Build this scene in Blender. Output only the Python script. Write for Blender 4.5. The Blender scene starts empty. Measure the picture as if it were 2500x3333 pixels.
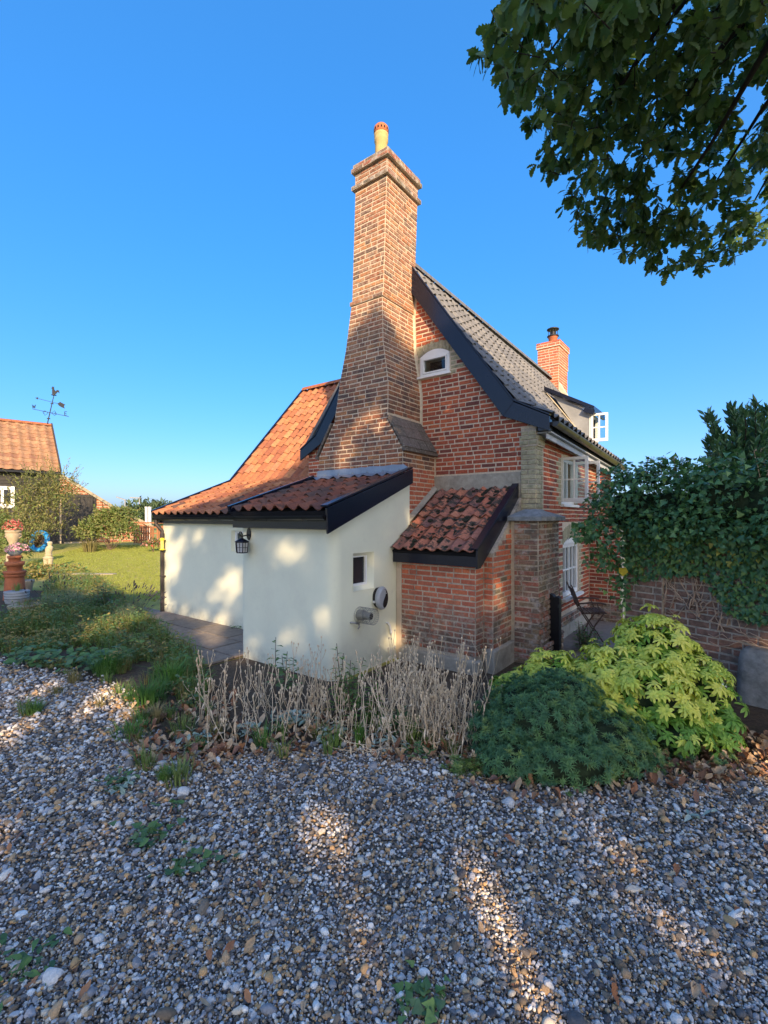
import bpy, math, random
import numpy as np
from mathutils import Vector, Matrix, noise as mnoise

SC = bpy.context.scene
COL = SC.collection
rng = random.Random(7)
nr = np.random.default_rng(7)
R = math.radians
EYE = 1.9
F = 1535.0
HOR = 1682.0

# ------------------------------------------------------------------ camera, sky, sun, exposure
cam_d = bpy.data.cameras.new('camera')
cam = bpy.data.objects.new('camera', cam_d)
COL.objects.link(cam)
cam.location = (0, 0, EYE)
cam.rotation_euler = (R(90), 0, 0)
cam_d.sensor_fit = 'HORIZONTAL'
cam_d.sensor_width = 36
cam_d.lens = 36 * F / 2500
cam_d.shift_y = (HOR - 1666.5) / 2500
cam_d.clip_start = 0.05
cam_d.clip_end = 3000
SC.camera = cam

SUN_EL = R(23)
S_H = Vector((0.22, -0.975)).normalized()          # horizontal direction TOWARDS the sun
S = Vector((S_H.x * math.cos(SUN_EL), S_H.y * math.cos(SUN_EL), math.sin(SUN_EL)))
sun_d = bpy.data.lights.new('sun', 'SUN')
sun_d.energy = 2.7
sun_d.angle = R(0.53)
sun_d.color = (1.0, 0.74, 0.45)
sun = bpy.data.objects.new('sun', sun_d)
COL.objects.link(sun)
sun.location = (3, -10, 12)
sun.rotation_euler = S.to_track_quat('Z', 'Y').to_euler()

W = bpy.data.worlds.new('World')
SC.world = W
W.use_nodes = True
wn = W.node_tree
wn.nodes.clear()
sky = wn.nodes.new('ShaderNodeTexSky')
sky.sky_type = 'NISHITA'
sky.sun_disc = False
sky.sun_elevation = SUN_EL
sky.sun_rotation = math.atan2(S_H.x, S_H.y)
sky.air_density = 0.6
sky.dust_density = 3.0
sky.ozone_density = 4.0
hs = wn.nodes.new('ShaderNodeHueSaturation')
hs.inputs['Hue'].default_value = 0.507
hs.inputs['Saturation'].default_value = 1.85
hs.inputs['Value'].default_value = 1.6
gm_ = wn.nodes.new('ShaderNodeGamma')
gm_.inputs[1].default_value = 0.5
bg = wn.nodes.new('ShaderNodeBackground')
bg.inputs['Strength'].default_value = 0.15
wo = wn.nodes.new('ShaderNodeOutputWorld')
wn.links.new(sky.outputs[0], gm_.inputs[0])
wn.links.new(gm_.outputs[0], hs.inputs['Color'])
wn.links.new(hs.outputs[0], bg.inputs[0])
wn.links.new(bg.outputs[0], wo.inputs[0])

vs = SC.view_settings
vs.view_transform = 'Standard'
vs.look = 'None'
vs.exposure = 1.6
vs.gamma = 1.0
vs.use_curve_mapping = False
SC.render.engine = 'CYCLES'
SC.cycles.max_bounces = 6
SC.cycles.diffuse_bounces = 3
SC.cycles.glossy_bounces = 2
SC.cycles.transmission_bounces = 4
SC.cycles.use_denoising = True

# ------------------------------------------------------------------ helpers
def pt(px, py, Y):
    return Vector(((px - 1250) / F * Y, Y, EYE + (HOR - py) / F * Y))

def gpt(px, py, z=0.0):
    Y = (EYE - z) * F / (py - HOR)
    return Vector(((px - 1250) / F * Y, Y, z))

CA, SA = 0.8005, 0.5994
def AB(a, b, z=0.0):                       # cottage axes: a along the gable, b away along the ridge
    return Vector((CA * a + SA * b, -SA * a + CA * b, z))
HANG = math.atan2(-SA, CA)

def tag(o, label=None, cat=None, group=None, kind=None):
    if label: o['label'] = label
    if cat: o['category'] = cat
    if group: o['group'] = group
    if kind: o['kind'] = kind
    return o

def thing(name, label, cat, loc=(0, 0, 0), rz=0.0, group=None, kind=None):
    o = bpy.data.objects.new(name, None)
    COL.objects.link(o)
    o.location = loc
    o.rotation_euler = (0, 0, rz)
    o.empty_display_size = 0.1
    return tag(o, label, cat, group, kind)

def link(name, me, parent=None):
    o = bpy.data.objects.new(name, me)
    COL.objects.link(o)
    if parent is not None:
        o.parent = parent
    return o

# ---- materials
GAIN = dict(red_brick=1.6, chimney_brick=1.4, orange_red_brick=1.6, weathered_brick=1.7, gault_brick=1.5, garden_wall_brick=2.1, mossy_pantile=1.45, dark_pantile=1.2, gravel_stone=1.9, gravel_bed=1.9,
            ivy_leaf=2.6, yellowing_ivy_leaf=1.6, blue_green_sprig=2.1, light_green_sprig=1.7, bay_leaf=2.4, oak_leaf=1.6, dry_stem=1.55, herb_leaf=1.8, ochre_herb_leaf=1.3, grass_blade=1.6, fallen_leaf=1.6, lime_mortar=1.8, weathered_mortar=1.5, ivy_stem=3.0,
            golden_choisya_leaf=1.75, green_choisya_leaf=1.7, lavender_leaf=1.7, shrub_shade_core=1.5, grey_pantile=1.3, grey_stone=1.3, concrete_slab=1.25, grey_cement=1.3, garden_soil=1.4, brown_twig=1.5, silver_felt_leaf=1.5, dark_weathered_wood=1.5, lichened_tile=1.3, pink_beige_render=1.15, cream_limewash=1.1, pale_mortar_fillet=1.4)
def _n(t, typ, **kw):
    n = t.nodes.new(typ)
    for k, v in kw.items():
        setattr(n, k, v)
    return n

def mat(name, cols, rough=0.8, nscale=25, nstr=0.3, bump=0.15, bscale=None, patches=(), spec=0.3,
        metal=0.0, transl=0.0, hard=False, bdist=0.01, coat=0.0, detail=6):
    """cols: colours picked per piece (object random + attribute rnd); patches: (colour, scale, lo, hi, amount[, zlo, zhi])"""
    k_ = GAIN.get(name, 1.0)
    cols = [tuple(min(.85, v * k_) for v in c) for c in cols]
    m = bpy.data.materials.new(name)
    m.use_nodes = True
    t = m.node_tree
    t.nodes.clear()
    L = t.links.new
    out = _n(t, 'ShaderNodeOutputMaterial')
    p = _n(t, 'ShaderNodeBsdfPrincipled')
    p.inputs['Roughness'].default_value = rough
    p.inputs['Specular IOR Level'].default_value = spec
    p.inputs['Metallic'].default_value = metal
    if coat: p.inputs['Coat Weight'].default_value = coat
    geo = _n(t, 'ShaderNodeNewGeometry')
    if len(cols) > 1:
        oi = _n(t, 'ShaderNodeObjectInfo')
        at = _n(t, 'ShaderNodeAttribute'); at.attribute_name = 'rnd'
        ad = _n(t, 'ShaderNodeMath', operation='ADD')
        L(oi.outputs['Random'], ad.inputs[0]); L(at.outputs['Fac'], ad.inputs[1])
        fr = _n(t, 'ShaderNodeMath', operation='FRACT'); L(ad.outputs[0], fr.inputs[0])
        cr = _n(t, 'ShaderNodeValToRGB')
        cr.color_ramp.interpolation = 'CONSTANT' if hard else 'LINEAR'
        e = cr.color_ramp.elements
        n = len(cols)
        for i, c in enumerate(cols):
            pos = i / n if hard else i / (n - 1)
            el = e[i] if i < 2 else e.new(pos)
            el.position = pos
            el.color = (*c, 1)
        L(fr.outputs[0], cr.inputs[0])
        col = cr.outputs[0]
    else:
        rgb = _n(t, 'ShaderNodeRGB'); rgb.outputs[0].default_value = (*cols[0], 1)
        col = rgb.outputs[0]
    if nstr:
        no = _n(t, 'ShaderNodeTexNoise'); no.inputs['Scale'].default_value = nscale; no.inputs['Detail'].default_value = detail
        no.inputs['Roughness'].default_value = 0.65
        L(geo.outputs['Position'], no.inputs['Vector'])
        mr = _n(t, 'ShaderNodeMapRange')
        mr.inputs[1].default_value = 0.25; mr.inputs[2].default_value = 0.75
        mr.inputs[3].default_value = 1 - nstr; mr.inputs[4].default_value = 1 + nstr
        L(no.outputs['Fac'], mr.inputs[0])
        mx = _n(t, 'ShaderNodeMix', data_type='RGBA', blend_type='MULTIPLY')
        mx.inputs[0].default_value = 1.0
        L(col, mx.inputs[6]); L(mr.outputs[0], mx.inputs[7])
        col = mx.outputs[2]
    for pa in patches:
        c, sc, lo, hi, am = pa[:5]
        no2 = _n(t, 'ShaderNodeTexNoise'); no2.inputs['Scale'].default_value = sc; no2.inputs['Detail'].default_value = 8
        no2.inputs['Roughness'].default_value = 0.7
        off = _n(t, 'ShaderNodeVectorMath', operation='ADD'); off.inputs[1].default_value = (sc * 1.7, hi * 31, lo * 17)
        L(geo.outputs['Position'], off.inputs[0]); L(off.outputs[0], no2.inputs['Vector'])
        m2 = _n(t, 'ShaderNodeMapRange'); m2.inputs[1].default_value = lo; m2.inputs[2].default_value = hi
        m2.inputs[3].default_value = 0; m2.inputs[4].default_value = am
        L(no2.outputs['Fac'], m2.inputs[0])
        fac = m2.outputs[0]
        if len(pa) > 5:
            sx = _n(t, 'ShaderNodeSeparateXYZ'); L(geo.outputs['Position'], sx.inputs[0])
            m3 = _n(t, 'ShaderNodeMapRange'); m3.inputs[1].default_value = pa[5]; m3.inputs[2].default_value = pa[6]
            m3.inputs[3].default_value = 0; m3.inputs[4].default_value = 1
            L(sx.outputs[2], m3.inputs[0])
            mm = _n(t, 'ShaderNodeMath', operation='MULTIPLY'); L(fac, mm.inputs[0]); L(m3.outputs[0], mm.inputs[1])
            fac = mm.outputs[0]
        mx = _n(t, 'ShaderNodeMix', data_type='RGBA')
        L(fac, mx.inputs[0]); L(col, mx.inputs[6]); mx.inputs[7].default_value = (*c, 1)
        col = mx.outputs[2]
    L(col, p.inputs['Base Color'])
    if bump:
        nb = _n(t, 'ShaderNodeTexNoise'); nb.inputs['Scale'].default_value = bscale or nscale * 2; nb.inputs['Detail'].default_value = 8
        nb.inputs['Roughness'].default_value = 0.7
        L(geo.outputs['Position'], nb.inputs['Vector'])
        bu = _n(t, 'ShaderNodeBump'); bu.inputs['Strength'].default_value = bump; bu.inputs['Distance'].default_value = bdist
        L(nb.outputs['Fac'], bu.inputs['Height']); L(bu.outputs[0], p.inputs['Normal'])
    sh = p.outputs[0]
    if transl:
        tr = _n(t, 'ShaderNodeBsdfTranslucent')
        g = _n(t, 'ShaderNodeMix', data_type='RGBA', blend_type='MULTIPLY'); g.inputs[0].default_value = 1
        L(col, g.inputs[6]); g.inputs[7].default_value = (1.5, 1.6, 0.7, 1)
        L(g.outputs[2], tr.inputs[0])
        ms = _n(t, 'ShaderNodeMixShader'); ms.inputs[0].default_value = transl
        L(sh, ms.inputs[1]); L(tr.outputs[0], ms.inputs[2])
        sh = ms.outputs[0]
    L(sh, out.inputs[0])
    return m

def glass_mat(name, tint=(0.02, 0.025, 0.03)):
    m = bpy.data.materials.new(name)
    m.use_nodes = True
    p = m.node_tree.nodes['Principled BSDF']
    p.inputs['Base Color'].default_value = (*tint, 1)
    p.inputs['Roughness'].default_value = 0.04
    p.inputs['Specular IOR Level'].default_value = 0.6
    return m

def clear_glass(name):
    m = bpy.data.materials.new(name)
    m.use_nodes = True
    t = m.node_tree; t.nodes.clear()
    o = _n(t, 'ShaderNodeOutputMaterial'); tr = _n(t, 'ShaderNodeBsdfTransparent'); gl = _n(t, 'ShaderNodeBsdfGlossy')
    gl.inputs['Roughness'].default_value = 0.02
    tr.inputs[0].default_value = (0.85, 0.9, 0.9, 1)
    fr = _n(t, 'ShaderNodeFresnel'); fr.inputs[0].default_value = 1.45
    mx = _n(t, 'ShaderNodeMixShader')
    t.links.new(fr.outputs[0], mx.inputs[0]); t.links.new(tr.outputs[0], mx.inputs[1]); t.links.new(gl.outputs[0], mx.inputs[2])
    t.links.new(mx.outputs[0], o.inputs[0])
    return m

# ---- mesh builder
class M:
    def __init__(self, off=(0, 0, 0)):
        self.v = []; self.f = []; self.m = []; self.s = []
        self.off = Vector(off)
    def add(self, vs_, fs, mi=0, smooth=False):
        k = len(self.v)
        self.v += [tuple(x) for x in vs_]
        for f in fs:
            self.f.append(tuple(i + k for i in f)); self.m.append(mi); self.s.append(smooth)
        return self
    def box(self, x0, x1, y0, y1, z0, z1, mi=0):
        vs_ = [(x, y, z) for z in (z0, z1) for y in (y0, y1) for x in (x0, x1)]
        return self.add(vs_, [(0, 2, 3, 1), (4, 5, 7, 6), (0, 1, 5, 4), (2, 6, 7, 3), (0, 4, 6, 2), (1, 3, 7, 5)], mi)
    def obox(self, c, ex, ey, ez, mi=0):
        c = Vector(c); ex = Vector(ex); ey = Vector(ey); ez = Vector(ez)
        vs_ = [c + sx * ex + sy * ey + sz * ez for sz in (-1, 1) for sy in (-1, 1) for sx in (-1, 1)]
        return self.add(vs_, [(0, 2, 3, 1), (4, 5, 7, 6), (0, 1, 5, 4), (2, 6, 7, 3), (0, 4, 6, 2), (1, 3, 7, 5)], mi)
    def bar(self, p, q, w, d, up=(0, 0, 1), mi=0):
        p = Vector(p); q = Vector(q)
        x = (q - p); l = x.length; x = x / l
        y = Vector(up).cross(x)
        if y.length < 1e-4: y = Vector((1, 0, 0)).cross(x)
        y.normalize(); z = x.cross(y)
        return self.obox((p + q) / 2, x * l / 2, y * w / 2, z * d / 2, mi)
    def prism(self, poly, fn, w0, w1, mi=0):
        n = len(poly)
        vs_ = [fn(u, v, w0) for u, v in poly] + [fn(u, v, w1) for u, v in poly]
        fs = [tuple(range(n))[::-1], tuple(range(n, 2 * n))] + [(i, (i + 1) % n, n + (i + 1) % n, n + i) for i in range(n)]
        return self.add(vs_, fs, mi)
    def rings(self, rings, mi=0, cap=True, smooth=True, closed=True):
        k = len(rings[0]); vs_ = [p for r in rings for p in r]; fs = []
        for i in range(len(rings) - 1):
            for j in range(k if closed else k - 1):
                j2 = (j + 1) % k
                fs.append((i * k + j, i * k + j2, (i + 1) * k + j2, (i + 1) * k + j))
        self.add(vs_, fs, mi, smooth)
        if cap:
            self.add(rings[0], [tuple(range(k))[::-1]], mi); self.add(rings[-1], [tuple(range(k))], mi)
        return self
    def tube(self, pts, r, n=6, mi=0, cap=True, smooth=True):
        pts = [Vector(p) for p in pts]
        rs = r if isinstance(r, (list, tuple)) else [r] * len(pts)
        rings = []
        for i, p in enumerate(pts):
            d = (pts[min(i + 1, len(pts) - 1)] - pts[max(i - 1, 0)])
            if d.length < 1e-9: d = Vector((0, 0, 1))
            d.normalize()
            ref = Vector((0, 0, 1)) if abs(d.z) < 0.9 else Vector((1, 0, 0))
            x = d.cross(ref).normalized(); y = d.cross(x)
            rings.append([p + (x * math.cos(2 * math.pi * j / n) + y * math.sin(2 * math.pi * j / n)) * rs[i] for j in range(n)])
        return self.rings(rings, mi, cap, smooth)
    def lathe(self, prof, c=(0, 0, 0), n=20, mi=0, cap=True, smooth=True):
        c = Vector(c)
        rings = [[c + Vector((r * math.cos(2 * math.pi * j / n), r * math.sin(2 * math.pi * j / n), z)) for j in range(n)] for r, z in prof]
        return self.rings(rings, mi, cap, smooth)
    def mesh(self, name, mats):
        me = bpy.data.meshes.new(name)
        o = self.off
        me.from_pydata([(x - o.x, y - o.y, z - o.z) for x, y, z in self.v], [], self.f)
        for m_ in (mats if isinstance(mats, (list, tuple)) else [mats]):
            me.materials.append(m_)
        me.polygons.foreach_set('material_index', self.m)
        me.polygons.foreach_set('use_smooth', self.s)
        me.update()
        return me
    def build(self, name, mats, parent=None, bevel=0.0):
        o = link(name, self.mesh(name, mats), parent)
        if bevel:
            b = o.modifiers.new('edge', 'BEVEL'); b.width = bevel; b.segments = 2; b.limit_method = 'ANGLE'; b.angle_limit = R(40)
        return o

# ---- piece variants (numpy) and mass joining
class Var:
    """A small mesh used many times: as single objects (sharing .me) and joined into one mesh."""
    def __init__(self, m, name, mats):
        self.me = m.mesh(name, mats)
        self.V = np.array([(x, y, z) for x, y, z in m.v], dtype=np.float64)
        self.tot = np.array([len(f) for f in m.f], dtype=np.int64)
        self.idx = np.array([i for f in m.f for i in f], dtype=np.int64)
        self.mats = mats if isinstance(mats, (list, tuple)) else [mats]
        self.mi = np.array(m.m, dtype=np.int64)
        self.sm = np.array(m.s, dtype=bool)

def join(name, items, parent=None, kind='stuff', off=(0, 0, 0)):
    """items: list of (Var, 4x4 np matrix, rnd). One mesh of them all."""
    by = {}
    for v, mt, r in items:
        by.setdefault(id(v), (v, [], []))
        by[id(v)][1].append(mt); by[id(v)][2].append(r)
    mats = []; Vs = []; Is = []; Ts = []; Ms = []; Rs = []; Ss = []; base = 0
    for v, mts, rs in by.values():
        n = len(mts); T = np.array(mts, dtype=np.float64)
        P = np.einsum('nij,vj->nvi', T[:, :3, :3], v.V) + T[:, None, :3, 3]
        k = len(v.V)
        Vs.append(P.reshape(-1, 3))
        Is.append((v.idx[None, :] + (np.arange(n) * k)[:, None] + base).reshape(-1))
        Ts.append(np.tile(v.tot, n))
        lut = []
        for mm in v.mats:
            if mm not in mats: mats.append(mm)
            lut.append(mats.index(mm))
        Ms.append(np.tile(np.array(lut)[v.mi], n)); Ss.append(np.tile(v.sm, n))
        Rs.append(np.repeat(np.array(rs), k))
        base += n * k
    V = np.concatenate(Vs) - np.array(off); I = np.concatenate(Is); T = np.concatenate(Ts)
    me = bpy.data.meshes.new(name)
    me.vertices.add(len(V)); me.vertices.foreach_set('co', V.astype(np.float32).ravel())
    me.loops.add(len(I)); me.loops.foreach_set('vertex_index', I.astype(np.int32))
    me.polygons.add(len(T))
    st = np.concatenate([[0], np.cumsum(T)[:-1]])
    me.polygons.foreach_set('loop_start', st.astype(np.int32))
    me.polygons.foreach_set('loop_total', T.astype(np.int32))
    for mm in mats: me.materials.append(mm)
    me.polygons.foreach_set('material_index', np.concatenate(Ms).astype(np.int32))
    me.polygons.foreach_set('use_smooth', np.concatenate(Ss))
    at = me.attributes.new('rnd', 'FLOAT', 'POINT'); at.data.foreach_set('value', np.concatenate(Rs).astype(np.float32))
    me.update(calc_edges=True); me.validate()
    o = link(name, me, parent)
    if kind: o['kind'] = kind
    return o

def basis(x, y, z, c):
    m = np.eye(4)
    m[:3, 0] = x; m[:3, 1] = y; m[:3, 2] = z; m[:3, 3] = c
    return m

def frame(d, up, s, c, roll=0.0):
    """leaf frame: +Y along d, +Z near up, uniform scale s (or 3 scales)"""
    d = Vector(d).normalized(); up = Vector(up)
    x = d.cross(up)
    if x.length < 1e-5: x = d.cross(Vector((1, 0.3, 0)))
    x.normalize(); z = x.cross(d)
    if roll:
        x, z = x * math.cos(roll) + z * math.sin(roll), z * math.cos(roll) - x * math.sin(roll)
    sx, sy, sz = (s, s, s) if not isinstance(s, tuple) else s
    return basis(x * sx, d * sy, z * sz, c)

def pieces(items, root_matrix, parent_of, name, stuff_name, root, limit=300, off=(0, 0, 0), score=None):
    """items: (Var, matrix, rnd, parent). The LIMIT that show largest become objects, the rest one 'stuff' part of root."""
    def sz(it):
        if score: return score(it)
        m_ = it[1]
        p = root_matrix @ Vector(m_[:3, 3] - np.array(off))
        dvec = p - Vector((0, 0, EYE))
        if dvec.y < 0.3: return 0
        if abs(dvec.x / dvec.y) > 0.86 or abs(dvec.z / dvec.y) > 1.15: return 0
        return (np.linalg.norm(m_[:3, 0]) * np.linalg.norm(m_[:3, 2])) / dvec.length_squared
    order = sorted(range(len(items)), key=lambda i: -sz(items[i]))
    top = order[:limit]; rest = order[limit:]
    for i in top:
        v, mt, r, par = items[i]
        o = link(name, v.me, par)
        mm = Matrix([list(row) for row in mt])
        mm.translation = Vector(mt[:3, 3] - np.array(off))
        o.matrix_local = mm
    if rest:
        join(stuff_name, [items[i][:3] for i in rest], root, off=off)

def blob(c, r, seed, n=2):
    """a lumpy closed surface point set is not needed: random points on a lumpy ellipsoid"""
    pass
# ------------------------------------------------------------------ materials
WHITE = (0.85, 0.85, 0.83)
m_mortar = mat('lime_mortar', [(0.36, 0.295, 0.22)], rough=0.95, nscale=40, nstr=0.25, bump=0.4, patches=[((0.12, 0.11, 0.10), 5, 0.58, 0.72, 0.6)])
m_mortar_old = mat('weathered_mortar', [(0.33, 0.28, 0.22)], rough=0.95, nscale=40, nstr=0.3, bump=0.4, patches=[((0.10, 0.10, 0.09), 4, 0.5, 0.65, 0.7)])
m_brick = mat('red_brick', [(0.30, 0.072, 0.036), (0.22, 0.055, 0.032), (0.115, 0.042, 0.034), (0.26, 0.066, 0.036), (0.34, 0.092, 0.042), (0.20, 0.056, 0.036)], nscale=35, nstr=0.35, bump=0.5, rough=0.9,
              patches=[((0.075, 0.045, 0.04), 9, 0.58, 0.70, 0.55), ((0.30, 0.20, 0.15), 16, 0.66, 0.76, 0.5)])
m_brick_ch = mat('chimney_brick', [(0.30, 0.115, 0.052), (0.19, 0.085, 0.054), (0.36, 0.16, 0.066), (0.11, 0.07, 0.056), (0.255, 0.095, 0.050), (0.26, 0.14, 0.085)], nscale=40, nstr=0.45, bump=0.6, rough=0.92,
              patches=[((0.46, 0.36, 0.26), 22, 0.48, 0.62, 0.75, 3.7, 5.3), ((0.085, 0.06, 0.058), 4, 0.47, 0.60, 0.7, 5.2, 4.4), ((0.075, 0.062, 0.055), 5, 0.53, 0.66, 0.7), ((0.48, 0.45, 0.38), 34, 0.58, 0.68, 0.7, 3.4, 4.6)])  # lichen fades and soot thickens lower down, painting in the tree shade too
m_brick_lt = mat('orange_red_brick', [(0.36, 0.105, 0.052), (0.31, 0.085, 0.046), (0.27, 0.078, 0.046), (0.38, 0.12, 0.058), (0.30, 0.10, 0.06), (0.23, 0.07, 0.045)], nscale=30, nstr=0.3, bump=0.5, rough=0.9,
              patches=[((0.16, 0.125, 0.10), 5, 0.38, 0.54, 0.9, 1.0, 0.5), ((0.42, 0.37, 0.31), 11, 0.48, 0.58, 0.8, 0.95, 0.4), ((0.08, 0.08, 0.06), 7, 0.46, 0.58, 0.85, 0.6, 0.2)])
m_brick_y = mat('gault_brick', [(0.28, 0.255, 0.165), (0.24, 0.22, 0.145), (0.31, 0.28, 0.185), (0.21, 0.20, 0.14)], nscale=30, nstr=0.3, bump=0.5, rough=0.92,
              patches=[((0.13, 0.14, 0.09), 9, 0.52, 0.68, 0.6)])
m_brick_pier = mat('weathered_brick', [(0.20, 0.075, 0.05), (0.115, 0.085, 0.062), (0.155, 0.115, 0.07), (0.24, 0.08, 0.052), (0.10, 0.078, 0.06), (0.17, 0.10, 0.07)], nscale=30, nstr=0.4, bump=0.7, rough=0.95,
              patches=[((0.46, 0.42, 0.38), 9, 0.50, 0.60, 0.8), ((0.085, 0.09, 0.065), 4, 0.50, 0.62, 0.75)])
m_brick_garden = mat('garden_wall_brick', [(0.135, 0.075, 0.052), (0.11, 0.07, 0.052), (0.17, 0.085, 0.058), (0.10, 0.068, 0.055), (0.15, 0.10, 0.07)], nscale=22, nstr=0.4, bump=0.7, rough=0.95,
              patches=[((0.26, 0.24, 0.22), 9, 0.58, 0.68, 0.55), ((0.07, 0.065, 0.055), 4, 0.5, 0.66, 0.6)])
m_tile_or = mat('orange_pantile', [(0.43, 0.175, 0.075), (0.34, 0.125, 0.06), (0.48, 0.22, 0.10), (0.38, 0.15, 0.072), (0.28, 0.10, 0.055), (0.43, 0.19, 0.10)], nscale=18, nstr=0.3, bump=0.3, rough=0.85,
              patches=[((0.17, 0.10, 0.07), 6, 0.58, 0.72, 0.6), ((0.40, 0.27, 0.13), 11, 0.6, 0.74, 0.5)])
m_tile_dk = mat('dark_pantile', [(0.19, 0.068, 0.042), (0.115, 0.058, 0.045), (0.26, 0.088, 0.046), (0.085, 0.062, 0.052), (0.15, 0.066, 0.046), (0.22, 0.075, 0.042)], nscale=18, nstr=0.35, bump=0.4, rough=0.9,
              patches=[((0.05, 0.05, 0.042), 7, 0.55, 0.68, 0.7), ((0.30, 0.22, 0.14), 26, 0.64, 0.73, 0.6)])
m_tile_ms = mat('mossy_pantile', [(0.34, 0.115, 0.062), (0.29, 0.098, 0.06), (0.37, 0.15, 0.085), (0.155, 0.078, 0.066), (0.31, 0.12, 0.075), (0.40, 0.17, 0.095)], nscale=22, nstr=0.3, bump=0.4, rough=0.9,
              patches=[((0.05, 0.05, 0.04), 9, 0.50, 0.555, 0.95), ((0.05, 0.048, 0.036), 30, 0.60, 0.65, 0.9)])
m_tile_gr = mat('grey_pantile', [(0.150, 0.146, 0.140), (0.120, 0.120, 0.122), (0.170, 0.163, 0.150), (0.105, 0.106, 0.110), (0.135, 0.132, 0.128)], nscale=12, nstr=0.25, bump=0.3, rough=0.8,
              patches=[((0.20, 0.17, 0.12), 5, 0.6, 0.75, 0.6)])
m_tile_barn = mat('barn_pantile', [(0.36, 0.19, 0.10), (0.30, 0.16, 0.085), (0.40, 0.23, 0.12), (0.27, 0.13, 0.075), (0.34, 0.21, 0.12)], nscale=8, nstr=0.3, bump=0.2, rough=0.9,
              patches=[((0.42, 0.33, 0.17), 5, 0.55, 0.7, 0.6), ((0.13, 0.09, 0.06), 3, 0.6, 0.75, 0.6)])
m_moss = mat('moss', [(0.030, 0.036, 0.016), (0.045, 0.042, 0.024), (0.02, 0.022, 0.014)], nscale=60, nstr=0.5, bump=1.0, bscale=120, rough=1.0)
m_ridge = mat('ridge_tile', [(0.40, 0.15, 0.06), (0.32, 0.105, 0.05)], nscale=15, nstr=0.3, bump=0.3)
m_black = mat('black_gloss_paint', [(0.008, 0.010, 0.022)], rough=0.26, nscale=3, nstr=0.15, bump=0.06, bscale=40, spec=0.5)
m_gut = mat('black_gutter_plastic', [(0.016, 0.016, 0.018)], rough=0.28, nscale=6, nstr=0.2, bump=0.0, spec=0.5)
m_pipe = mat('dark_brown_pipe', [(0.05, 0.042, 0.042)], rough=0.4, nscale=8, nstr=0.25, bump=0.05)
m_white = mat('white_paint', [WHITE], rough=0.45, nscale=8, nstr=0.05, bump=0.05)
m_render = mat('cream_limewash', [(0.735, 0.735, 0.575)], rough=0.9, nscale=1.6, nstr=0.05, bump=0.12, bscale=14, bdist=0.01, spec=0.15,
               patches=[((0.56, 0.57, 0.46), 3, 0.60, 0.75, 0.35), ((0.36, 0.34, 0.26), 5, 0.42, 0.62, 0.6, 0.28, -0.02), ((0.66, 0.64, 0.52), 1.1, 0.5, 0.7, 0.5)])
m_strip = mat('pink_beige_render', [(0.50, 0.40, 0.30)], rough=0.9, nscale=6, nstr=0.15, bump=0.2, patches=[((0.33, 0.2, 0.13), 9, 0.6, 0.75, 0.5)])
m_cement = mat('grey_cement', [(0.30, 0.275, 0.225)], rough=0.95, nscale=10, nstr=0.3, bump=0.4, patches=[((0.17, 0.16, 0.13), 4, 0.5, 0.68, 0.6), ((0.42, 0.38, 0.32), 7, 0.58, 0.72, 0.5)])
m_fillet = mat('pale_mortar_fillet', [(0.44, 0.38, 0.28)], rough=0.95, nscale=14, nstr=0.25, bump=0.4)
m_lead = mat('lead_flashing', [(0.26, 0.29, 0.33)], rough=0.45, nscale=7, nstr=0.2, bump=0.2, metal=0.35, patches=[((0.40, 0.43, 0.47), 6, 0.55, 0.7, 0.6)])
m_leaddull = mat('dull_lead_sheet', [(0.33, 0.34, 0.35)], rough=0.6, nscale=5, nstr=0.2, bump=0.15, metal=0.2)
m_lichen = mat('lichened_tile', [(0.10, 0.085, 0.07), (0.13, 0.10, 0.085)], rough=0.95, nscale=30, nstr=0.4, bump=0.6,
               patches=[((0.36, 0.34, 0.28), 42, 0.56, 0.64, 0.85), ((0.05, 0.05, 0.035), 9, 0.55, 0.7, 0.6)])
m_stone = mat('grey_stone', [(0.19, 0.195, 0.19)], rough=0.95, nscale=14, nstr=0.35, bump=0.7, patches=[((0.32, 0.31, 0.28), 9, 0.55, 0.68, 0.7), ((0.09, 0.095, 0.085), 5, 0.5, 0.68, 0.6)])
m_buffclay = mat('buff_clay', [(0.50, 0.37, 0.15)], rough=0.8, nscale=9, nstr=0.15, bump=0.1)
m_terra = mat('terracotta', [(0.40, 0.13, 0.06)], rough=0.85, nscale=12, nstr=0.2, bump=0.2)
m_terra2 = mat('orange_terracotta', [(0.45, 0.155, 0.07)], rough=0.85, nscale=12, nstr=0.2, bump=0.2)
m_glass = glass_mat('window_glass')
m_glass_lt = glass_mat('window_glass_pale', (0.16, 0.18, 0.19))
m_glass_wing = glass_mat('window_glass_obscure', (0.05, 0.08, 0.09))
m_clear = clear_glass('casement_glass')
m_dark = mat('dark_interior', [(0.01, 0.01, 0.012)], rough=1, nstr=0, bump=0)
m_steel = mat('galvanised_steel', [(0.35, 0.35, 0.34)], rough=0.4, nscale=20, nstr=0.2, bump=0.05, metal=0.8)
m_plast_b = mat('black_plastic', [(0.012, 0.012, 0.014)], rough=0.15, nstr=0, bump=0, spec=0.5)
m_plast_g = mat('grey_plastic', [(0.36, 0.38, 0.41)], rough=0.35, nstr=0, bump=0, spec=0.5)
m_plast_w = mat('white_plastic', [(0.7, 0.7, 0.68)], rough=0.4, nstr=0, bump=0)
m_frost = mat('frosted_lantern_glass', [(0.40, 0.42, 0.44)], rough=0.5, nscale=60, nstr=0.15, bump=0.2)
m_yellow = mat('yellow_plastic', [(0.75, 0.62, 0.04)], rough=0.4, nstr=0, bump=0)
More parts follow.
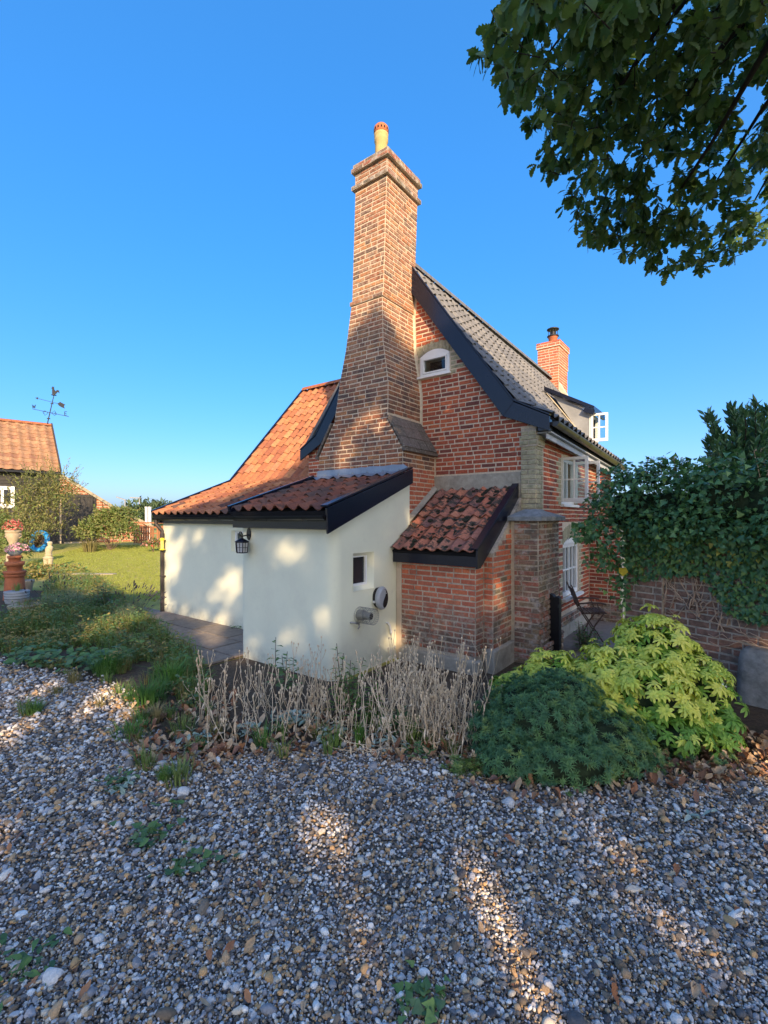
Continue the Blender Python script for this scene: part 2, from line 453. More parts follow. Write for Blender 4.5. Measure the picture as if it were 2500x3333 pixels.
m_wood_dk = mat('dark_weathered_wood', [(0.055, 0.035, 0.027), (0.075, 0.05, 0.04)], rough=0.6, nscale=25, nstr=0.35, bump=0.3)
m_wood_tar = mat('tarred_wood', [(0.009, 0.009, 0.011)], rough=0.5, nscale=30, nstr=0.4, bump=0.5)
m_barnboard = mat('weathered_black_board', [(0.045, 0.043, 0.042), (0.06, 0.056, 0.052), (0.035, 0.034, 0.034)], rough=0.85, nscale=6, nstr=0.3, bump=0.3)
m_fence = mat('orange_brown_fence_stain', [(0.33, 0.145, 0.07), (0.28, 0.12, 0.06), (0.36, 0.17, 0.09)], rough=0.85, nscale=9, nstr=0.25, bump=0.2)
m_soffit = mat('grey_white_soffit', [(0.42, 0.45, 0.50)], rough=0.5, nscale=4, nstr=0.1, bump=0)
m_slab = mat('concrete_slab', [(0.20, 0.165, 0.135), (0.17, 0.145, 0.12), (0.23, 0.185, 0.15)], rough=0.95, nscale=14, nstr=0.25, bump=0.4, patches=[((0.10, 0.09, 0.075), 5, 0.55, 0.7, 0.6)])
m_soil = mat('garden_soil', [(0.075, 0.055, 0.038)], rough=1, nscale=20, nstr=0.5, bump=1.0, bdist=0.03, patches=[((0.16, 0.11, 0.065), 14, 0.5, 0.65, 0.6), ((0.05, 0.07, 0.025), 3, 0.52, 0.66, 0.5)])
m_gravelbase = mat('gravel_bed', [(0.13, 0.115, 0.095)], rough=1, nscale=60, nstr=0.6, bump=1.0, bscale=90, bdist=0.02)
m_lawnblade = mat('lawn_blade', [(0.36, 0.37, 0.09), (0.28, 0.34, 0.08), (0.46, 0.41, 0.13), (0.50, 0.42, 0.17)], rough=0.8, nstr=0, bump=0, transl=0.25)
m_lawn = mat('lawn_grass', [(0.34, 0.33, 0.075)], rough=1, nscale=1.5, nstr=0.3, bump=0.9, bscale=30, bdist=0.03,
             patches=[((0.50, 0.40, 0.14), 0.9, 0.46, 0.64, 0.7), ((0.20, 0.27, 0.05), 2.3, 0.54, 0.7, 0.6), ((0.48, 0.40, 0.17), 12, 0.56, 0.72, 0.5)])
m_stonechip = mat('gravel_stone', [(0.36, 0.34, 0.31), (0.23, 0.22, 0.22), (0.44, 0.42, 0.38), (0.20, 0.135, 0.08), (0.065, 0.062, 0.06), (0.29, 0.28, 0.265), (0.27, 0.18, 0.10), (0.11, 0.105, 0.10), (0.34, 0.29, 0.22), (0.10, 0.075, 0.05), (0.16, 0.155, 0.155), (0.32, 0.19, 0.085), (0.045, 0.042, 0.042), (0.13, 0.10, 0.07), (0.20, 0.19, 0.18)],
                  hard=True, nscale=120, nstr=0.25, bump=0.3, bscale=160, rough=0.75)
m_bark = mat('oak_bark', [(0.035, 0.028, 0.022)], rough=1, nscale=20, nstr=0.4, bump=0.8)
m_twig = mat('brown_twig', [(0.10, 0.07, 0.05)], rough=0.95, nscale=20, nstr=0.3, bump=0.3)
m_ivystem = mat('ivy_stem', [(0.17, 0.12, 0.085)], rough=0.95, nscale=20, nstr=0.35, bump=0.3)
m_oak = mat('oak_leaf', [(0.040, 0.078, 0.024), (0.030, 0.062, 0.022), (0.052, 0.095, 0.026), (0.075, 0.11, 0.03), (0.035, 0.07, 0.026)], rough=0.5, nscale=30, nstr=0.2, bump=0.0, transl=0.24)
m_ivy = mat('ivy_leaf', [(0.024, 0.062, 0.026), (0.032, 0.078, 0.032), (0.020, 0.050, 0.024), (0.042, 0.092, 0.032), (0.028, 0.07, 0.030), (0.075, 0.13, 0.035)], rough=0.38, nscale=40, nstr=0.2, bump=0.0, transl=0.12, spec=0.4)
m_ivy_y = mat('yellowing_ivy_leaf', [(0.12, 0.19, 0.05), (0.085, 0.15, 0.04), (0.10, 0.17, 0.045), (0.17, 0.22, 0.06), (0.075, 0.14, 0.04), (0.36, 0.30, 0.06)], rough=0.4, nscale=40, nstr=0.2, bump=0.0, transl=0.15)
m_bay = mat('bay_leaf', [(0.026, 0.062, 0.030), (0.034, 0.075, 0.036), (0.020, 0.048, 0.026)], rough=0.35, nscale=30, nstr=0.2, bump=0.0, transl=0.12, spec=0.4)
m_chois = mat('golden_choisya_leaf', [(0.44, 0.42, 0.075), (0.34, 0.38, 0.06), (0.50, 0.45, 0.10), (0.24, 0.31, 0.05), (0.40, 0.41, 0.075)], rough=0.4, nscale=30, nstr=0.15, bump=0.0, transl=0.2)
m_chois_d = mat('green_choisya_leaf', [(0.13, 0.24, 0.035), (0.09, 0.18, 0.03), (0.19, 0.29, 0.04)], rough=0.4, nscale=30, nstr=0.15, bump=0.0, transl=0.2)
m_spurge = mat('blue_green_sprig', [(0.048, 0.105, 0.046), (0.036, 0.085, 0.042), (0.062, 0.125, 0.05), (0.08, 0.14, 0.05)], rough=0.6, nscale=30, nstr=0.2, bump=0.0, transl=0.15)
m_spurge_l = mat('light_green_sprig', [(0.13, 0.19, 0.05), (0.09, 0.15, 0.05), (0.17, 0.21, 0.06)], rough=0.6, nscale=30, nstr=0.2, bump=0.0, transl=0.15)
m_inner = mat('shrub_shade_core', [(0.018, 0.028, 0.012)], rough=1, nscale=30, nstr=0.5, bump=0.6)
m_straw = mat('dry_stem', [(0.44, 0.345, 0.235), (0.37, 0.285, 0.19), (0.49, 0.395, 0.275), (0.32, 0.24, 0.155)], rough=0.95, nscale=40, nstr=0.2, bump=0.0)
m_dead = mat('fallen_leaf', [(0.30, 0.19, 0.10), (0.19, 0.085, 0.042), (0.38, 0.265, 0.155), (0.24, 0.12, 0.06), (0.33, 0.23, 0.14), (0.14, 0.075, 0.05)], hard=True, rough=0.8, nscale=60, nstr=0.25, bump=0.2)
m_grass = mat('grass_blade', [(0.075, 0.15, 0.03), (0.055, 0.12, 0.028), (0.11, 0.18, 0.04), (0.15, 0.17, 0.055), (0.065, 0.13, 0.035)], rough=0.6, nscale=10, nstr=0.2, bump=0.0, transl=0.2)
m_grass_dry = mat('dry_grass_blade', [(0.26, 0.21, 0.09), (0.20, 0.18, 0.07), (0.31, 0.25, 0.12), (0.13, 0.15, 0.045)], rough=0.8, nscale=10, nstr=0.2, bump=0.0, transl=0.15)
m_herb = mat('herb_leaf', [(0.055, 0.11, 0.035), (0.075, 0.135, 0.04), (0.042, 0.085, 0.036), (0.095, 0.14, 0.06), (0.05, 0.095, 0.045)], rough=0.6, nscale=20, nstr=0.2, bump=0.0, transl=0.2)
m_herb_y = mat('ochre_herb_leaf', [(0.24, 0.19, 0.05), (0.19, 0.17, 0.05), (0.29, 0.21, 0.07), (0.16, 0.15, 0.05)], rough=0.7, nscale=20, nstr=0.2, bump=0.0, transl=0.2)
m_silver = mat('silver_felt_leaf', [(0.24, 0.29, 0.24), (0.19, 0.25, 0.19), (0.29, 0.33, 0.28)], rough=0.9, nscale=20, nstr=0.15, bump=0.0, transl=0.1)
m_lav = mat('lavender_leaf', [(0.10, 0.135, 0.085), (0.075, 0.105, 0.07), (0.12, 0.15, 0.10)], rough=0.8, nscale=20, nstr=0.2, bump=0.0)
m_lavfl = mat('faded_lavender_flower', [(0.075, 0.06, 0.085), (0.06, 0.05, 0.06)], rough=0.9, nscale=30, nstr=0.2, bump=0.0)
m_shrub = mat('garden_shrub_leaf', [(0.15, 0.165, 0.055), (0.11, 0.13, 0.045), (0.21, 0.21, 0.07), (0.26, 0.22, 0.085), (0.13, 0.15, 0.06)], rough=0.6, nscale=10, nstr=0.2, bump=0.0, transl=0.2)
m_shrub2 = mat('bright_shrub_leaf', [(0.14, 0.20, 0.05), (0.19, 0.23, 0.06), (0.10, 0.155, 0.04), (0.27, 0.24, 0.09)], rough=0.6, nscale=10, nstr=0.2, bump=0.0, transl=0.2)
m_fartree = mat('far_tree_leaf', [(0.055, 0.09, 0.035), (0.07, 0.105, 0.045), (0.045, 0.075, 0.03)], rough=0.8, nscale=4, nstr=0.2, bump=0.0)
m_pink = mat('pink_petal', [(0.62, 0.17, 0.36), (0.70, 0.30, 0.50), (0.72, 0.5, 0.45), (0.75, 0.62, 0.55)], rough=0.6, nstr=0, bump=0, transl=0.2)
m_red = mat('red_petal', [(0.55, 0.055, 0.06), (0.62, 0.16, 0.14), (0.70, 0.45, 0.36)], rough=0.6, nstr=0, bump=0, transl=0.2)
m_blue = mat('bright_blue_vinyl', [(0.03, 0.26, 0.62)], rough=0.3, nscale=4, nstr=0.15, bump=0.1, patches=[((0.25, 0.5, 0.75), 6, 0.6, 0.7, 0.7)])
m_statue = mat('lichened_cast_stone', [(0.42, 0.36, 0.24)], rough=0.95, nscale=20, nstr=0.2, bump=0.4, patches=[((0.25, 0.22, 0.14), 8, 0.55, 0.7, 0.5)])
m_iron = mat('black_iron', [(0.03, 0.032, 0.036)], rough=0.5, nstr=0, bump=0)
m_lamp = mat('grey_lamp_column', [(0.28, 0.29, 0.30)], rough=0.5, nstr=0, bump=0)
m_barnbrick = mat('barn_brick', [(0.40, 0.15, 0.075), (0.34, 0.12, 0.065), (0.44, 0.18, 0.09), (0.30, 0.11, 0.06)], nscale=10, nstr=0.25, bump=0.2)
m_copingpale = mat('pale_verge_coping', [(0.36, 0.31, 0.22)], rough=0.95, nscale=6, nstr=0.3, bump=0.4)
m_potgrey = mat('grey_glazed_pot', [(0.32, 0.34, 0.35)], rough=0.6, nscale=10, nstr=0.2, bump=0.1)
m_potbuff = mat('buff_planter', [(0.40, 0.32, 0.22)], rough=0.85, nscale=10, nstr=0.2, bump=0.2)
m_whitefl = mat('white_petal', [(0.75, 0.75, 0.72)], rough=0.6, nstr=0, bump=0)
# ------------------------------------------------------------------ the cottage
HO = Vector((-3.7, 5.5, 0))
house = thing('brick_cottage', 'old red brick cottage with a tall tapering chimney, cream rendered lean-tos and pantile roofs', 'house',
              AB(HO.x, HO.y), HANG)
HM = Matrix.Translation(AB(HO.x, HO.y)) @ Matrix.Rotation(HANG, 4, 'Z')
def HB(): return M(HO)
BRICKS = []      # (Var, matrix (house local before offset), rnd, parent)
TILES = []

def brick_vars(mname, mt):
    out = []
    for k in range(4):
        r = random.Random(k * 13 + 5)
        j = lambda s: (r.random() - 0.5) * s
        m = M()
        # x length, y outward, z height; front face slightly smaller than the arris
        fr = [(-.47 + j(.03), .5, -.40 + j(.10)), (.47 + j(.03), .5, -.40 + j(.10)), (.47 + j(.03), .5, .40 + j(.10)), (-.47 + j(.03), .5, .40 + j(.10))]
        md = [(-.5 + j(.012), .22, -.5 + j(.05)), (.5 + j(.012), .22, -.5 + j(.05)), (.5 + j(.012), .22, .5 + j(.05)), (-.5 + j(.012), .22, .5 + j(.05))]
        bk = [(x, -.5, z) for x, _, z in md]
        fs = [(0, 3, 2, 1)]
        for i in range(4):
            i2 = (i + 1) % 4
            fs.append((i, i2, 4 + i2, 4 + i)); fs.append((4 + i, 4 + i2, 8 + i2, 8 + i))
        m.add(fr + md + bk, fs)
        out.append(Var(m, mname, mt))
    return out
BV = {k: brick_vars(k, m) for k, m in dict(brick=m_brick, chimney_brick=m_brick_ch, red=m_brick_lt, gault=m_brick_y, pier=m_brick_pier, garden=m_brick_garden, barn=m_barnbrick).items()}

def sub(iv, cut):
    out = []
    for a, b in iv:
        for c, d in cut:
            if d <= a or c >= b: continue
            if c > a: out.append((a, c))
            a = max(a, d)
        if a < b: out.append((a, b))
    return out

def brickwork(store, parent, var, pos, n, z0, z1, ivf, ch=.067, L=.222, J=.0135, phase=0.0, bond='flemish', proud=.006, vf=None, seed=1, wob=.002):
    """pos(u,z)->Vector on the wall face; n outward; ivf(z)->[(u0,u1)]. Lays courses of bricks in STORE."""
    r = random.Random(seed)
    n = Vector(n)
    k0 = math.ceil((z0) / ch - 1e-6)
    k = k0
    while k * ch < z1 - 0.02:
        zl = k * ch; zc = zl + ch / 2
        for (ua, ub) in ivf(zc):
            u = ua; i = k % 2
            first = True
            while u < ub - .012:
                if bond == 'flemish':
                    l = L if i % 2 == 0 else L / 2 - .004
                elif bond == 'english':
                    l = L if k % 2 == 0 else L / 2 - .004
                else:
                    l = L if r.random() < .78 else L / 2
                if first and bond != 'flemish' and k % 2: l = l * .55
                if first: l += r.uniform(-.02, .02)
                first = False
                l += r.uniform(-.007, .007)
                e = min(u + l, ub)
                if ub - e < .045: e = ub
                uc = (u + e) / 2; ln = e - u - J * r.uniform(.8, 1.2)
                if ln > .02:
                    h = (ch - J) * r.uniform(.94, 1.04)
                    p = pos(uc, zc + r.uniform(-wob, wob))
                    tx = (pos(uc + .05, zc) - pos(uc - .05, zc)).normalized()
                    tz = (pos(uc, zc + .03) - pos(uc, zc - .03)).normalized()
                    nn = tx.cross(tz); nn = nn if nn.dot(n) > 0 else -nn
                    dep = .03
                    pr = proud + r.uniform(-.002, .003)
                    c = p + nn * (pr - dep / 2)
                    v = BV[vf(uc, zc) if vf else var][r.randrange(4)]
                    store.append((v, basis(tx * ln, nn * dep, tz * h, c), r.random(), parent))
                u = e; i += 1
        k += 1

def lin(tab, z):
    for (z0, *v0), (z1, *v1) in zip(tab, tab[1:]):
        if z <= z1:
            t = 0 if z1 == z0 else max(0, (z - z0) / (z1 - z0))
            return [a + (b - a) * t for a, b in zip(v0, v1)]
    return list(tab[-1][1:])

# ---- main roof profile in the gable plane
ROOF_R = [(-1.99, 3.23), (-2.477, 3.48), (-4.33, 6.02)]
ROOF_L = [(-6.70, 3.19), (-6.323, 3.40), (-4.33, 6.02)]
def roof_z(a):
    if a > -4.33:
        return lin([(-x, z) for x, z in ROOF_R], -a)[0]
    return lin([(x, z) for x, z in ROOF_L], a)[0]
def gable_iv(z):
    z = z + .06
    ar = -2.19 if z < 3.25 else (lin([(z_, a_) for a_, z_ in ROOF_R], z)[0] - .06)
    al = -6.60 if z < 3.15 else (lin([(z_, a_) for a_, z_ in ROOF_L], z)[0] + .06)
    return [(al, min(ar, -2.19))]

BG = 6.4
WX0, WX1, WZ0, WZS = -4.06, -3.53, 4.10, 4.44       # attic window
def arch_z(u): return WZS + .09 * (1 - ((u - (WX0 + WX1) / 2) / .265) ** 2)

# gable wall core with a hole for the attic window, cut into pieces
gw = HB()
def gp(u, v, w): return (u, w, v)
def gpoly(poly, w0=BG, w1=BG + .28): gw.prism(poly, gp, w0, w1)
zr = lambda a: roof_z(a) - .05
gpoly([(-6.60, 0), (-2.19, 0), (-2.19, zr(-2.25)), (-2.477, zr(-2.477)), (-2.94, WZ0), (-6.60 + .75, WZ0), (-6.323, zr(-6.323)), (-6.60, zr(-6.6))])
gpoly([(-5.86, WZ0), (WX0, WZ0), (WX0, zr(WX0) if zr(WX0) < 5.65 else 5.62), (-4.33, 5.95), (-4.6, 5.6)])
gpoly([(WX1, WZ0), (-2.94, WZ0), (WX1 + .0, zr(WX1))])
gpoly([(WX0, 4.54), (WX1, 4.54), (WX1, zr(WX1)), (WX0, 5.6)])
gable = gw.build('gable_wall', m_mortar, house)

def gable_bricks(z):
    iv = gable_iv(z)
    cut = []
    # chimney breast against the wall
    p = lin(CHIM, z)
    cut.append((p[0] - .01, p[1] + .012 + (.03 if z > 3.3 else 0)))
    if WZ0 - .02 < z < 4.62:
        if z < WZS: cut.append((WX0 - .01, WX1 + .01))
        else:
            cut.append((WX0 - .12, WX1 + .12) if z < 4.50 else (WX0 + .02, WX1 + .05))
    if z < 2.53: cut.append((-3.79, -2.41))            # cement band and roof below it
    cut.append((-2.402, -2.19) if z < 3.13 else (9, 9))
    return sub(iv, sorted(cut))
CHIM = [(0, -5.448, -3.794, 5.512), (2.86, -5.448, -3.794, 5.512), (2.861, -5.448, -3.794, 5.512), (3.33, -5.16, -4.075, 5.52), (3.40, -5.115, -4.065, 5.522),
        (3.85, -5.04, -4.065, 5.532), (3.99, -5.018, -4.085, 5.535), (4.5, -4.904, -4.175, 5.553), (5.17, -4.81, -4.207, 5.578), (5.20, -4.792, -4.188, 5.575), (6.93, -4.725, -4.122, 5.575), (7.4, -4.71, -4.11, 5.575)]
def gq(u, z):
    # gault quoins round the attic window
    if WZ0 - .01 < z < 4.6 and WX0 - .22 < u < WX1 + .24:
        k = int(z / .067)
        w = .12 if k % 2 else .22
        if u < WX0 + .05 or u < WX1 + w: return 'gault'
    return 'brick'
brickwork(BRICKS, gable, 'brick', lambda u, z: Vector((u, BG, z)), (0, -1, 0), 2.5, 6.0, gable_bricks, vf=gq, seed=3)
brickwork(BRICKS, gable, 'brick', lambda u, z: Vector((u, BG, z)), (0, -1, 0), 2.2, 2.5, lambda z: [(-6.60, -5.46)], seed=4)

# attic arch voussoirs
for i in range(11):
    u = WX0 - .06 + (WX1 - WX0 + .12) * (i + .5) / 11
    zc = arch_z(max(WX0, min(WX1, u))) + .075
    sl = -2 * .09 * (u + 3.795) / .265 ** 2 * .5
    ang = math.atan(sl)
    tz = Vector((-math.sin(ang) * .6, 0, 1)).normalized(); tx = Vector((tz.z, 0, -tz.x))
    BRICKS.append((BV['gault'][i % 4], basis(tx * .05, Vector((0, -1, 0)) * .03, tz * .15, (u, BG + .008, zc)), rng.random(), gable))
# attic window
aw = HB()
y0, y1 = BG - .012, BG + .07
xs = [WX0 + (WX1 - WX0) * i / 8 for i in range(9)]
top = [(x, arch_z(x)) for x in xs]
aw.prism([(WX0, WZS - .035)] + [(WX1, WZS - .035)] + top[::-1], gp, y0, y1)
aw.box(WX0, WX0 + .045, y0, y1, WZ0 + .03, WZS - .037); aw.box(WX1 - .045, WX1, y0, y1, WZ0 + .03, WZS - .037)
aw.box(WX0 + .047, WX1 - .047, y0, y1, WZ0 + .03, WZ0 + .065)
wf = aw.build('attic_window', m_white, gable, bevel=.004)
sb = HB(); x0, x1, z0, z1 = WX0 + .047, WX1 - .047, WZ0 + .067, WZS - .038
for a_, b_, c_, d_ in ((x0, x0 + .022, z0, z1), (x1 - .022, x1, z0, z1), (x0 + .023, x1 - .023, z0, z0 + .022), (x0 + .023, x1 - .023, z1 - .022, z1)):
    sb.box(a_, b_, y0 - .012, y1 - .03, c_, d_)
sb.build('sash', m_white, wf, bevel=.003)
HB().box(x0 + .02, x1 - .02, y0 + .03, y0 + .036, z0 + .02, z1 - .02).build('pane', m_clear, wf)
rv = HB()      # deep cream reveal behind the glass and dark room
rv.box(x0 - .01, x0 + .012, y0 + .06, BG + .20, z0 - .02, z1 + .02); rv.box(x1 - .012, x1 + .01, y0 + .06, BG + .20, z0 - .02, z1 + .02)
rv.box(x0, x1, y0 + .06, BG + .20, z1, z1 + .02); rv.box(x0, x1, y0 + .06, BG + .20, z0 - .03, z0 - .005)
rv.build('window_reveal', m_fillet, wf)
HB().box(x0 - .02, x1 + .02, BG + .201, BG + .23, z0 - .04, z1 + .04).build('dark_room', m_dark, wf)
HB().box(WX0 - .06, WX1 + .025, BG - .05, BG + .06, WZ0 - .005, WZ0 + .028).build('window_sill', m_white, wf, bevel=.004)

# cement band above the small tiled roof
cb = HB()
cb.box(-3.79, -2.405, BG - .022, BG + .02, 2.18, 2.525)
cb.build('cement_band', m_cement, gable)
# pale mortar line where the chimney meets the gable
fl = HB()
pr = []
for z in (2.9, 3.35, 3.85, 4.5, 5.15):
    a1 = lin(CHIM, z)[1]
    pr.append((a1, z))
for (a_, z_), (a2, z2) in zip(pr, pr[1:]):
    fl.add([(a_ - .01, BG - .028, z_), (a_ + .034, BG - .004, z_), (a2 + .034, BG - .004, z2), (a2 - .01, BG - .028, z2)], [(0, 1, 2, 3)])
fl.build('mortar_fillet', m_fillet, gable)

# ---- gault brick corner pilaster
pl = HB(); PA0, PA1, PB0, PB1 = -2.402, -2.185, BG - .03, BG + .235
pl.box(PA0 + .004, PA1 - .004, PB0 + .004, PB1, 0, 3.11); pl.box(PA0 - .01, PA1 + .022, PB0 - .022, PB1 + .02, 2.865, 3.0)
pil = pl.build('corner_pilaster', m_mortar_old, house)
brickwork(BRICKS, pil, 'gault', lambda u, z: Vector((u, PB0, z)), (0, -1, 0), 1.9, 2.86, lambda z: [(PA0, PA1)], phase=0, seed=21)
brickwork(BRICKS, pil, 'gault', lambda u, z: Vector((PA1, u, z)), (1, 0, 0), 1.9, 2.86, lambda z: [(PB0, PB1)], seed=22)
brickwork(BRICKS, pil, 'gault', lambda u, z: Vector((u, PB0 - .028, z)), (0, -1, 0), 2.86, 3.0, lambda z: [(PA0 - .012, PA1 + .025)], seed=23)
brickwork(BRICKS, pil, 'gault', lambda u, z: Vector((PA1 + .028, u, z)), (1, 0, 0), 2.86, 3.0, lambda z: [(PB0 - .02, PB1 + .02)], seed=24)
brickwork(BRICKS, pil, 'gault', lambda u, z: Vector((u, PB0 + .004, z)), (0, -1, 0), 3.0, 3.1, lambda z: [(PA0, PA1 - .01)], seed=25)

# ---- long side wall with casement window, sash window, plinth
SA_ = -2.20
UW = (7.56, 8.36, 2.10, 2.83)      # upper casement: b0 b1 z0 z1
LW = (7.64, 8.60, 0.61, 1.46)      # lower sash
sw = HB()
def sx(b0, b1, z0, z1): sw.box(SA_ - .3, SA_, b0, b1, z0, z1)
sx(6.685, UW[0], 0, 3.2); sx(UW[0], UW[1], 0, LW[2]) if False else None
sx(8.70, 11.2, 0, 3.05); sx(UW[0], 8.70, LW[3] + .09, UW[2]); sx(UW[0], 8.70, UW[3], 3.1); sx(UW[0], 8.70, 0, LW[2])
sx(UW[1], 8.70, UW[2], UW[3]); sx(UW[0], LW[0], LW[2], LW[3] + .09); sx(LW[1], 8.70, LW[2], LW[3] + .09)
side = sw.build('side_wall', m_mortar, house)
def larch(b): return LW[3] + .09 * (1 - ((b - 8.15) / .45) ** 2)
def side_iv(z):
    cut = []
    if UW[2] - .03 < z < UW[3] + .02: cut.append((UW[0] - .012, UW[1] + .012))
    if LW[2] - .05 < z < LW[3] + .12: cut.append((LW[0] - .01, LW[1] + .01))
    if LW[3] + .12 <= z < LW[3] + .33: cut.append((LW[0] - .03, LW[1] + .03))
    return sub([(PB1 + .01, 9.26 if z < 1.9 else 11.2)], sorted(cut))
def sq(u, z):
    k = int(z / .067); w = .11 if k % 2 else .22
    if UW[2] - .02 < z < UW[3] and (UW[0] - w < u < UW[0] or UW[1] < u < UW[1] + w): return 'gault'
    if LW[2] - .05 < z < LW[3] + .15 and (LW[0] - w < u < LW[0] or LW[1] < u < LW[1] + w): return 'gault'
    return 'brick'
brickwork(BRICKS, side, 'brick', lambda u, z: Vector((SA_, u, z)), (1, 0, 0), .34, 3.1, side_iv, vf=sq, seed=31)
for i in range(13):
    u = LW[0] - .02 + (LW[1] - LW[0] + .04) * (i + .5) / 13
    zc = larch(max(LW[0], min(LW[1], u))) + .13
    BRICKS.append((BV['gault'][i % 4], basis(Vector((0, 1, 0)) * .058, Vector((1, 0, 0)) * .03, Vector((0, 0, 1)) * .22, (SA_ - .008, u, zc)), rng.random(), side))
pn = HB()
pn.box(SA_ - .01, SA_ + .05, 6.8, 9.25, -.02, .20)
pn.build('rendered_plinth', m_cement, side)
brickwork(BRICKS, side, 'pier', lambda u, z: Vector((SA_ + .045, u, z)), (1, 0, 0), .20, .34, lambda z: [(6.8, 9.25)], seed=32)
HB().box(SA_ - .01, SA_ + .04, 6.8, 9.25, .201, .338).build('brick_plinth', m_mortar_old, side)
# lower sash window
ls = HB(); X = SA_ - .028
b0, b1, z0, z1 = LW
ls.box(X - .05, X, b0, b0 + .06, z0, z1); ls.box(X - .05, X, b1 - .06, b1, z0, z1)
ls.box(X - .05, X, b0 + .061, b1 - .061, z0, z0 + .07); ls.box(X - .05, X, b0 + .061, b1 - .061, z1 - .06, z1)
bs = [b0 + (b1 - b0) * i / 8 for i in range(9)]
ls.prism([(b0, z1 + .004), (b1, z1 + .004)] + [(b, larch(b)) for b in bs[::-1]], lambda u, v, w: (w, u, v), X - .05, X + .02)
low = ls.build('sash_window', m_white, side, bevel=.004)
gb = HB()
for k in (1, 2, 3):
    b = b0 + .06 + (b1 - b0 - .12) * k / 4
    w = .022 if k == 2 else .011
    gb.box(X - .035, X - .006, b - w, b + w, z0 + .071, z1 - .061)
for k in range(4):
    ba = b0 + .06 + (b1 - b0 - .12) * k / 4 + .024; bb = b0 + .06 + (b1 - b0 - .12) * (k + 1) / 4 - .024
    gb.box(X - .033, X - .008, ba, bb, (z0 + z1) / 2 - .012, (z0 + z1) / 2 + .012)
gb.build('glazing_bar', m_white, low)
HB().box(X - .046, X - .04, b0 + .05, b1 - .05, z0 + .06, z1 - .05).build('pane', m_glass_lt, low)
HB().box(X - .06, SA_ + .07, b0 - .05, b1 + .05, z0 - .05, z0 - .003).build('window_sill', m_white, low, bevel=.006)
# upper window frame and two open casements
uf = HB(); X = SA_ - .02
b0, b1, z0, z1 = UW
uf.box(X - .05, X, b0, b0 + .05, z0, z1); uf.box(X - .05, X, b1 - .05, b1, z0, z1); uf.box(X - .05, X, (b0 + b1) / 2 - .025, (b0 + b1) / 2 + .025, z0 + .051, z1 - .051)
uf.box(X - .05, X, b0 + .051, b1 - .051, z0, z0 + .05); uf.box(X - .05, X, b0 + .051, b1 - .051, z1 - .05, z1)
upw = uf.build('casement_window', m_white, side, bevel=.004)
HB().box(X - .06, SA_ + .06, b0 - .04, b1 + .04, z0 - .045, z0 - .003).build('window_sill', m_white, upw, bevel=.006)
HB().box(X - .34, X - .28, b0 - .1, b1 + .1, z0 - .1, z1 + .1).build('pale_room', m_white, upw)
def casement(bh, sgn, z0, z1, w, ang, parent, ax=SA_ - .01):
    m = HB(); g = HB()
    o = Vector((ax, bh, 0)); d = Vector((math.cos(ang), sgn * math.sin(ang), 0)); n = Vector((-d.y, d.x, 0))
    def bx(u0, u1, za, zb, t=.02, mm=m):
        c = o + d * (u0 + u1) / 2 + Vector((0, 0, (za + zb) / 2))
        mm.obox(c, d * (u1 - u0) / 2, n * t, Vector((0, 0, (zb - za) / 2)))
    st = .045
    bx(0, st, z0, z1); bx(w - st, w, z0, z1); bx(st + .001, w - st - .001, z0, z0 + .06); bx(st + .001, w - st - .001, z1 - st, z1)
    bx(w / 2 - .012, w / 2 + .012, z0 + .061, z1 - st - .001, .012)
    zm = (z0 + z1) / 2
    bx(st + .001, w / 2 - .013, zm - .012, zm + .012, .012); bx(w / 2 + .013, w - st - .001, zm - .012, zm + .012, .012)
    bx(st - .006, w - st + .006, z0 + .055, z1 - st + .006, .0025, g)
    c = m.build('casement', m_white, parent, bevel=.003)
    g.build('pane', m_clear, parent)
casement(UW[0] + .005, 1, UW[2] + .03, UW[3] - .005, .40, R(4), upw)
casement(UW[1] - .005, -1, UW[2] + .03, UW[3] - .005, .40, R(2), upw)
# projecting buttress wall at the end of the yard
bw = HB(); bw.box(SA_, -1.66, 9.26, 9.6, 0, 1.95)
butt = bw.build('yard_return_wall', m_mortar, house)
brickwork(BRICKS, butt, 'brick', lambda u, z: Vector((u, 9.26, z)), (0, -1, 0), .33, 1.95, lambda z: [(SA_ + .01, -1.66)], seed=41)
brickwork(BRICKS, butt, 'pier', lambda u, z: Vector((u, 9.215, z)), (0, -1, 0), 0, .33, lambda z: [(SA_ + .05, -1.62)], seed=42)
HB().box(SA_ + .05, -1.62, 9.219, 9.259, 0, .33).build('brick_plinth', m_mortar_old, butt)

# ---- chimney
cm = HB()
rings = []
def cr(z, e=0.0):
    a0, a1, b0 = lin(CHIM, z)
    return [(a0 - e, b0 - e, z), (a1 + e, b0 - e, z), (a1 + e, BG + (.0 if z < 5.9 else e), z), (a0 - e, BG + (.0 if z < 5.9 else e), z)]
cm.rings([cr(z) for z in (0, 2.86)], smooth=False); cm.rings([cr(z) for z in (2.861, 3.33, 3.4, 3.85, 3.99, 4.5, 5.17, 5.2, 6.0, 6.93, 7.19)], smooth=False)
chim = cm.build('chimney', m_mortar, house)
chB = lambda u, z: Vector((u, lin(CHIM, z)[2], z))
chR = lambda u, z: Vector((lin(CHIM, z)[1], u, z))
chL = lambda u, z: Vector((lin(CHIM, z)[0], u, z))
brickwork(BRICKS, chim, 'chimney_brick', chB, (0, -1, 0), 2.55, 6.94, lambda z: [tuple(lin(CHIM, z)[:2])], seed=51, bond='rand', J=.0115)
brickwork(BRICKS, chim, 'chimney_brick', chR, (1, 0, 0), 3.36, 6.94, lambda z: [(lin(CHIM, z)[2], BG - .01 if z < 5.85 else BG)], seed=52, bond='rand', J=.0115)
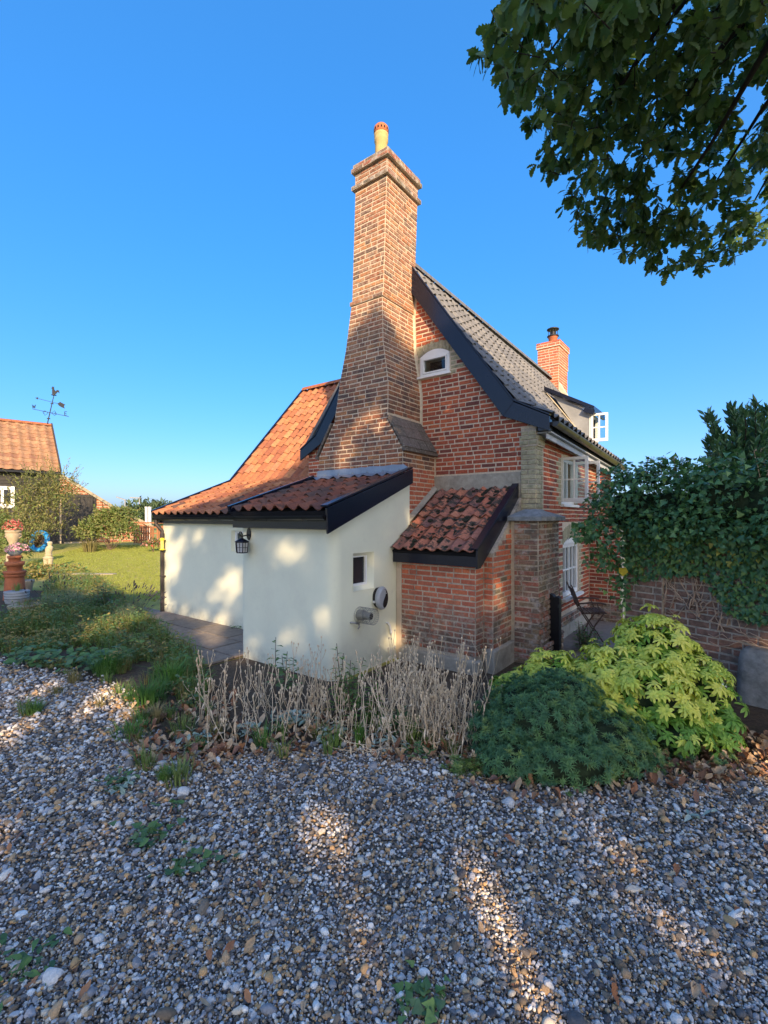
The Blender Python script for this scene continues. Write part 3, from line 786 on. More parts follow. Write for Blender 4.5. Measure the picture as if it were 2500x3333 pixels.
brickwork(BRICKS, chim, 'chimney_brick', chR, (1, 0, 0), .9, 2.87, lambda z: [(lin(CHIM, z)[2] + (.0 if z > 2.35 else .0), BG - .02)], seed=53, bond='rand', vf=lambda u, z: 'red' if z < 2.6 else 'chimney_brick')
brickwork(BRICKS, chim, 'chimney_brick', chL, (-1, 0, 0), 3.4, 6.94, lambda z: [(lin(CHIM, z)[2], BG)], seed=54, bond='rand')
# oversailing courses
def band(z0, z1, e, seed, var='chimney_brick'):
    a0, a1, b0 = lin(CHIM, min(z0, 7.18))
    b1 = BG
    a0 -= e; a1 += e; b0 -= e; b1 += e
    m = HB(); m.box(a0, a1, b0, b1, z0 + .004, z1 - .004)
    o = m.build('oversailing_course', m_mortar_old, chim)
    h = z1 - z0
    for posf, n_, iv in ((lambda u, z: Vector((u, b0, z)), (0, -1, 0), (a0, a1)), (lambda u, z: Vector((a1, u, z)), (1, 0, 0), (b0, b1)), (lambda u, z: Vector((a0, u, z)), (-1, 0, 0), (b0, b1))):
        brickwork(BRICKS, chim, var, lambda u, z: posf(u, z + z0), n_, 0, h + .019, lambda z: [iv], seed=seed, ch=.067, bond='rand', proud=.004); seed += 1
band(5.17, 5.237, .018, 61)
band(6.93, 6.997, .045, 64, 'pier')
band(7.0, 7.19, .004, 68)
band(7.19, 7.257, .052, 72, 'pier')
band(7.257, 7.324, .03, 76, 'pier')
cap = HB(); a0, a1, b0 = lin(CHIM, 7.18)
cap.add([(a0 - .02, b0 - .02, 7.322), (a1 + .02, b0 - .02, 7.322), (a1 + .02, BG + .02, 7.322), (a0 - .02, BG + .02, 7.322), (a0 + .14, b0 + .16, 7.40), (a1 - .14, b0 + .16, 7.40), (a1 - .14, BG - .16, 7.40), (a0 + .14, BG - .16, 7.40)],
        [(0, 1, 5, 4), (1, 2, 6, 5), (2, 3, 7, 6), (3, 0, 4, 7), (4, 5, 6, 7)])
cap.build('cement_flaunching', m_cement, chim)
pot = HB()
pot.lathe([(.108, 7.33), (.100, 7.5), (.096, 7.80), (.110, 7.83), (.110, 7.87), (.104, 7.88), (.112, 7.91), (.112, 7.945), (.08, 7.946)], (-4.51, 5.95, 0), 24)
pt_o = pot.build('chimney_pot', m_buffclay, chim)
pc = HB()
pc.lathe([(.085, 7.93), (.113, 7.948), (.116, 8.0), (.113, 8.05), (.09, 8.078), (.045, 8.092), (.0, 8.095)], (-4.51, 5.95, 0), 24, cap=False)
pc_o = pc.build('terracotta_pot_cap', m_terra2, chim)
for k in range(14):
    ph = HB()
    an = 2 * math.pi * k / 14
    ph.obox((-4.51 + .1145 * math.cos(an), 5.95 + .1145 * math.sin(an), 8.0), (math.cos(an) * .004, math.sin(an) * .004, 0), (-math.sin(an) * .010, math.cos(an) * .010, 0), (0, 0, .016))
    ph.build('cap_vent', m_dark, pc_o)
# tiled weathering slopes on the two shoulders of the breast
for sgn, lo, hi in ((1, (-3.775, 2.885), (-4.07, 3.37)), (-1, (-5.47, 2.885), (-5.15, 3.38))):
    d = Vector((hi[0] - lo[0], 0, hi[1] - lo[1])); n = Vector((d.z, 0, -d.x)).normalized() * sgn
    if n.z < 0: n = -n
    m = HB()
    for k in range(3):
        for j in range(4):
            b_a = 5.49 + (BG - .01 - 5.49) * j / 4; b_b = 5.49 + (BG - .01 - 5.49) * (j + 1) / 4 - .004
            p0 = Vector((lo[0], 0, lo[1])) + d * k / 3; p1 = Vector((lo[0], 0, lo[1])) + d * ((k + 1) / 3 - .01)
            c = (p0 + p1) / 2 + n * .016 + Vector((0, (b_a + b_b) / 2, 0))
            mm = HB(); mm.obox(c, d * (.333 - .01) / 2, Vector((0, (b_b - b_a) / 2, 0)), n * rng.uniform(.016, .022))
            mm.build('weathering_tile', m_lichen, chim, bevel=.005)
    m.obox(Vector((lo[0] + sgn * .012, (5.485 + BG) / 2, 2.862)), (.03, 0, 0), (0, (BG - 5.485) / 2, 0), (0, 0, .026))
    m.build('weathering_ledge', m_lichen, chim, bevel=.004)

# ---- bargeboards of the main gable
def barge(pts, wdt, b0, b1, name, endcut, parent, drip=True):
    m = HB()
    n = len(pts)
    inner = []
    for i, (a_, z_) in enumerate(pts):
        ns = []
        for (p, q) in ((pts[i - 1], pts[i]) if i else (None, None), (pts[i], pts[i + 1]) if i < n - 1 else (None, None)):
            if p is None: continue
            dx, dz = q[0] - p[0], q[1] - p[1]; l = math.hypot(dx, dz)
            nn = (dz / l, -dx / l)
            if nn[1] > 0: nn = (-nn[0], -nn[1])
            ns.append(nn)
        if len(ns) == 1: o = ns[0]; s = wdt
        else:
            o = ((ns[0][0] + ns[1][0]) / 2, (ns[0][1] + ns[1][1]) / 2); l = math.hypot(*o); s = wdt / l; o = (o[0] / l, o[1] / l)
        if i == 0 and endcut: inner.append((a_, z_ - endcut))
        else: inner.append((a_ + o[0] * s, z_ + o[1] * s))
    for i in range(n - 1):
        m.prism([pts[i], pts[i + 1], inner[i + 1], inner[i]], gp, b0, b1)
    return m.build(name, m_black, parent, bevel=.004)
OVB = BG - .10
barge([(-1.985, 3.235), (-2.477, 3.49), (-4.15, 5.85)], .23, OVB, OVB + .03, 'bargeboard', .20, house)
barge([(-6.74, 3.17), (-6.323, 3.41), (-5.0, 5.20)], .20, OVB, OVB + .03, 'bargeboard', .19, house)
# verge capping strip on the board's top edge, soffit behind it
vc = HB()
for p, q in (((-1.985, 3.245), (-2.477, 3.505)), ((-2.477, 3.505), (-4.16, 5.88))):
    vc.bar((p[0], OVB + .03, p[1] + .012), (q[0], OVB + .03, q[1] + .012), .075, .018)
for p, q in (((-6.74, 3.18), (-6.323, 3.425)), ((-6.323, 3.425), (-5.0, 5.215))):
    vc.bar((p[0], OVB + .03, p[1] + .012), (q[0], OVB + .03, q[1] + .012), .075, .018)
vc.build('verge_capping', m_black, house)
HB().prism([(-1.99, 3.06), (-2.15, 3.06), (-2.15, 3.28), (-1.99, 3.20)], gp, OVB + .031, BG + .02).build('eaves_box_end', m_black, house)

# ---- pantiles
def tile_vars(mt, name, seed0, amp=.030, thick=.014):
    out = []
    for k in range(3):
        r = random.Random(seed0 + k)
        m = M()
        n = 9
        def prof(t):      # S shaped section across one cover width
            return amp * (0.55 * math.cos(2 * math.pi * (t - .18)) + .45 * max(0, math.cos(2 * math.pi * (t - .18))) ** 1.5) / .75
        xs = [i / (n - 1) * 1.06 - .03 for i in range(n)]
        j = [r.uniform(-.002, .002) for _ in xs]
        lo = [(x, -.02 + r.uniform(-.012, .012), prof(x) + thick + .012 + j[i]) for i, x in enumerate(xs)]
        md = [(x, .45, prof(x) + thick * .75 + .006 + j[i]) for i, x in enumerate(xs)]
        hi = [(x, 1.10, prof(x) + .001) for i, x in enumerate(xs)]
        lo2 = [(x, y, z - thick) for x, y, z in lo]
        m.rings([lo2, lo], cap=False, closed=False, smooth=False); m.rings([lo, md, hi], cap=False, closed=False, smooth=True)
        # crisp front edge
        out.append(Var(m, name, mt))
    return out
TV = {k: tile_vars(m, 'pantile', i * 10, amp=.021 if k == 'mossy' else .030) for i, (k, m) in enumerate(dict(orange=m_tile_or, dark=m_tile_dk, mossy=m_tile_ms, grey=m_tile_gr, barn=m_tile_barn).items())}

def tile_roof(store, parent, key, o, ux, uy, w, l, rows, u0f=lambda y: 0.0, u1f=None, width=.225, seed=1, jit=1.0, lift=.02, sag=0.0, keyf=None):
    """o: eave corner; ux along the eave, uy up the slope; rows of tiles from the eave up"""
    r = random.Random(seed)
    ux = Vector(ux).normalized(); uy = Vector(uy).normalized(); n = ux.cross(uy)
    if n.z < 0: n = -n
    g = l / rows
    for i in range(rows):
        ua, ub = u0f(i / rows), (u1f(i / rows) if u1f else w)
        cols = max(1, round((ub - ua) / width)); cw = (ub - ua) / cols
        for c in range(cols):
            u = ua + c * cw
            s = -sag * math.sin(math.pi * (u / max(w, .1))) * math.sin(math.pi * min(1, (i + .5) / rows))
            p = Vector(o) + ux * u + uy * (i * g) + n * (lift + s + r.uniform(0, .004) * jit)
            tw = r.uniform(-.012, .012) * jit
            d = (uy + ux * tw).normalized(); x = (ux - uy * tw).normalized()
            k = keyf(u, i) if keyf else key
            store.append((TV[k][r.randrange(3)], basis(x * cw, d * g, n, p), r.random(), parent))

def slab(o, ux, uy, w, l, t, name, mt, parent, u1top=None, u0top=0.0, mk=HB):
    ux = Vector(ux).normalized(); uy = Vector(uy).normalized(); n = ux.cross(uy)
    if n.z < 0: n = -n
    o = Vector(o); q = [o, o + ux * w, o + ux * (u1top if u1top is not None else w) + uy * l, o + ux * u0top + uy * l]
    m = mk()
    m.add([p - n * t for p in q] + q, [(3, 2, 1, 0), (4, 5, 6, 7), (0, 1, 5, 4), (1, 2, 6, 5), (2, 3, 7, 6), (3, 0, 4, 7)])
    return m.build(name, mt, parent)

# main right slope (grey): sprocketed foot and steep upper part; the far edge runs back up to the rear stack
b_f = OVB + .02
e0 = Vector((-1.985, b_f, 3.235)); e1 = Vector((-1.985, 11.3, 3.02))
k0 = Vector((-2.477, b_f, 3.49)); k1 = Vector((-2.477, 11.55, 3.30))
r0 = Vector((-4.33, b_f, 6.02)); r1 = Vector((-4.33, 14.3, 5.83))
ux = (k1 - k0).normalized()
roof = slab(k0, k1 - k0, r0 - k0, (k1 - k0).length, (r0 - k0).length, .05, 'main_roof', m_dark, house, u1top=(r1 - r0).length)
slab(e0, e1 - e0, k0 - e0, (e1 - e0).length, (k0 - e0).length, .05, 'roof_sprocket', m_dark, house, u1top=(k1 - k0).length)
tile_roof(TILES, roof, 'grey', k0, k1 - k0, r0 - k0, 5.2, (r0 - k0).length, 11, u1f=lambda y: (k1 - k0).length + ((r1 - r0).length - (k1 - k0).length) * y, seed=5, sag=.03)
tile_roof(TILES, roof, 'grey', e0, e1 - e0, k0 - e0, 5.0, (k0 - e0).length, 2, u1f=lambda y: (e1 - e0).length, seed=6)
# main left slope (out of sight) and the ridge
slab((-6.70, 14.3, 3.19), (0, -1, 0), Vector((-4.33, 0, 6.02)) - Vector((-6.70, 0, 3.19)), 14.3 - b_f, 3.69, .06, 'main_roof_far_slope', m_tile_gr, house)
rd = HB()
for i in range(24):
    p = r0.lerp(r1, i / 24); q = r0.lerp(r1, (i + .97) / 24)
    rings = []
    for e in (p, q):
        rings.append([e + Vector((.13 * math.cos(R(a)), 0, .11 * math.sin(R(a)) - .005)) for a in (-10, 30, 60, 90, 120, 150, 190)])
    rd.rings(rings, closed=False, cap=False)
rd.build('ridge_tiles', m_tile_gr, house)
# side fascia, soffit and gutter
fs = HB(); fs.bar((-2.02, b_f + .04, 3.13), (-2.02, 11.3, 2.93), .022, .15)
fs.build('fascia', m_black, house)
sf = HB(); sf.bar((-2.10, b_f + .1, 3.045), (-2.10, 11.3, 2.855), .20, .016); sf.build('soffit', m_soffit, house)
HB().bar((-2.06, b_f + .1, 2.995), (-2.06, 11.3, 2.80), .02, .07).build('frieze_board', m_soffit, house)
def gutter(p, q, name, parent, r=.055, brackets=5, up=Vector((0, 0, 1)), mt=None):
    m = HB(); p = Vector(p); q = Vector(q); d = (q - p).normalized(); s = up.cross(d).normalized()
    arc = [R(180 + 180 * i / 8) for i in range(9)]
    def ring(c, rr): return [c + s * rr * math.cos(a) + Vector((0, 0, 1)) * rr * math.sin(a) for a in arc]
    m.rings([ring(p, r), ring(q, r)], closed=False, cap=False)
    m.rings([ring(p, r - .006), ring(q, r - .006)], closed=False, cap=False)
    m.add(ring(p, r), [tuple(range(9))]); m.add(ring(q, r), [tuple(range(9))])
    o = m.build(name, mt or m_gut, parent)
    for k in range(brackets):
        c = p.lerp(q, (k + .5) / brackets)
        b = HB(); b.rings([ring(c - d * .015, r + .005), ring(c + d * .015, r + .005)], closed=False, cap=False)
        b.build('gutter_bracket', m_gut, o)
    return o
gutter((-1.94, b_f + .05, 3.165), (-1.94, 11.25, 2.955), 'gutter', house, r=.062, brackets=7)

# rear stack on the ridge
rs = HB(); RA0, RA1, RB0, RB1 = -4.60, -4.03, 13.6, 14.45
rs.box(RA0, RA1, RB0, RB1, 5.0, 6.86)
rstk = rs.build('rear_chimney', m_mortar, house)
for z0_, z1_, e in ((5.2, 6.2, 0), (6.2, 6.72, .02), (6.72, 6.86, .05)):
    if e: HB().box(RA0 - e, RA1 + e, RB0 - e, RB1 + e, z0_ + .004, z1_ - .002).build('oversailing_course', m_mortar, rstk)
    brickwork(BRICKS, rstk, 'red', lambda u, z: Vector((u, RB0 - e, z)), (0, -1, 0), z0_, z1_, lambda z: [(RA0 - e, RA1 + e)], seed=81, ch=.075, J=.014)
    brickwork(BRICKS, rstk, 'red', lambda u, z: Vector((RA1 + e, u, z)), (1, 0, 0), z0_, z1_, lambda z: [(RB0 - e, RB1 + e)], seed=82, ch=.075, J=.014)
rp = HB(); rp.lathe([(.15, 6.86), (.125, 6.9), (.12, 7.1), (.135, 7.12), (.135, 7.15), (.11, 7.16)], (-4.31, 14.0, 0), 18); rp.build('chimney_pot', m_terra, rstk)
rc = HB(); rc.lathe([(.165, 7.16), (.165, 7.185), (.10, 7.19)], (-4.31, 14.0, 0), 18); rc.lathe([(.17, 7.36), (.175, 7.38), (.12, 7.41), (0, 7.42)], (-4.31, 14.0, 0), 18)
for k in range(10):
    an = 2 * math.pi * k / 10
    rc.tube([(-4.31 + .13 * math.cos(an), 14 + .13 * math.sin(an), 7.18), (-4.31 + .13 * math.cos(an), 14 + .13 * math.sin(an), 7.37)], .008, 4)
rc.lathe([(.07, 7.15), (.07, 7.3)], (-4.31, 14.0, 0), 12)
rc.build('chimney_cowl', m_iron, rstk)
HB().prism([(-4.03, 5.2), (-3.75, 5.2), (-4.03, 5.72)], gp, RB0 - .02, RB0 + .2).build('lead_apron', m_fillet, rstk)

# dormer
dm = HB(); DB0, DB1, DA = 10.2, 10.95, -2.42
dm.prism([(DA, 3.35), (DA, 4.04), (-3.16, 4.52)], gp, DB0, DB0 + .03)
dm.prism([(DA, 3.35), (DA, 4.04), (-3.16, 4.52)], gp, DB1 - .03, DB1)
dorm = dm.build('dormer', m_leaddull, house)
HB().box(DA - .004, DA + .006, DB0 - .004, DB0 + .03, 3.36, 4.04).build('lead_edge_roll', m_leaddull, dorm)
dr = HB(); dr.prism([(-2.30, 4.06), (-2.30, 4.13), (-3.30, 4.69), (-3.30, 4.60)], gp, DB0 - .09, DB1 + .09)
dr.build('dormer_roof', m_black, dorm)
HB().prism([(-2.31, 3.95), (-2.31, 4.058), (-2.46, 4.135), (-2.52, 4.05)], gp, DB0 - .085, DB0 - .06).build('dormer_barge', m_black, dorm)
HB().box(-2.335, -2.29, DB0 - .08, DB1 + .08, 3.99, 4.055).build('dormer_fascia', m_black, dorm)
dw = HB(); dw.box(DA - .03, DA + .02, DB0 + .031, DB1 - .031, 3.36, 3.42); dw.box(DA - .03, DA + .02, DB0 + .031, DB0 + .08, 3.421, 3.98); dw.box(DA - .03, DA + .02, DB1 - .08, DB1 - .031, 3.421, 3.98)
dw.box(DA - .03, DA + .02, DB0 + .031, DB1 - .031, 3.981, 4.03); dwf = dw.build('dormer_window', m_white, dorm)
HB().box(DA - .3, DA - .1, DB0 + .031, DB1 - .031, 3.3, 4.04).build('dark_room', m_dark, dwf)
casement(DB0 + .05, 1, 3.43, 4.0, .32, R(8), dwf, ax=DA + .025)
lf = HB()
lf.bar((-2.2, DB0 - .03, 3.34), (-2.477, DB0 - .03, 3.475), .06, .012); lf.bar((-2.477, DB0 - .03, 3.485), (-3.3, DB0 - .03, 4.60), .06, .012)
lf.build('lead_soaker_strip', m_fillet, dorm)

# ---- rear wing with orange pantiles (catslide over the cream wing)
WA0, WA1 = -9.257, -5.42
we0 = Vector((WA0, 4.74, 1.93)); wk0 = Vector((WA0, 6.57, 2.66)); wr0 = Vector((WA0, 8.84, 5.24))
lo_l = (wk0 - we0).length; up_l = (wr0 - wk0).length
lowr = slab(we0, (1, 0, 0), wk0 - we0, WA1 - WA0, lo_l, .06, 'catslide_roof', m_dark, house)
tile_roof(TILES, lowr, 'orange', we0, (1, 0, 0), wk0 - we0, WA1 - WA0, lo_l, 7, seed=11, keyf=lambda u, i: 'dark' if (rng.random() < max(0, .55 - i * .07) and u > 1.0) or rng.random() < .1 else 'orange', jit=1.6)
upr = slab(wk0, (1, 0, 0), wr0 - wk0, 2.9, up_l, .06, 'wing_roof', m_dark, house)
tile_roof(TILES, upr, 'orange', wk0, (1, 0, 0), wr0 - wk0, 2.9, up_l, 12, seed=12, jit=1.3, sag=.02)
slab((WA0 + 4.5, 11.2, 2.66), (-1, 0, 0), Vector((0, -2.27, 2.58)), 4.5, 3.43, .06, 'wing_roof_back_slope', m_tile_or, house)
rr = HB()
for i in range(9):
    p = wr0 + Vector((i * .33, 0, .03)); q = p + Vector((.325, 0, 0))
    rr.rings([[e + Vector((0, .13 * math.cos(R(a)), .09 * math.sin(R(a)))) for a in (-10, 30, 60, 90, 120, 150, 190)] for e in (p, q)], closed=False, cap=False)
rr.build('ridge_tiles', m_ridge, house)
wb = HB()
for p, q in ((we0, wk0), (wk0, wr0)):
    n = (q - p).normalized(); n = Vector((0, -n.z, n.y))
    wb.bar(p + Vector((-.03, 0, .02)), q + Vector((-.03, 0, .02)), .05, .16, up=n)
wb.build('wing_verge_board', m_black, house)
# wing walls: gable end and front
wgl = HB()
wgl.prism([(4.88, -.02), (10.9, -.02), (10.9, 2.6), (8.84, 5.1), (6.57, 2.55), (4.88, 1.88)], lambda u, v, w: (w, u, v), -9.14, -8.9)
wgl.build('wing_end_wall', m_render, house)
def wavy(name, path, z0, ztop, parent, mt, seed, nz=18, amp=.007):
    """a rendered wall following PATH (list of (a,b)); ztop(a,b) gives its top"""
    rings = []
    for i in range(nz + 1):
        ring = []
        for (a_, b_) in path:
            zt = ztop(a_, b_); z = z0 + (zt - z0) * i / nz
            d = mnoise.noise(Vector((a_ * 1.6, b_ * 1.6, z * 1.6 + seed))) * amp * 2 + mnoise.noise(Vector((a_ * 5, b_ * 5, z * 5 + seed))) * amp * .35
            ring.append((a_ + d * .7, b_ - d * .7, z))
        rings.append(ring)
    m = HB(); m.rings(rings, closed=False, cap=False)
    return m.build(name, mt, parent)
NW = (-6.87, -6.33, 1.32, 1.665)
wf_ = HB()
path = [(-9.14 + (9.14 - 5.3) * i / 40, 4.88) for i in range(41)]
# front of the wing in three bands, leaving the small window
wing = wavy('wing_front_wall', [p for p in path if p[0] < -6.905] + [(-6.9, 4.88)], -.03, lambda a, b: 1.86, house, m_render, 3)
for z0_, z1_, nm in ((-.03, NW[2], 0), (NW[3], 1.86, 1)):
    wavy('wing_front_panel', [(-6.9 + .66 * i / 8, 4.88) for i in range(9)], z0_, lambda a, b, z1_=z1_: z1_, wing, m_render, 3)
wavy('wing_front_panel', [(-6.24 + .9 * i / 8, 4.88) for i in range(9)], -.03, lambda a, b: 1.86, wing, m_render, 3)
nw = HB(); y = 4.925
nw.box(NW[0], NW[0] + .045, y, y + .05, NW[2], NW[3]); nw.box(NW[1] - .045, NW[1], y, y + .05, NW[2], NW[3]); nw.box(NW[0] + .046, NW[1] - .046, y, y + .05, NW[2], NW[2] + .045); nw.box(NW[0] + .046, NW[1] - .046, y, y + .05, NW[3] - .045, NW[3])
nwf = nw.build('wing_window', m_white, wing, bevel=.003)
HB().box(NW[0] + .03, NW[1] - .03, y + .025, y + .03, NW[2] + .03, NW[3] - .03).build('pane', m_glass_wing, nwf)
rvw = HB()
rvw.add([(-6.9, 4.87, NW[2]), (-6.9, 4.87, NW[3]), (NW[0], y + .01, NW[3]), (NW[0], y + .01, NW[2])], [(0, 1, 2, 3)])
rvw.add([(-6.9, 4.87, NW[3]), (-6.24, 4.87, NW[3]), (NW[1], y + .01, NW[3] - .004), (NW[0], y + .01, NW[3] - .004)], [(0, 1, 2, 3)])
rvw.add([(-6.9, 4.87, NW[2]), (-6.24, 4.87, NW[2]), (NW[1], y + .01, NW[2] + .004), (NW[0], y + .01, NW[2] + .004)], [(3, 2, 1, 0)])
rvw.add([(-6.24, 4.87, NW[2]), (-6.24, 4.87, NW[3]), (NW[1], y + .01, NW[3]), (NW[1], y + .01, NW[2])], [(3, 2, 1, 0)])
rvw.build('window_reveal', m_render, nwf)
HB().box(-9.2, -5.4, 4.80, 4.825, 1.775, 1.91).build('fascia', m_black, house)
gutter((-9.24, 4.745, 1.885), (-5.40, 4.745, 1.895), 'gutter', house, brackets=5)
dp = HB()
dp.tube([(-9.16, 4.745, 1.84), (-9.16, 4.745, 1.76), (-9.10, 4.83, 1.62), (-9.09, 4.83, 1.55), (-9.09, 4.83, .03)], .036, 10)
dp.lathe([(.044, 1.50), (.044, 1.57)], (-9.09, 4.83, 0), 10)
dpo = dp.build('downpipe', m_pipe, house)
for z in (1.42, .72):
    HB().box(-9.14, -9.03, 4.80, 4.875, z, z + .02).build('pipe_bracket', m_pipe, dpo)

# ---- cream lean-to box
CA0, CA1, CB0 = -5.372, -3.684, 3.956
def box_top(a, b): return 1.86 + (b - 3.956) * .335 + (.05 if b > 3.96 else 0)
path = [(CA0, 5.45 - 1.4 * i / 8) for i in range(9)]
for k in range(1, 5):
    an = R(180 + 90 * k / 4); path.append((CA0 + .05 + .05 * math.cos(an), CB0 + .05 + .05 * math.sin(an)))
path += [(CA0 + .08 + (1.43) * i / 16, CB0) for i in range(1, 17)]
for k in range(1, 7):
    an = R(270 + 90 * k / 6); path.append((CA1 - .14 + .14 * math.cos(an), CB0 + .14 + .14 * math.sin(an)))
path2 = [(CA1, CB0 + .16 + (4.30 - CB0 - .16) * i / 3) for i in range(4)]
cbox = wavy('cream_lean_to_wall', path, -.03, box_top, house, m_render, 5)
wavy('cream_side_panel', [path[-1]] + path2, -.03, box_top, cbox, m_render, 5)
SWN = (4.30, 4.70, 1.00, 1.46)
for z0_, zt in ((-.03, lambda a, b: SWN[2]), (SWN[3], box_top)):
    wavy('cream_side_panel', [(CA1, 4.30 + .4 * i / 5) for i in range(6)], z0_, zt, cbox, m_render, 5, nz=10)
wavy('cream_side_panel', [(CA1, 4.70 + .82 * i / 8) for i in range(9)], -.03, box_top, cbox, m_render, 5)
# splayed opening and little window
ox = CA1 - .06
ow = (4.32, 4.635, 1.05, 1.415)
sp = HB()
O = [(CA1 + .004, SWN[0], SWN[2]), (CA1 + .004, SWN[1], SWN[2]), (CA1 + .004, SWN[1], SWN[3]), (CA1 + .004, SWN[0], SWN[3])]
I = [(ox, ow[0], ow[2]), (ox, ow[1], ow[2]), (ox, ow[1], ow[3]), (ox, ow[0], ow[3])]
Mi = [(CA1 - .03, p[1] * .55 + q[1] * .45, p[2] * .55 + q[2] * .45) for p, q in zip(O, I)]
O2 = [(CA1 + .004, p[1] + (p[1] - 4.5) * .02, p[2]) for p in O]
sp.rings([O2, Mi, I], cap=False, smooth=True)
sp.build('splayed_reveal', m_render, cbox)
sw2 = HB(); t = .028
sw2.box(ox - .04, ox + .004, ow[0], ow[0] + t, ow[2], ow[3]); sw2.box(ox - .04, ox + .004, ow[1] - t, ow[1], ow[2], ow[3]); sw2.box(ox - .04, ox + .004, ow[0] + t, ow[1] - t, ow[2], ow[2] + t); sw2.box(ox - .04, ox + .004, ow[0] + t, ow[1] - t, ow[3] - .012, ow[3])
swf = sw2.build('small_side_window', m_white, cbox)
HB().box(ox - .03, ox - .025, ow[0] + .01, ow[1] - .01, ow[2] + .01, ow[3] - .005).build('pane', m_glass, swf)
# tiles, boards, flashing
be0 = Vector((CA0 - .02, 3.80, 1.96)); bt0 = Vector((CA0 - .02, 5.50, 2.49))
broof = slab(be0, (1, 0, 0), bt0 - be0, CA1 - CA0 + .05, (bt0 - be0).length, .05, 'lean_to_roof', m_dark, house)
tile_roof(TILES, broof, 'dark', be0 + Vector((.05, 0, 0)), (1, 0, 0), bt0 - be0, CA1 - CA0 - .03, (bt0 - be0).length * .90, 6, width=.215, seed=13, jit=2.2)
vb = HB()
vb.prism([(3.775, 1.995), (5.50, 2.565), (5.50, 2.37), (3.775 + .02, 1.71)], lambda u, v, w: (w, u, v), CA1 + .045, CA1 + .072)
vb.build('lean_to_bargeboard', m_black, house, bevel=.003)
vt = HB(); vt.bar((CA1 + .03, 3.77, 2.02), (CA1 + .03, 5.48, 2.582), .10, .02); vt.build('verge_capping', m_black, house)
vl = HB(); vl.bar((CA0 - .045, 3.79, 1.99), (CA0 - .045, 5.36, 2.505), .045, .11); vl.build('verge_board', m_black, house)
HB().box(CA0 - .06, CA1 + .044, 3.86, 3.885, 1.755, 1.93).build('fascia', m_black, house)
gutter((CA0 - .22, 3.80, 1.905), (CA1 + .03, 3.80, 1.915), 'gutter', house, brackets=3)
fl = HB(); n = 22
r_top, r_bot, r_v = [], [], []
for i in range(n + 1):
    a_ = -5.47 + (CA1 + .06 + 5.47) * i / n
    r_v.append((min(a_, -3.775), 5.497 + rng.uniform(-.003, .003), 2.645 + rng.uniform(-.006, .006)))
    r_top.append((a_, 5.487, 2.555 + rng.uniform(-.004, .004)))
    ph_ = math.cos(2 * math.pi * ((a_ - be0.x - .05) / .2071 - .18))
    r_bot.append((a_, 5.23 + rng.uniform(-.012, .012), 2.487 + .026 * ph_))
fl.rings([r_v, r_top], closed=False, cap=False); fl.rings([r_top, r_bot], closed=False, cap=False)
fl.add([(-5.47, 5.487, 2.555), (-5.47, 5.23, 2.49), (-5.75, 5.36, 2.37), (-5.62, 5.487, 2.44)], [(0, 1, 2, 3)])
for k in range(6):
    fl.obox((-5.3 + k * .29, 5.482, 2.56), (.012, 0, 0), (0, .006, 0), (0, 0, .018))
fl.build('lead_flashing', m_lead, house)

# ---- brick lean-to with the mossy roof
LB0, LA1, LA2 = 5.198, -2.518, -2.39
lt = HB()
lt.box(CA1 + .004, LA1, LB0, LB0 + .22, 0, 1.40)
lt.prism([(LB0 + .222, 0), (BG - .005, 0), (BG - .005, 2.18), (LB0 + .222, 1.45)], lambda u, v, w: (w, u, v), LA2 - .22, LA2)
lt.box(CA1 + .02, LA2 - .222, LB0 + .222, BG - .01, 0, 1.4)
lto = lt.build('brick_lean_to_wall', m_mortar_old, house)
brickwork(BRICKS, lto, 'red', lambda u, z: Vector((u, LB0, z)), (0, -1, 0), .16, 1.36, lambda z: [(CA1 + .085, LA1)], seed=91, bond='rand')
brickwork(BRICKS, lto, 'red', lambda u, z: Vector((LA1, u, z)), (1, 0, 0), .16, 1.40, lambda z: [(LB0, LB0 + .215)], seed=92, bond='rand')
brickwork(BRICKS, lto, 'red', lambda u, z: Vector((u, LB0 + .222, z)), (0, -1, 0), .16, 1.42, lambda z: [(LA1 + .005, LA2)], seed=93, bond='rand')
brickwork(BRICKS, lto, 'red', lambda u, z: Vector((LA2, u, z)), (1, 0, 0), .16, 2.2, lambda z: [(LB0 + .222 if z < 1.42 else LB0 + .222 + (z - 1.42) / .56, BG - .02)], seed=94, bond='rand',
          vf=lambda u, z: 'red' if (z > .7 and (u * 7 + z * 13) % 3 > .8) else 'pier')
pl2 = HB(); pl2.box(CA1 + .08, LA1 + .05, LB0 - .05, LB0 + .1, -.02, .165); pl2.box(LA1 + .051, LA2 + .06, LB0 + .13, BG - .05, -.02, .28)
pl2.build('cement_plinth', m_cement, lto, bevel=.02)
HB().box(CA1 + .003, CA1 + .082, LB0 - .012, LB0 + .03, -.02, 1.36).build('render_strip', m_strip, lto, bevel=.01)
me0 = Vector((CA1 + .015, 5.085, 1.455)); mt0 = Vector((CA1 + .015, 6.385, 2.30))
mroof = slab(me0, (1, 0, 0), mt0 - me0, 1.22, (mt0 - me0).length, .05, 'mossy_roof', m_dark, house)
tile_roof(TILES, mroof, 'mossy', me0, (1, 0, 0), mt0 - me0, 1.20, (mt0 - me0).length - .03, 6, width=.172, seed=14, jit=2.0)
HB().box(CA1 + .01, -2.46, 5.105, 5.13, 1.30, 1.46).build('fascia', m_black, lto, bevel=.003)
mb = HB()
mb.prism([(5.07, 1.50), (6.372, 2.345), (6.372, 2.12), (5.16, 1.29), (5.07, 1.285)], lambda u, v, w: (w, u, v), -2.455, -2.43)
mb.build('lean_to_bargeboard', m_black, lto, bevel=.003)
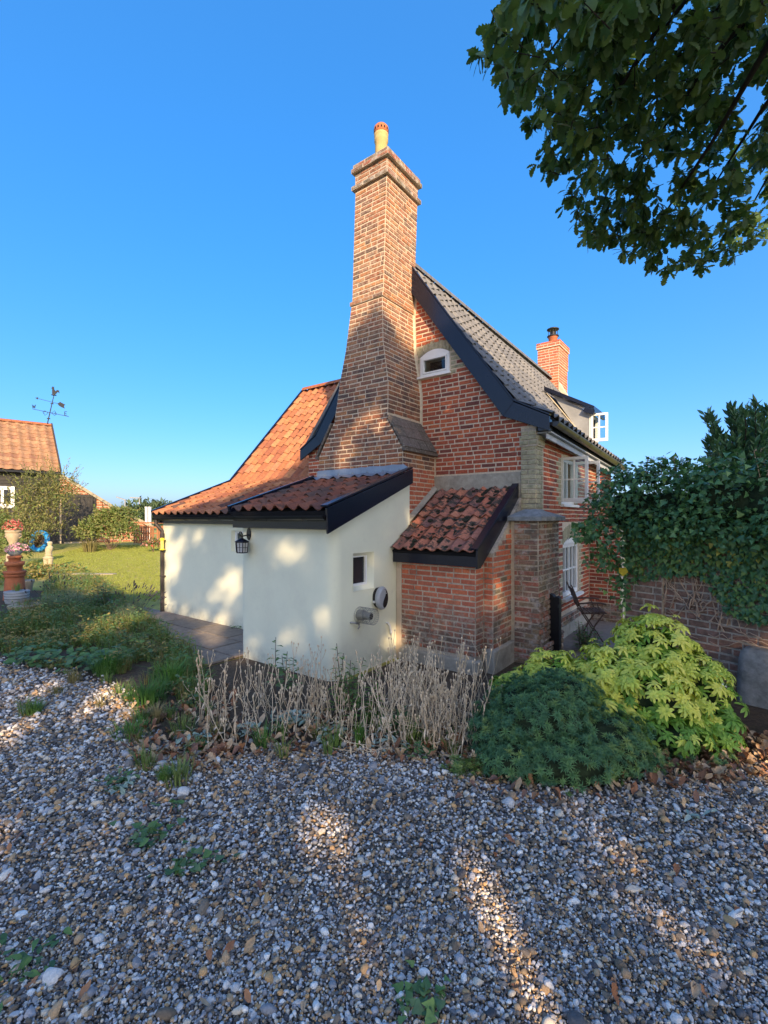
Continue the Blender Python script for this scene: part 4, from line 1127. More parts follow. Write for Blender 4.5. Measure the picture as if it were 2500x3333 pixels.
mv = HB(); mv.bar((-2.475, 5.07, 1.515), (-2.475, 6.37, 2.36), .09, .02); mv.build('verge_capping', m_black, lto, bevel=.003)
HB().box(-2.395, -2.325, 5.985, 6.03, -.02, 1.84).build('mortar_fillet', m_fillet, lto)
cf = HB()     # mortar fillets against chimney and gable
pts_ = [(CA1 - .02, 5.45, 1.72), (-3.78, 5.56, 1.83), (-3.78, 6.0, 2.11), (-3.78, 6.37, 2.36)]
for p, q in zip(pts_, pts_[1:]): cf.bar(p, q, .12, .035, up=(.55, -.4, .8))
cf.bar((-3.78, 6.37, 2.325), (-2.47, 6.37, 2.325), .03, .07)
cf.build('mortar_flaunching', m_cement, lto)
mo = HB()
r = random.Random(5)
dsl = (mt0 - me0)
for k in range(110):
    u = r.uniform(.18, 1.14); v = r.random()
    if u < .35 and r.random() < .5: continue
    c = me0 + Vector((u, 0, 0)) + dsl * v + Vector((0, -.02, .045))
    s = r.uniform(.014, .052)
    rings = []
    nn = Vector((0, -.545, .838)); tt = dsl.normalized()
    for (rr_, hh) in ((1, 0), (.85, .35), (.5, .6), (.1, .72)):
        rings.append([c + Vector((1, 0, 0)) * s * 1.3 * rr_ * math.cos(q * math.pi / 4) * r.uniform(.8, 1.2) + tt * s * rr_ * math.sin(q * math.pi / 4) * r.uniform(.8, 1.2) + nn * (s * hh * .42 - .014) for q in range(8)])
    mo.rings(rings)
mo.build('moss_cushions', m_moss, mroof)['kind'] = 'stuff'
# ------------------------------------------------------------------ brick pieces of the cottage become objects
pieces(BRICKS, HM, None, 'brick', 'brickwork', house, 300, off=HO)
pieces(TILES, HM, None, 'pantile', 'tiling', house, 300, off=HO)

# ------------------------------------------------------------------ fittings on the cottage
# coach lantern
t = thing('wall_lantern', 'black six-sided coach lantern on a bracket at the left edge of the cream lean-to', 'lantern', AB(-5.2, 3.95, 1.5), HANG)
m = M()
for k in range(16):
    pass
m.prism([(.045 * math.cos(2 * math.pi * k / 16), .08 * math.sin(2 * math.pi * k / 16)) for k in range(16)], lambda u, v, w: (u, w, v + .17), -.012, .0)
m.prism([(-.012, .24), (.012, .24), (.022, .265), (0, .285), (-.022, .265)], lambda u, v, w: (u, w, v), -.010, 0)
m.build('backplate', m_black, t, bevel=.003)
m = M(); m.tube([(0, -.01, .16), (0, -.06, .152), (0, -.11, .145), (0, -.145, .155), (0, -.16, .18), (0, -.145, .20), (0, -.125, .195), (0, -.12, .18)], .009, 8)
m.build('bracket_arm', m_black, t)
m = M(); LC = Vector((0, -.115, 0))
def hexr(r, z, ph=30): return [LC + Vector((r * math.cos(R(60 * k + ph)), r * math.sin(R(60 * k + ph)), z)) for k in range(6)]
m.rings([hexr(.102, .068), hexr(.098, .078), hexr(.02, .118)], smooth=False); m.lathe([(.012, .115), (.012, .15)], LC, 8)
m.build('lantern_roof', m_black, t)
m = M()
lo_, hi_ = hexr(.074, -.068), hexr(.086, .066)
for k in range(6):
    k2 = (k + 1) % 6
    m.bar(lo_[k], hi_[k], .010, .010); m.bar(lo_[k], lo_[k2], .010, .012); m.bar(hi_[k], hi_[k2], .010, .012)
    m.bar((lo_[k] + lo_[k2]) / 2, (hi_[k] + hi_[k2]) / 2, .006, .006)
    m.bar((lo_[k] + hi_[k]) / 2, (lo_[k2] + hi_[k2]) / 2, .006, .006)
m.build('cage', m_black, t)
for k in range(6):
    k2 = (k + 1) % 6
    q = [lo_[k] * .985 + LC * .015, lo_[k2] * .985 + LC * .015, hi_[k2] * .985 + LC * .015, hi_[k] * .985 + LC * .015]
    mm = M(); mm.add(q, [(0, 1, 2, 3)]); mm.build('pane', m_frost, t)
m = M(); m.rings([hexr(.07, -.072), hexr(.03, -.08)], smooth=False); m.build('base_plate', m_black, t)

# car charger on the side wall (local: x out of the wall, y along it)
t = thing('car_charger', 'oval grey and black wall charger on the cream side wall beside the brick lean-to', 'charger', AB(-3.684, 4.76, .87), HANG)
def oval(x, ry, rz, n=28, dy=0): return [Vector((x, dy + ry * math.cos(2 * math.pi * k / n), rz * math.sin(2 * math.pi * k / n) * (1 + .08 * math.cos(2 * math.pi * k / n)))) for k in range(n)]
m = M(); m.rings([oval(.0, .085, .125), oval(.05, .095, .135), oval(.056, .090, .13)]); m.build('back_housing', m_plast_b, t)
m = M(); m.rings([oval(.054, .10, .14), oval(.085, .112, .148), oval(.108, .104, .14), oval(.118, .085, .122)]); m.build('grey_shell', m_plast_g, t)
m = M()
outl = []
for k in range(29):
    an = -math.pi / 2 + math.pi * k / 28
    outl.append((.082 * math.cos(an) * 1.0, .118 * math.sin(an)))
for k in range(1, 16):
    z = .118 - .236 * k / 16
    outl.append((.012 + .030 * math.sin(z / .118 * 2.6), z))
m.prism(outl, lambda u, v, w: (w, u, v), .112, .126)
pl_ = m.build('black_face', m_plast_b, t, bevel=.004)
m = M(); m.obox((.127, .035, .075), (.0008, 0, 0), (0, .004, 0), (0, 0, .004)); m.obox((.127, .035, .058), (.0008, 0, 0), (0, .016, 0), (0, 0, .003)); m.build('face_mark', m_plast_g, t)
m = M(); m.lathe([(.016, 0), (.016, .02), (.0, .021)], (0, 0, 0), 12)
o = m.build('socket_cap', m_plast_w, t); o.rotation_euler = (R(90), 0, 0); o.location = (.035, -.088, -.04)

# boiler flue with wire guard
t = thing('flue_guard', 'boiler flue in a round wire cage sticking out of the cream side wall', 'flue', AB(-3.684, 4.41, .71), HANG)
def circ(x, r, n=24, z=0): return [Vector((x, r * math.cos(2 * math.pi * k / n), z + r * math.sin(2 * math.pi * k / n))) for k in range(n)]
m = M(); m.rings([circ(0, .062), circ(.08, .062)]); m.rings([circ(.08, .05), circ(.12, .05)]); m.rings([circ(.12, .042), circ(.19, .042)]); m.build('flue_pipe', m_steel, t)
m = M(); m.rings([circ(.1905, .036), circ(.1915, .002)]); m.build('flue_mouth', m_dark, t)
m = M()
for x in (.004, .06, .12, .18, .235): m.tube(circ(x, .095) + [circ(x, .095)[0]], .0022, 4)
for k in range(24):
    p = circ(0, .095)[k]; m.tube([p, p + Vector((.235, 0, 0))], .0016, 4)
for k in range(-4, 5):
    y = k * .021; h = math.sqrt(max(0, .095 ** 2 - y * y)); m.tube([(.236, y, -h), (.236, y, h)], .0016, 4); m.tube([(.237, -h, y), (.237, h, y)], .0016, 4)
m.build('wire_cage', m_steel, t)
m = M(); m.tube([(.0, -.16, -.07), (.04, -.15, -.068), (.05, -.10, -.085), (.05, -.06, -.095), (.05, -.05, -.13), (.045, -.07, -.155)], .011, 8); m.build('condensate_pipe', m_steel, t)
# small white waste pipe
t = M(); t.tube([(0, 0, .05), (.03, .0, .05), (.045, .01, .03), (.05, .045, -.07), (.05, .05, -.09)], .014, 8)
o = t.build('waste_pipe', m_plast_w); o.location = AB(-3.684, 4.97, .46); o.rotation_euler = (0, 0, HANG)
tag(o, 'short bent white waste pipe low on the cream side wall', 'pipe')
# yellow bird feeder on the downpipe bracket
t = thing('bird_feeder', 'yellow bird feeder hanging beside the dark downpipe', 'feeder', AB(-9.0, 4.78, 1.36), HANG)
m = M(); m.lathe([(.045, .08), (.048, .10), (.03, .125), (.0, .13)], (0, 0, 0), 14); m.build('lid', m_yellow, t)
m = M(); m.lathe([(.036, -.09), (.036, .079)], (0, 0, 0), 14); m.build('seed_tube', mat('pale_yellow_seed_tube', [(0.62, 0.55, 0.16)], rough=.3, nstr=.2, nscale=60), t)
m = M(); m.lathe([(.0, -.115), (.05, -.11), (.054, -.09), (.037, -.088)], (0, 0, 0), 14); m.build('tray', m_yellow, t)
m = M(); m.tube([(0, 0, .13), (0, .0, .15), (-.03, .04, .155), (-.05, .06, .15)], .003, 5); m.build('hanger', m_iron, t)

# ------------------------------------------------------------------ brick pier, gate post, chair
P0 = Vector((-2.335, 5.96, 0))
pier = thing('brick_pier', 'weathered brick pier with a sloping grey stone cap against the cottage corner', 'pier', AB(-2.17, 6.2), HANG)
PO = Vector((-2.17, 6.2, 0)); PM = Matrix.Translation(AB(-2.17, 6.2)) @ Matrix.Rotation(HANG, 4, 'Z')
m = M(PO); m.box(-2.335, -2.015, 5.96, 6.36, -.02, 1.84); m.box(-2.178, -2.015, 6.361, 6.80, -.02, 1.84)
pcore = m.build('core', m_mortar_old, pier)
PB = []
wpier = lambda z: .012 * math.sin(z * 3.1)
brickwork(PB, pier, 'pier', lambda u, z: Vector((u, 5.96 + wpier(z) * .4, z)), (0, -1, 0), .0, 1.84, lambda z: [(-2.335 - (.05 if z < .3 else 0), -2.01 + wpier(z) + (.05 if z < .3 else 0))], seed=101, bond='rand', J=.016, proud=.012, wob=.006)
brickwork(PB, pier, 'pier', lambda u, z: Vector((-2.012 + wpier(z) + (.05 if z < .3 else 0), u, z)), (1, 0, 0), .0, 1.84, lambda z: [(5.955, 6.80)], seed=102, bond='rand', J=.016, proud=.012, wob=.006)
brickwork(PB, pier, 'pier', lambda u, z: Vector((-2.335, u, z)), (-1, 0, 0), .0, 1.84, lambda z: [(5.97, 6.3)], seed=103, bond='rand', J=.013)
m = M(PO)
ca0, ca1, cb0, cb1 = -2.40, -1.94, 5.885, 6.36
m.add([(-2.17, 6.362, 1.845), (ca1, 6.362, 1.845), (ca1, 6.87, 1.845), (-2.17, 6.87, 1.845), (-2.17, 6.362, 1.905), (ca1, 6.362, 1.905), (ca1, 6.87, 1.905), (-2.17, 6.87, 1.905), (-2.17, 6.362, 2.0), (-2.10, 6.362, 2.0), (-2.17, 6.66, 1.985)], [(3, 2, 1, 0), (1, 2, 6, 5), (2, 3, 7, 6), (0, 1, 5, 4), (3, 0, 4, 7), (5, 6, 10, 9), (6, 7, 10), (8, 9, 10), (4, 5, 9, 8), (7, 4, 8, 10)])
m.add([(ca0, cb0, 1.845), (ca1, cb0, 1.845), (ca1, cb1, 1.845), (ca0, cb1, 1.845), (ca0, cb0, 1.905), (ca1, cb0, 1.905), (ca1, cb1, 1.905), (ca0, cb1, 1.905),
       (-2.26, 6.13, 2.0), (-2.10, 6.13, 2.0), (-2.10, 6.36, 2.0), (-2.26, 6.36, 2.0)],
      [(3, 2, 1, 0), (0, 1, 5, 4), (1, 2, 6, 5), (2, 3, 7, 6), (3, 0, 4, 7), (4, 5, 9, 8), (5, 6, 10, 9), (6, 7, 11, 10), (7, 4, 8, 11), (8, 9, 10, 11)])
m.build('stone_cap', m_stone, pier, bevel=.008)
pieces(PB, PM, None, 'brick', 'brickwork', pier, 300, off=PO)

gp_ = pt(1808, 1940, 6.28); gp_.z = 0
t = thing('gate_post', 'black tarred wooden gate post beside the weathered brick pier', 'gate post', gp_, HANG)
m = M(); m.prism([(-.065, -.02), (.065, -.02), (.065, .83), (.03, .845), (.0, .835), (-.03, .865), (-.065, .875)], lambda u, v, w: (u, w, v), -.05, .05); m.build('post', m_wood_tar, t, bevel=.006)
m = M(); m.obox((.06, -.055, .72), (.012, 0, 0), (0, .012, 0), (0, 0, .02)); m.tube([(.06, -.06, .72), (.075, -.075, .72)], .006, 6); m.build('latch', m_iron, t)

# folding slatted chair in the side yard, seen side on
cp = pt(1905, 2040, 7.35); cp.z = 0
ch = thing('folding_chair', 'dark wooden folding garden chair under the sash window', 'chair', cp, R(-12))
def chair_bar(name, p, q, w=.028, d=.018):
    m = M(); m.bar(p, q, w, d); return m.build(name, m_wood_dk, ch, bevel=.003)
for y in (-.21, .21):
    chair_bar('back_leg', (-.24, y, .86), (-.10, y, .50)); chair_bar('back_leg', (-.10, y, .50), (.22, y, .0))
    chair_bar('front_leg', (-.02, y * .9, .0), (.10, y * .9, .25)); chair_bar('front_leg', (.10, y * .9, .25), (.23, y * .9, .44))
    m = M(); m.tube([(-.13, y * 1.08, .58), (.02, y * 1.08, .60), (.18, y * 1.08, .60), (.25, y * 1.08, .585)], .014, 6); m.build('armrest', m_wood_dk, ch)
    chair_bar('arm_support', (.12, y * 1.05, .60), (.18, y * 1.05, .43), .02, .014)
for k in range(8):
    x = -.06 + k * .042; chair_bar('seat_slat', (x, -.2, .44 + k * .003), (x, .2, .44 + k * .003), .03, .012)
for y in (-.19, .19): chair_bar('seat_rail', (-.09, y, .425), (.27, y, .445), .02, .02)
for k in range(5):
    f = k / 5; chair_bar('back_slat', (-.13 - .10 * f, -.2, .55 + .28 * f), (-.13 - .10 * f, .2, .55 + .28 * f), .012, .035)

# ------------------------------------------------------------------ garden wall on the right
GW0 = Vector((3.14, 6.08, 0)); GWD = Vector((.53, -.85, 0)).normalized(); GWN = Vector((-GWD.y, GWD.x, 0)) * -1
if GWN.x > 0: GWN = -GWN
GL = 3.4; GH = 2.05
gwall = thing('garden_wall', 'old brown brick garden wall half hidden by ivy on the right', 'wall', GW0)
m = M(GW0)
m.prism([(0, 0), (GL, 0), (GL, GH), (0, GH)], lambda u, v, w: GW0 + GWD * u + GWN * w + Vector((0, 0, v)), -.23, 0)
m.build('core', m_mortar_old, gwall)
GB = []
brickwork(GB, gwall, 'garden', lambda u, z: GW0 + GWD * u + Vector((0, 0, z)), GWN, 0, 2.0, lambda z: [(0, GL)], ch=.080, L=.235, J=.014, seed=111, bond='flemish', proud=.006, wob=.004)
brickwork(GB, gwall, 'garden', lambda u, z: GW0 - GWN * u + Vector((0, 0, z)), -GWD, 0, 2.0, lambda z: [(-.05, .23)], ch=.080, L=.235, J=.014, seed=112, bond='flemish', proud=.008)
# a shallow brick pier half way along
m = M(GW0); m.prism([(.0, 0), (.46, 0), (.46, 1.95), (.0, 1.95)], lambda u, v, w: GW0 + GWD * u + GWN * w + Vector((0, 0, v)), .002, .05); m.build('wall_pier_core', m_mortar_old, gwall)
brickwork(GB, gwall, 'garden', lambda u, z: GW0 + GWD * u + GWN * .05 + Vector((0, 0, z)), GWN, 0, 1.95, lambda z: [(.0, .46)], ch=.080, L=.235, J=.014, seed=113, bond='rand')
pieces(GB, Matrix.Identity(4), None, 'brick', 'brickwork', gwall, 300, off=GW0)
# grey stone block at its foot
sp_ = gpt(2475, 2290)
m = M(); r = random.Random(3)
rings = []
for z, s in ((-.02, 1.0), (.12, 1.02), (.30, 1.0), (.44, .96), (.52, .86), (.55, .70), (.56, .4)):
    ring = []
    for k in range(20):
        an = 2 * math.pi * k / 20
        c_, s_ = math.cos(an), math.sin(an)
        q = (abs(c_) ** 6 + abs(s_) ** 6) ** (-1 / 6)
        d = mnoise.noise(Vector((c_ * 2, s_ * 2, z * 4))) * .012
        ring.append(Vector((c_ * q * (.17 * s + d), s_ * q * (.14 * s + d), z)))
    rings.append(ring)
m.rings(rings)
o = m.build('stone_block', m_stone); o.location = sp_; o.rotation_euler = (0, 0, R(-50))
tag(o, 'grey weathered stone block at the foot of the garden wall on the far right', 'stone')
# ------------------------------------------------------------------ leaf shapes
def leaf_var(name, mt, st, fold=.25, curl=.3, seed=0, petiole=0.0, wave=0.0):
    """st: list of (t along, half width left, half width right). +Y is the tip, length 1."""
    m = M(); r = random.Random(seed)
    vs_ = []
    for t, wl, wr in st:
        z = -curl * t * t + wave * math.sin(t * 9 + seed)
        vs_ += [(-wl, t, z + fold * wl), (0, t, z), (wr, t, z + fold * wr)]
    fs_ = []
    for i in range(len(st) - 1):
        a = i * 3
        fs_ += [(a, a + 1, a + 4, a + 3), (a + 1, a + 2, a + 5, a + 4)]
    m.add(vs_, fs_, 0, True)
    if petiole:
        m.add([(-.012, -petiole, -.02), (.012, -petiole, -.02), (.012, .02, 0), (-.012, .02, 0)], [(0, 1, 2, 3)])
    return Var(m, name, mt)
OAK_ST = [(0, .02, .02), (.08, .07, .05), (.17, .17, .13), (.23, .09, .12), (.33, .24, .22), (.41, .13, .13), (.52, .31, .28), (.60, .18, .19), (.71, .33, .32), (.79, .21, .22), (.87, .22, .24), (.95, .12, .13), (1.0, .03, .03)]
OAKV = [leaf_var('leaf', m_oak, OAK_ST, fold=f, curl=c, seed=k, petiole=.06) for k, (f, c) in enumerate(((.15, .25), (.35, .1), (-.1, .35), (.2, .5)))]
OAKS = [leaf_var('leaf', m_oak, [(0, .03, .03), (.25, .2, .17), (.6, .3, .3), (.85, .22, .24), (1, .05, .05)], fold=f, curl=c, seed=k) for k, (f, c) in enumerate(((.15, .25), (.35, .1)))]
IVY_ST = [(0, .22, .22), (.05, .42, .42), (.22, .50, .48), (.36, .34, .34), (.55, .24, .25), (.78, .12, .12), (1, .01, .01)]
IVYV = [leaf_var('leaf', m_ivy, IVY_ST, fold=f, curl=c, seed=k, petiole=.3) for k, (f, c) in enumerate(((.25, .2), (.4, .05), (-.05, .4)))]
IVYY = [leaf_var('leaf', m_ivy_y, IVY_ST, fold=f, curl=c, seed=k, petiole=.3) for k, (f, c) in enumerate(((.25, .2), (.1, .3)))]
OBO = [(0, .03, .03), (.25, .10, .10), (.5, .19, .19), (.72, .24, .24), (.88, .19, .19), (1, .03, .03)]
LAN = [(0, .02, .02), (.2, .11, .11), (.45, .16, .16), (.7, .12, .12), (1, .01, .01)]
BAYV = [leaf_var('leaf', m_bay, LAN, fold=.5, curl=c, seed=k) for k, c in enumerate((.1, -.15, .3))]
SHRV = [leaf_var('leaf', m_shrub, LAN, fold=.4, curl=c, seed=k) for k, c in enumerate((.1, .4))]
SHR2V = [leaf_var('leaf', m_shrub2, OBO, fold=.3, curl=c, seed=k) for k, c in enumerate((.1, .4))]
HERBV = [leaf_var('leaf', m_herb, OBO, fold=.25, curl=c, seed=k, wave=.04) for k, c in enumerate((.2, .5, .0))]
HERBY = [leaf_var('leaf', m_herb_y, OBO, fold=.25, curl=c, seed=k, wave=.04) for k, c in enumerate((.2, .5))]
SILV = [leaf_var('leaf', m_silver, OBO, fold=.35, curl=c, seed=k, wave=.03) for k, c in enumerate((.2, .6))]
FARV = [leaf_var('leaf', m_fartree, LAN, fold=.2, curl=.2, seed=1)]
DEADV = [leaf_var('leaf', m_dead, OAK_ST if k < 2 else [(0, .02, .02), (.2, .2, .16), (.5, .34, .28), (.8, .22, .25), (1, .02, .02)], fold=f, curl=c, seed=k, wave=.06) for k, (f, c) in enumerate(((.8, -.5), (.3, .5), (1.2, -.3), (.2, -.7)))]

NOB = [(0, .03, .03), (.25, .07, .07), (.5, .125, .125), (.72, .155, .155), (.88, .125, .125), (1, .02, .02)]
def rosette(name, mt, n, st, elev, ln, tiers=1, seed=0, fold=.3, curl=.35):
    """whorl of leaves round +Z"""
    r = random.Random(seed); m = M()
    for q in range(tiers):
        for k in range(n):
            an = 2 * math.pi * (k + .5 * q) / n + r.uniform(-.2, .2)
            el = R(elev + q * 26 + r.uniform(-9, 9)); l = ln * r.uniform(.75, 1.1) * (1 - .22 * q)
            d = Vector((math.cos(an) * math.cos(el), math.sin(an) * math.cos(el), math.sin(el)))
            x = Vector((-math.sin(an), math.cos(an), 0)); z = x.cross(d); z = z if z.z > 0 else -z
            vs_ = []
            for t, wl, wr in st:
                c = d * (t * l) - Vector((0, 0, 1)) * curl * l * t * t
                vs_ += [c - x * wl * l + z * fold * wl * l, c, c + x * wr * l + z * fold * wr * l]
            m.add(vs_, [f for i in range(len(st) - 1) for f in ((i * 3, i * 3 + 1, i * 3 + 4, i * 3 + 3), (i * 3 + 1, i * 3 + 2, i * 3 + 5, i * 3 + 4))], 0, True)
    return Var(m, name, mt)
CHO = [rosette('leaf_whorl', m_chois, 7, NOB, 14, 1.0, 2, k, fold=.45, curl=.6) for k in range(3)]
CHOD = [rosette('leaf_whorl', m_chois_d, 7, NOB, 8, 1.0, 2, k + 5, fold=.45, curl=.6) for k in range(2)]
NAR = [(0, .03, .03), (.45, .075, .075), (1, .01, .01)]
SPU = [rosette('sprig', m_spurge, 9, NAR, 10, 1.0, 3, k, curl=.12) for k in range(3)]
SPUL = [rosette('sprig', m_spurge_l, 9, NAR, 10, 1.0, 3, k + 4, curl=.12) for k in range(2)]

def rvec(r):
    while True:
        v = Vector((r.uniform(-1, 1), r.uniform(-1, 1), r.uniform(-1, 1)))
        if 0.05 < v.length < 1: return v.normalized()

def lump(c, rad, r, seed):
    """random point on the skin of a lumpy ellipsoid (upper part), with its outward normal"""
    v = rvec(r)
    if v.z < -.35: v.z = -v.z
    k = 1 + .22 * mnoise.noise(v * 2.3 + Vector((seed, seed * .7, 0))) + .12 * mnoise.noise(v * 5 + Vector((seed, 0, seed)))
    p = Vector((v.x * rad[0], v.y * rad[1], v.z * rad[2])) * k
    n = Vector((v.x / rad[0], v.y / rad[1], v.z / rad[2])).normalized()
    return Vector(c) + p, n

def leaf_cloud(lumps, variants, n, size, r, inset=.25, up=.5, droop=.2, seed=1):
    """leaves through the outer part of several lumps"""
    out = []
    vol = [(l[1][0] * l[1][1] * l[1][2]) ** (2 / 3) for l in lumps]; tot = sum(vol)
    for (c, rad), w in zip(lumps, vol):
        for _ in range(int(n * w / tot)):
            p, nn = lump(c, rad, r, seed + c[0] * 3.1)
            p = Vector(c) + (p - Vector(c)) * (1 - inset * r.random() ** 1.6)
            d = (nn + rvec(r) * .9 + Vector((0, 0, -droop))).normalized()
            out.append((variants[r.randrange(len(variants))], frame(d, nn + rvec(r) * .5 + Vector((0, 0, up)), size * r.uniform(.6, 1.25), p), r.random()))
    return out

# ------------------------------------------------------------------ ground
def gz(x, y):
    t = min(1, max(0, (y - 12) / 15)); return .42 * t * t * (3 - 2 * t)
g = M()
ys = [-40, -12, -6, -2, 0, 2, 4, 6, 8, 10, 12, 14, 16, 18, 20, 22, 24, 26, 28, 32, 40, 60, 100, 200, 500, 1200]
xs = [-1200, -500, -200, -100, -60, -40, -30, -24, -18, -14, -10, -7, -4, -2, 0, 2, 4, 7, 12, 20, 40, 100, 300, 1200]
g.add([(x, y, gz(x, y)) for y in ys for x in xs], [(j * len(xs) + i, j * len(xs) + i + 1, (j + 1) * len(xs) + i + 1, (j + 1) * len(xs) + i) for j in range(len(ys) - 1) for i in range(len(xs) - 1)], 0, True)
tag(g.build('lawn', m_lawn), 'sunlit patchy lawn running back from the cottage', kind='structure')

EDGE_PX = [(-500, 2140), (0, 2150), (120, 2185), (220, 2200), (330, 2225), (400, 2250), (450, 2335), (500, 2400), (600, 2455), (680, 2480), (800, 2455), (900, 2438), (1050, 2428), (1250, 2432), (1400, 2462), (1520, 2500), (1600, 2545), (1750, 2570), (2050, 2560), (2200, 2520), (2350, 2500), (2500, 2497), (2900, 2480)]
EDGE = [gpt(x, y) for x, y in EDGE_PX]
def edge_y(x):
    for p, q in zip(EDGE, EDGE[1:]):
        if p.x <= x <= q.x: return p.y + (q.y - p.y) * (x - p.x) / max(1e-6, q.x - p.x)
    return EDGE[0].y if x < EDGE[0].x else EDGE[-1].y
def sheet(name, poly, z, mt, label):
    m = M(); m.add([(x, y, z) for x, y in poly], [tuple(range(len(poly)))])
    return tag(m.build(name, mt), label, kind='structure')
sheet('gravel_drive', [(-14, -9), (12, -9), (12, EDGE[-1].y)] + [(p.x, p.y) for p in EDGE[::-1]] + [(-14, EDGE[0].y)], .006, m_gravelbase, 'loose grey gravel drive in the shade')
bed = [(p.x, p.y) for p in EDGE[1:-1]]
top = [AB(-1.2, 6.6), AB(-2.3, 6.6), AB(-3.6, 5.3), AB(-3.6, 4.1), AB(-5.35, 4.1), AB(-5.35, 3.2), AB(-8.9, 3.2), Vector((-4.8, 9.6, 0)), Vector((-7.2, 12.2, 0)), Vector((-12.5, 12.0, 0)), Vector((-13, 7.5, 0))]
sheet('flower_bed', [(EDGE[-1].x + .9, EDGE[-1].y + .05), (6.5, 7.5)] + [(p.x, p.y) for p in top] + bed, .003, m_soil, 'bare brown soil of the flower beds')
sheet('side_yard', [(AB(-2.2, 6.5).x, AB(-2.2, 6.5).y), (AB(0.9, 6.3).x, AB(0.9, 6.3).y), (AB(0.9, 9.3).x, AB(0.9, 9.3).y), (AB(-2.2, 9.3).x, AB(-2.2, 9.3).y)], .012, m_slab, 'shaded paved side yard')
# paving slabs along the cream wing
path_o = sheet('garden_path', [tuple(AB(a, b).xy) for a, b in ((-5.36, 3.25), (-5.36, 4.9), (-9.1, 4.9), (-10.6, 4.9), (-10.9, 3.9), (-9.2, 3.25))], .008, m_soil, 'slab path beside the cream wing')
r = random.Random(12)
for j in range(3):
    b0 = 4.87 - .51 * (j + 1)
    for i in range(7):
        a1_ = -5.38 - .92 * i + (.35 if j == 1 else 0); a1_ = min(a1_, -5.37); a0_ = max(-5.38 - .92 * (i + 1) + (.35 if j == 1 else 0), -11)
        m = M(); dz = r.uniform(-.004, .004)
        q = [AB(a0_ + .013, b0 + .012), AB(a1_ - .013, b0 + .012), AB(a1_ - .013, b0 + .498), AB(a0_ + .013, b0 + .498)]
        m.add([(p.x, p.y, .0) for p in q] + [(p.x, p.y, .034 + dz + r.uniform(-.002, .002)) for p in q], [(4, 5, 6, 7), (0, 1, 5, 4), (1, 2, 6, 5), (2, 3, 7, 6), (3, 0, 4, 7)])
        m.build('paving_slab', m_slab, path_o, bevel=.004)

# ------------------------------------------------------------------ gravel
def scatter(name, P, rot, scl, vi, var_meshes, label, kind='stuff'):
    """one object: instances of small meshes on points"""
    sc_ = bpy.data.collections.new(name + '_source')
    for i, me in enumerate(var_meshes):
        sc_.objects.link(bpy.data.objects.new('%s_source_%02d' % (name, i), me))
    me = bpy.data.meshes.new(name); me.vertices.add(len(P)); me.vertices.foreach_set('co', P.astype(np.float32).ravel())
    a = me.attributes.new('rot', 'FLOAT_VECTOR', 'POINT'); a.data.foreach_set('vector', rot.astype(np.float32).ravel())
    a = me.attributes.new('scl', 'FLOAT_VECTOR', 'POINT'); a.data.foreach_set('vector', scl.astype(np.float32).ravel())
    a = me.attributes.new('vi', 'INT', 'POINT'); a.data.foreach_set('value', vi.astype(np.int32))
    o = link(name, me); tag(o, label, kind=kind)
    ng = bpy.data.node_groups.new(name, 'GeometryNodeTree')
    ng.interface.new_socket('Geometry', in_out='INPUT', socket_type='NodeSocketGeometry'); ng.interface.new_socket('Geometry', in_out='OUTPUT', socket_type='NodeSocketGeometry')
    N = ng.nodes.new; gi = N('NodeGroupInput'); go = N('NodeGroupOutput'); ip = N('GeometryNodeInstanceOnPoints'); ci = N('GeometryNodeCollectionInfo')
    ci.inputs['Collection'].default_value = sc_; ci.inputs['Separate Children'].default_value = True; ci.inputs['Reset Children'].default_value = True
    ip.inputs['Pick Instance'].default_value = True
    def named(n_, t_):
        q = N('GeometryNodeInputNamedAttribute'); q.data_type = t_; q.inputs[0].default_value = n_
        return [s for s in q.outputs if s.enabled][0]
    L = ng.links.new
    L(gi.outputs[0], ip.inputs['Points']); L(ci.outputs[0], ip.inputs['Instance']); L(named('vi', 'INT'), ip.inputs['Instance Index'])
    e2r = N('FunctionNodeEulerToRotation'); L(named('rot', 'FLOAT_VECTOR'), e2r.inputs[0]); L(e2r.outputs[0], ip.inputs['Rotation'])
    L(named('scl', 'FLOAT_VECTOR'), ip.inputs['Scale']); L(ip.outputs[0], go.inputs[0])
    md = o.modifiers.new('scatter', 'NODES'); md.node_group = ng
    return o

import bmesh
def stone_mesh(k):
    b = bmesh.new(); bmesh.ops.create_icosphere(b, subdivisions=2, radius=1)
    r = random.Random(k * 7 + 1)
    sx_, sy_, sz_ = r.uniform(.8, 1.3), r.uniform(.7, 1.0), r.uniform(.5, .8)
    cuts = [(rvec(r), r.uniform(.55, .85)) for _ in range(7)]
    for v in b.verts:
        p = v.co.copy()
        if k % 4:
            for n_, d_ in cuts:
                e = p.dot(n_) - d_
                if e > 0: p -= n_ * e * .9
        p *= 1 + .12 * mnoise.noise(p * 1.7 + Vector((k, 0, 0)))
        v.co = Vector((p.x * sx_, p.y * sy_, p.z * sz_))
    me = bpy.data.meshes.new('gravel_stone'); b.to_mesh(me); b.free()
    me.materials.append(m_stonechip)
    for p in me.polygons: p.use_smooth = (k % 4 == 0)
    return me
SM = [stone_mesh(k) for k in range(12)]
pts_, scs = [], []
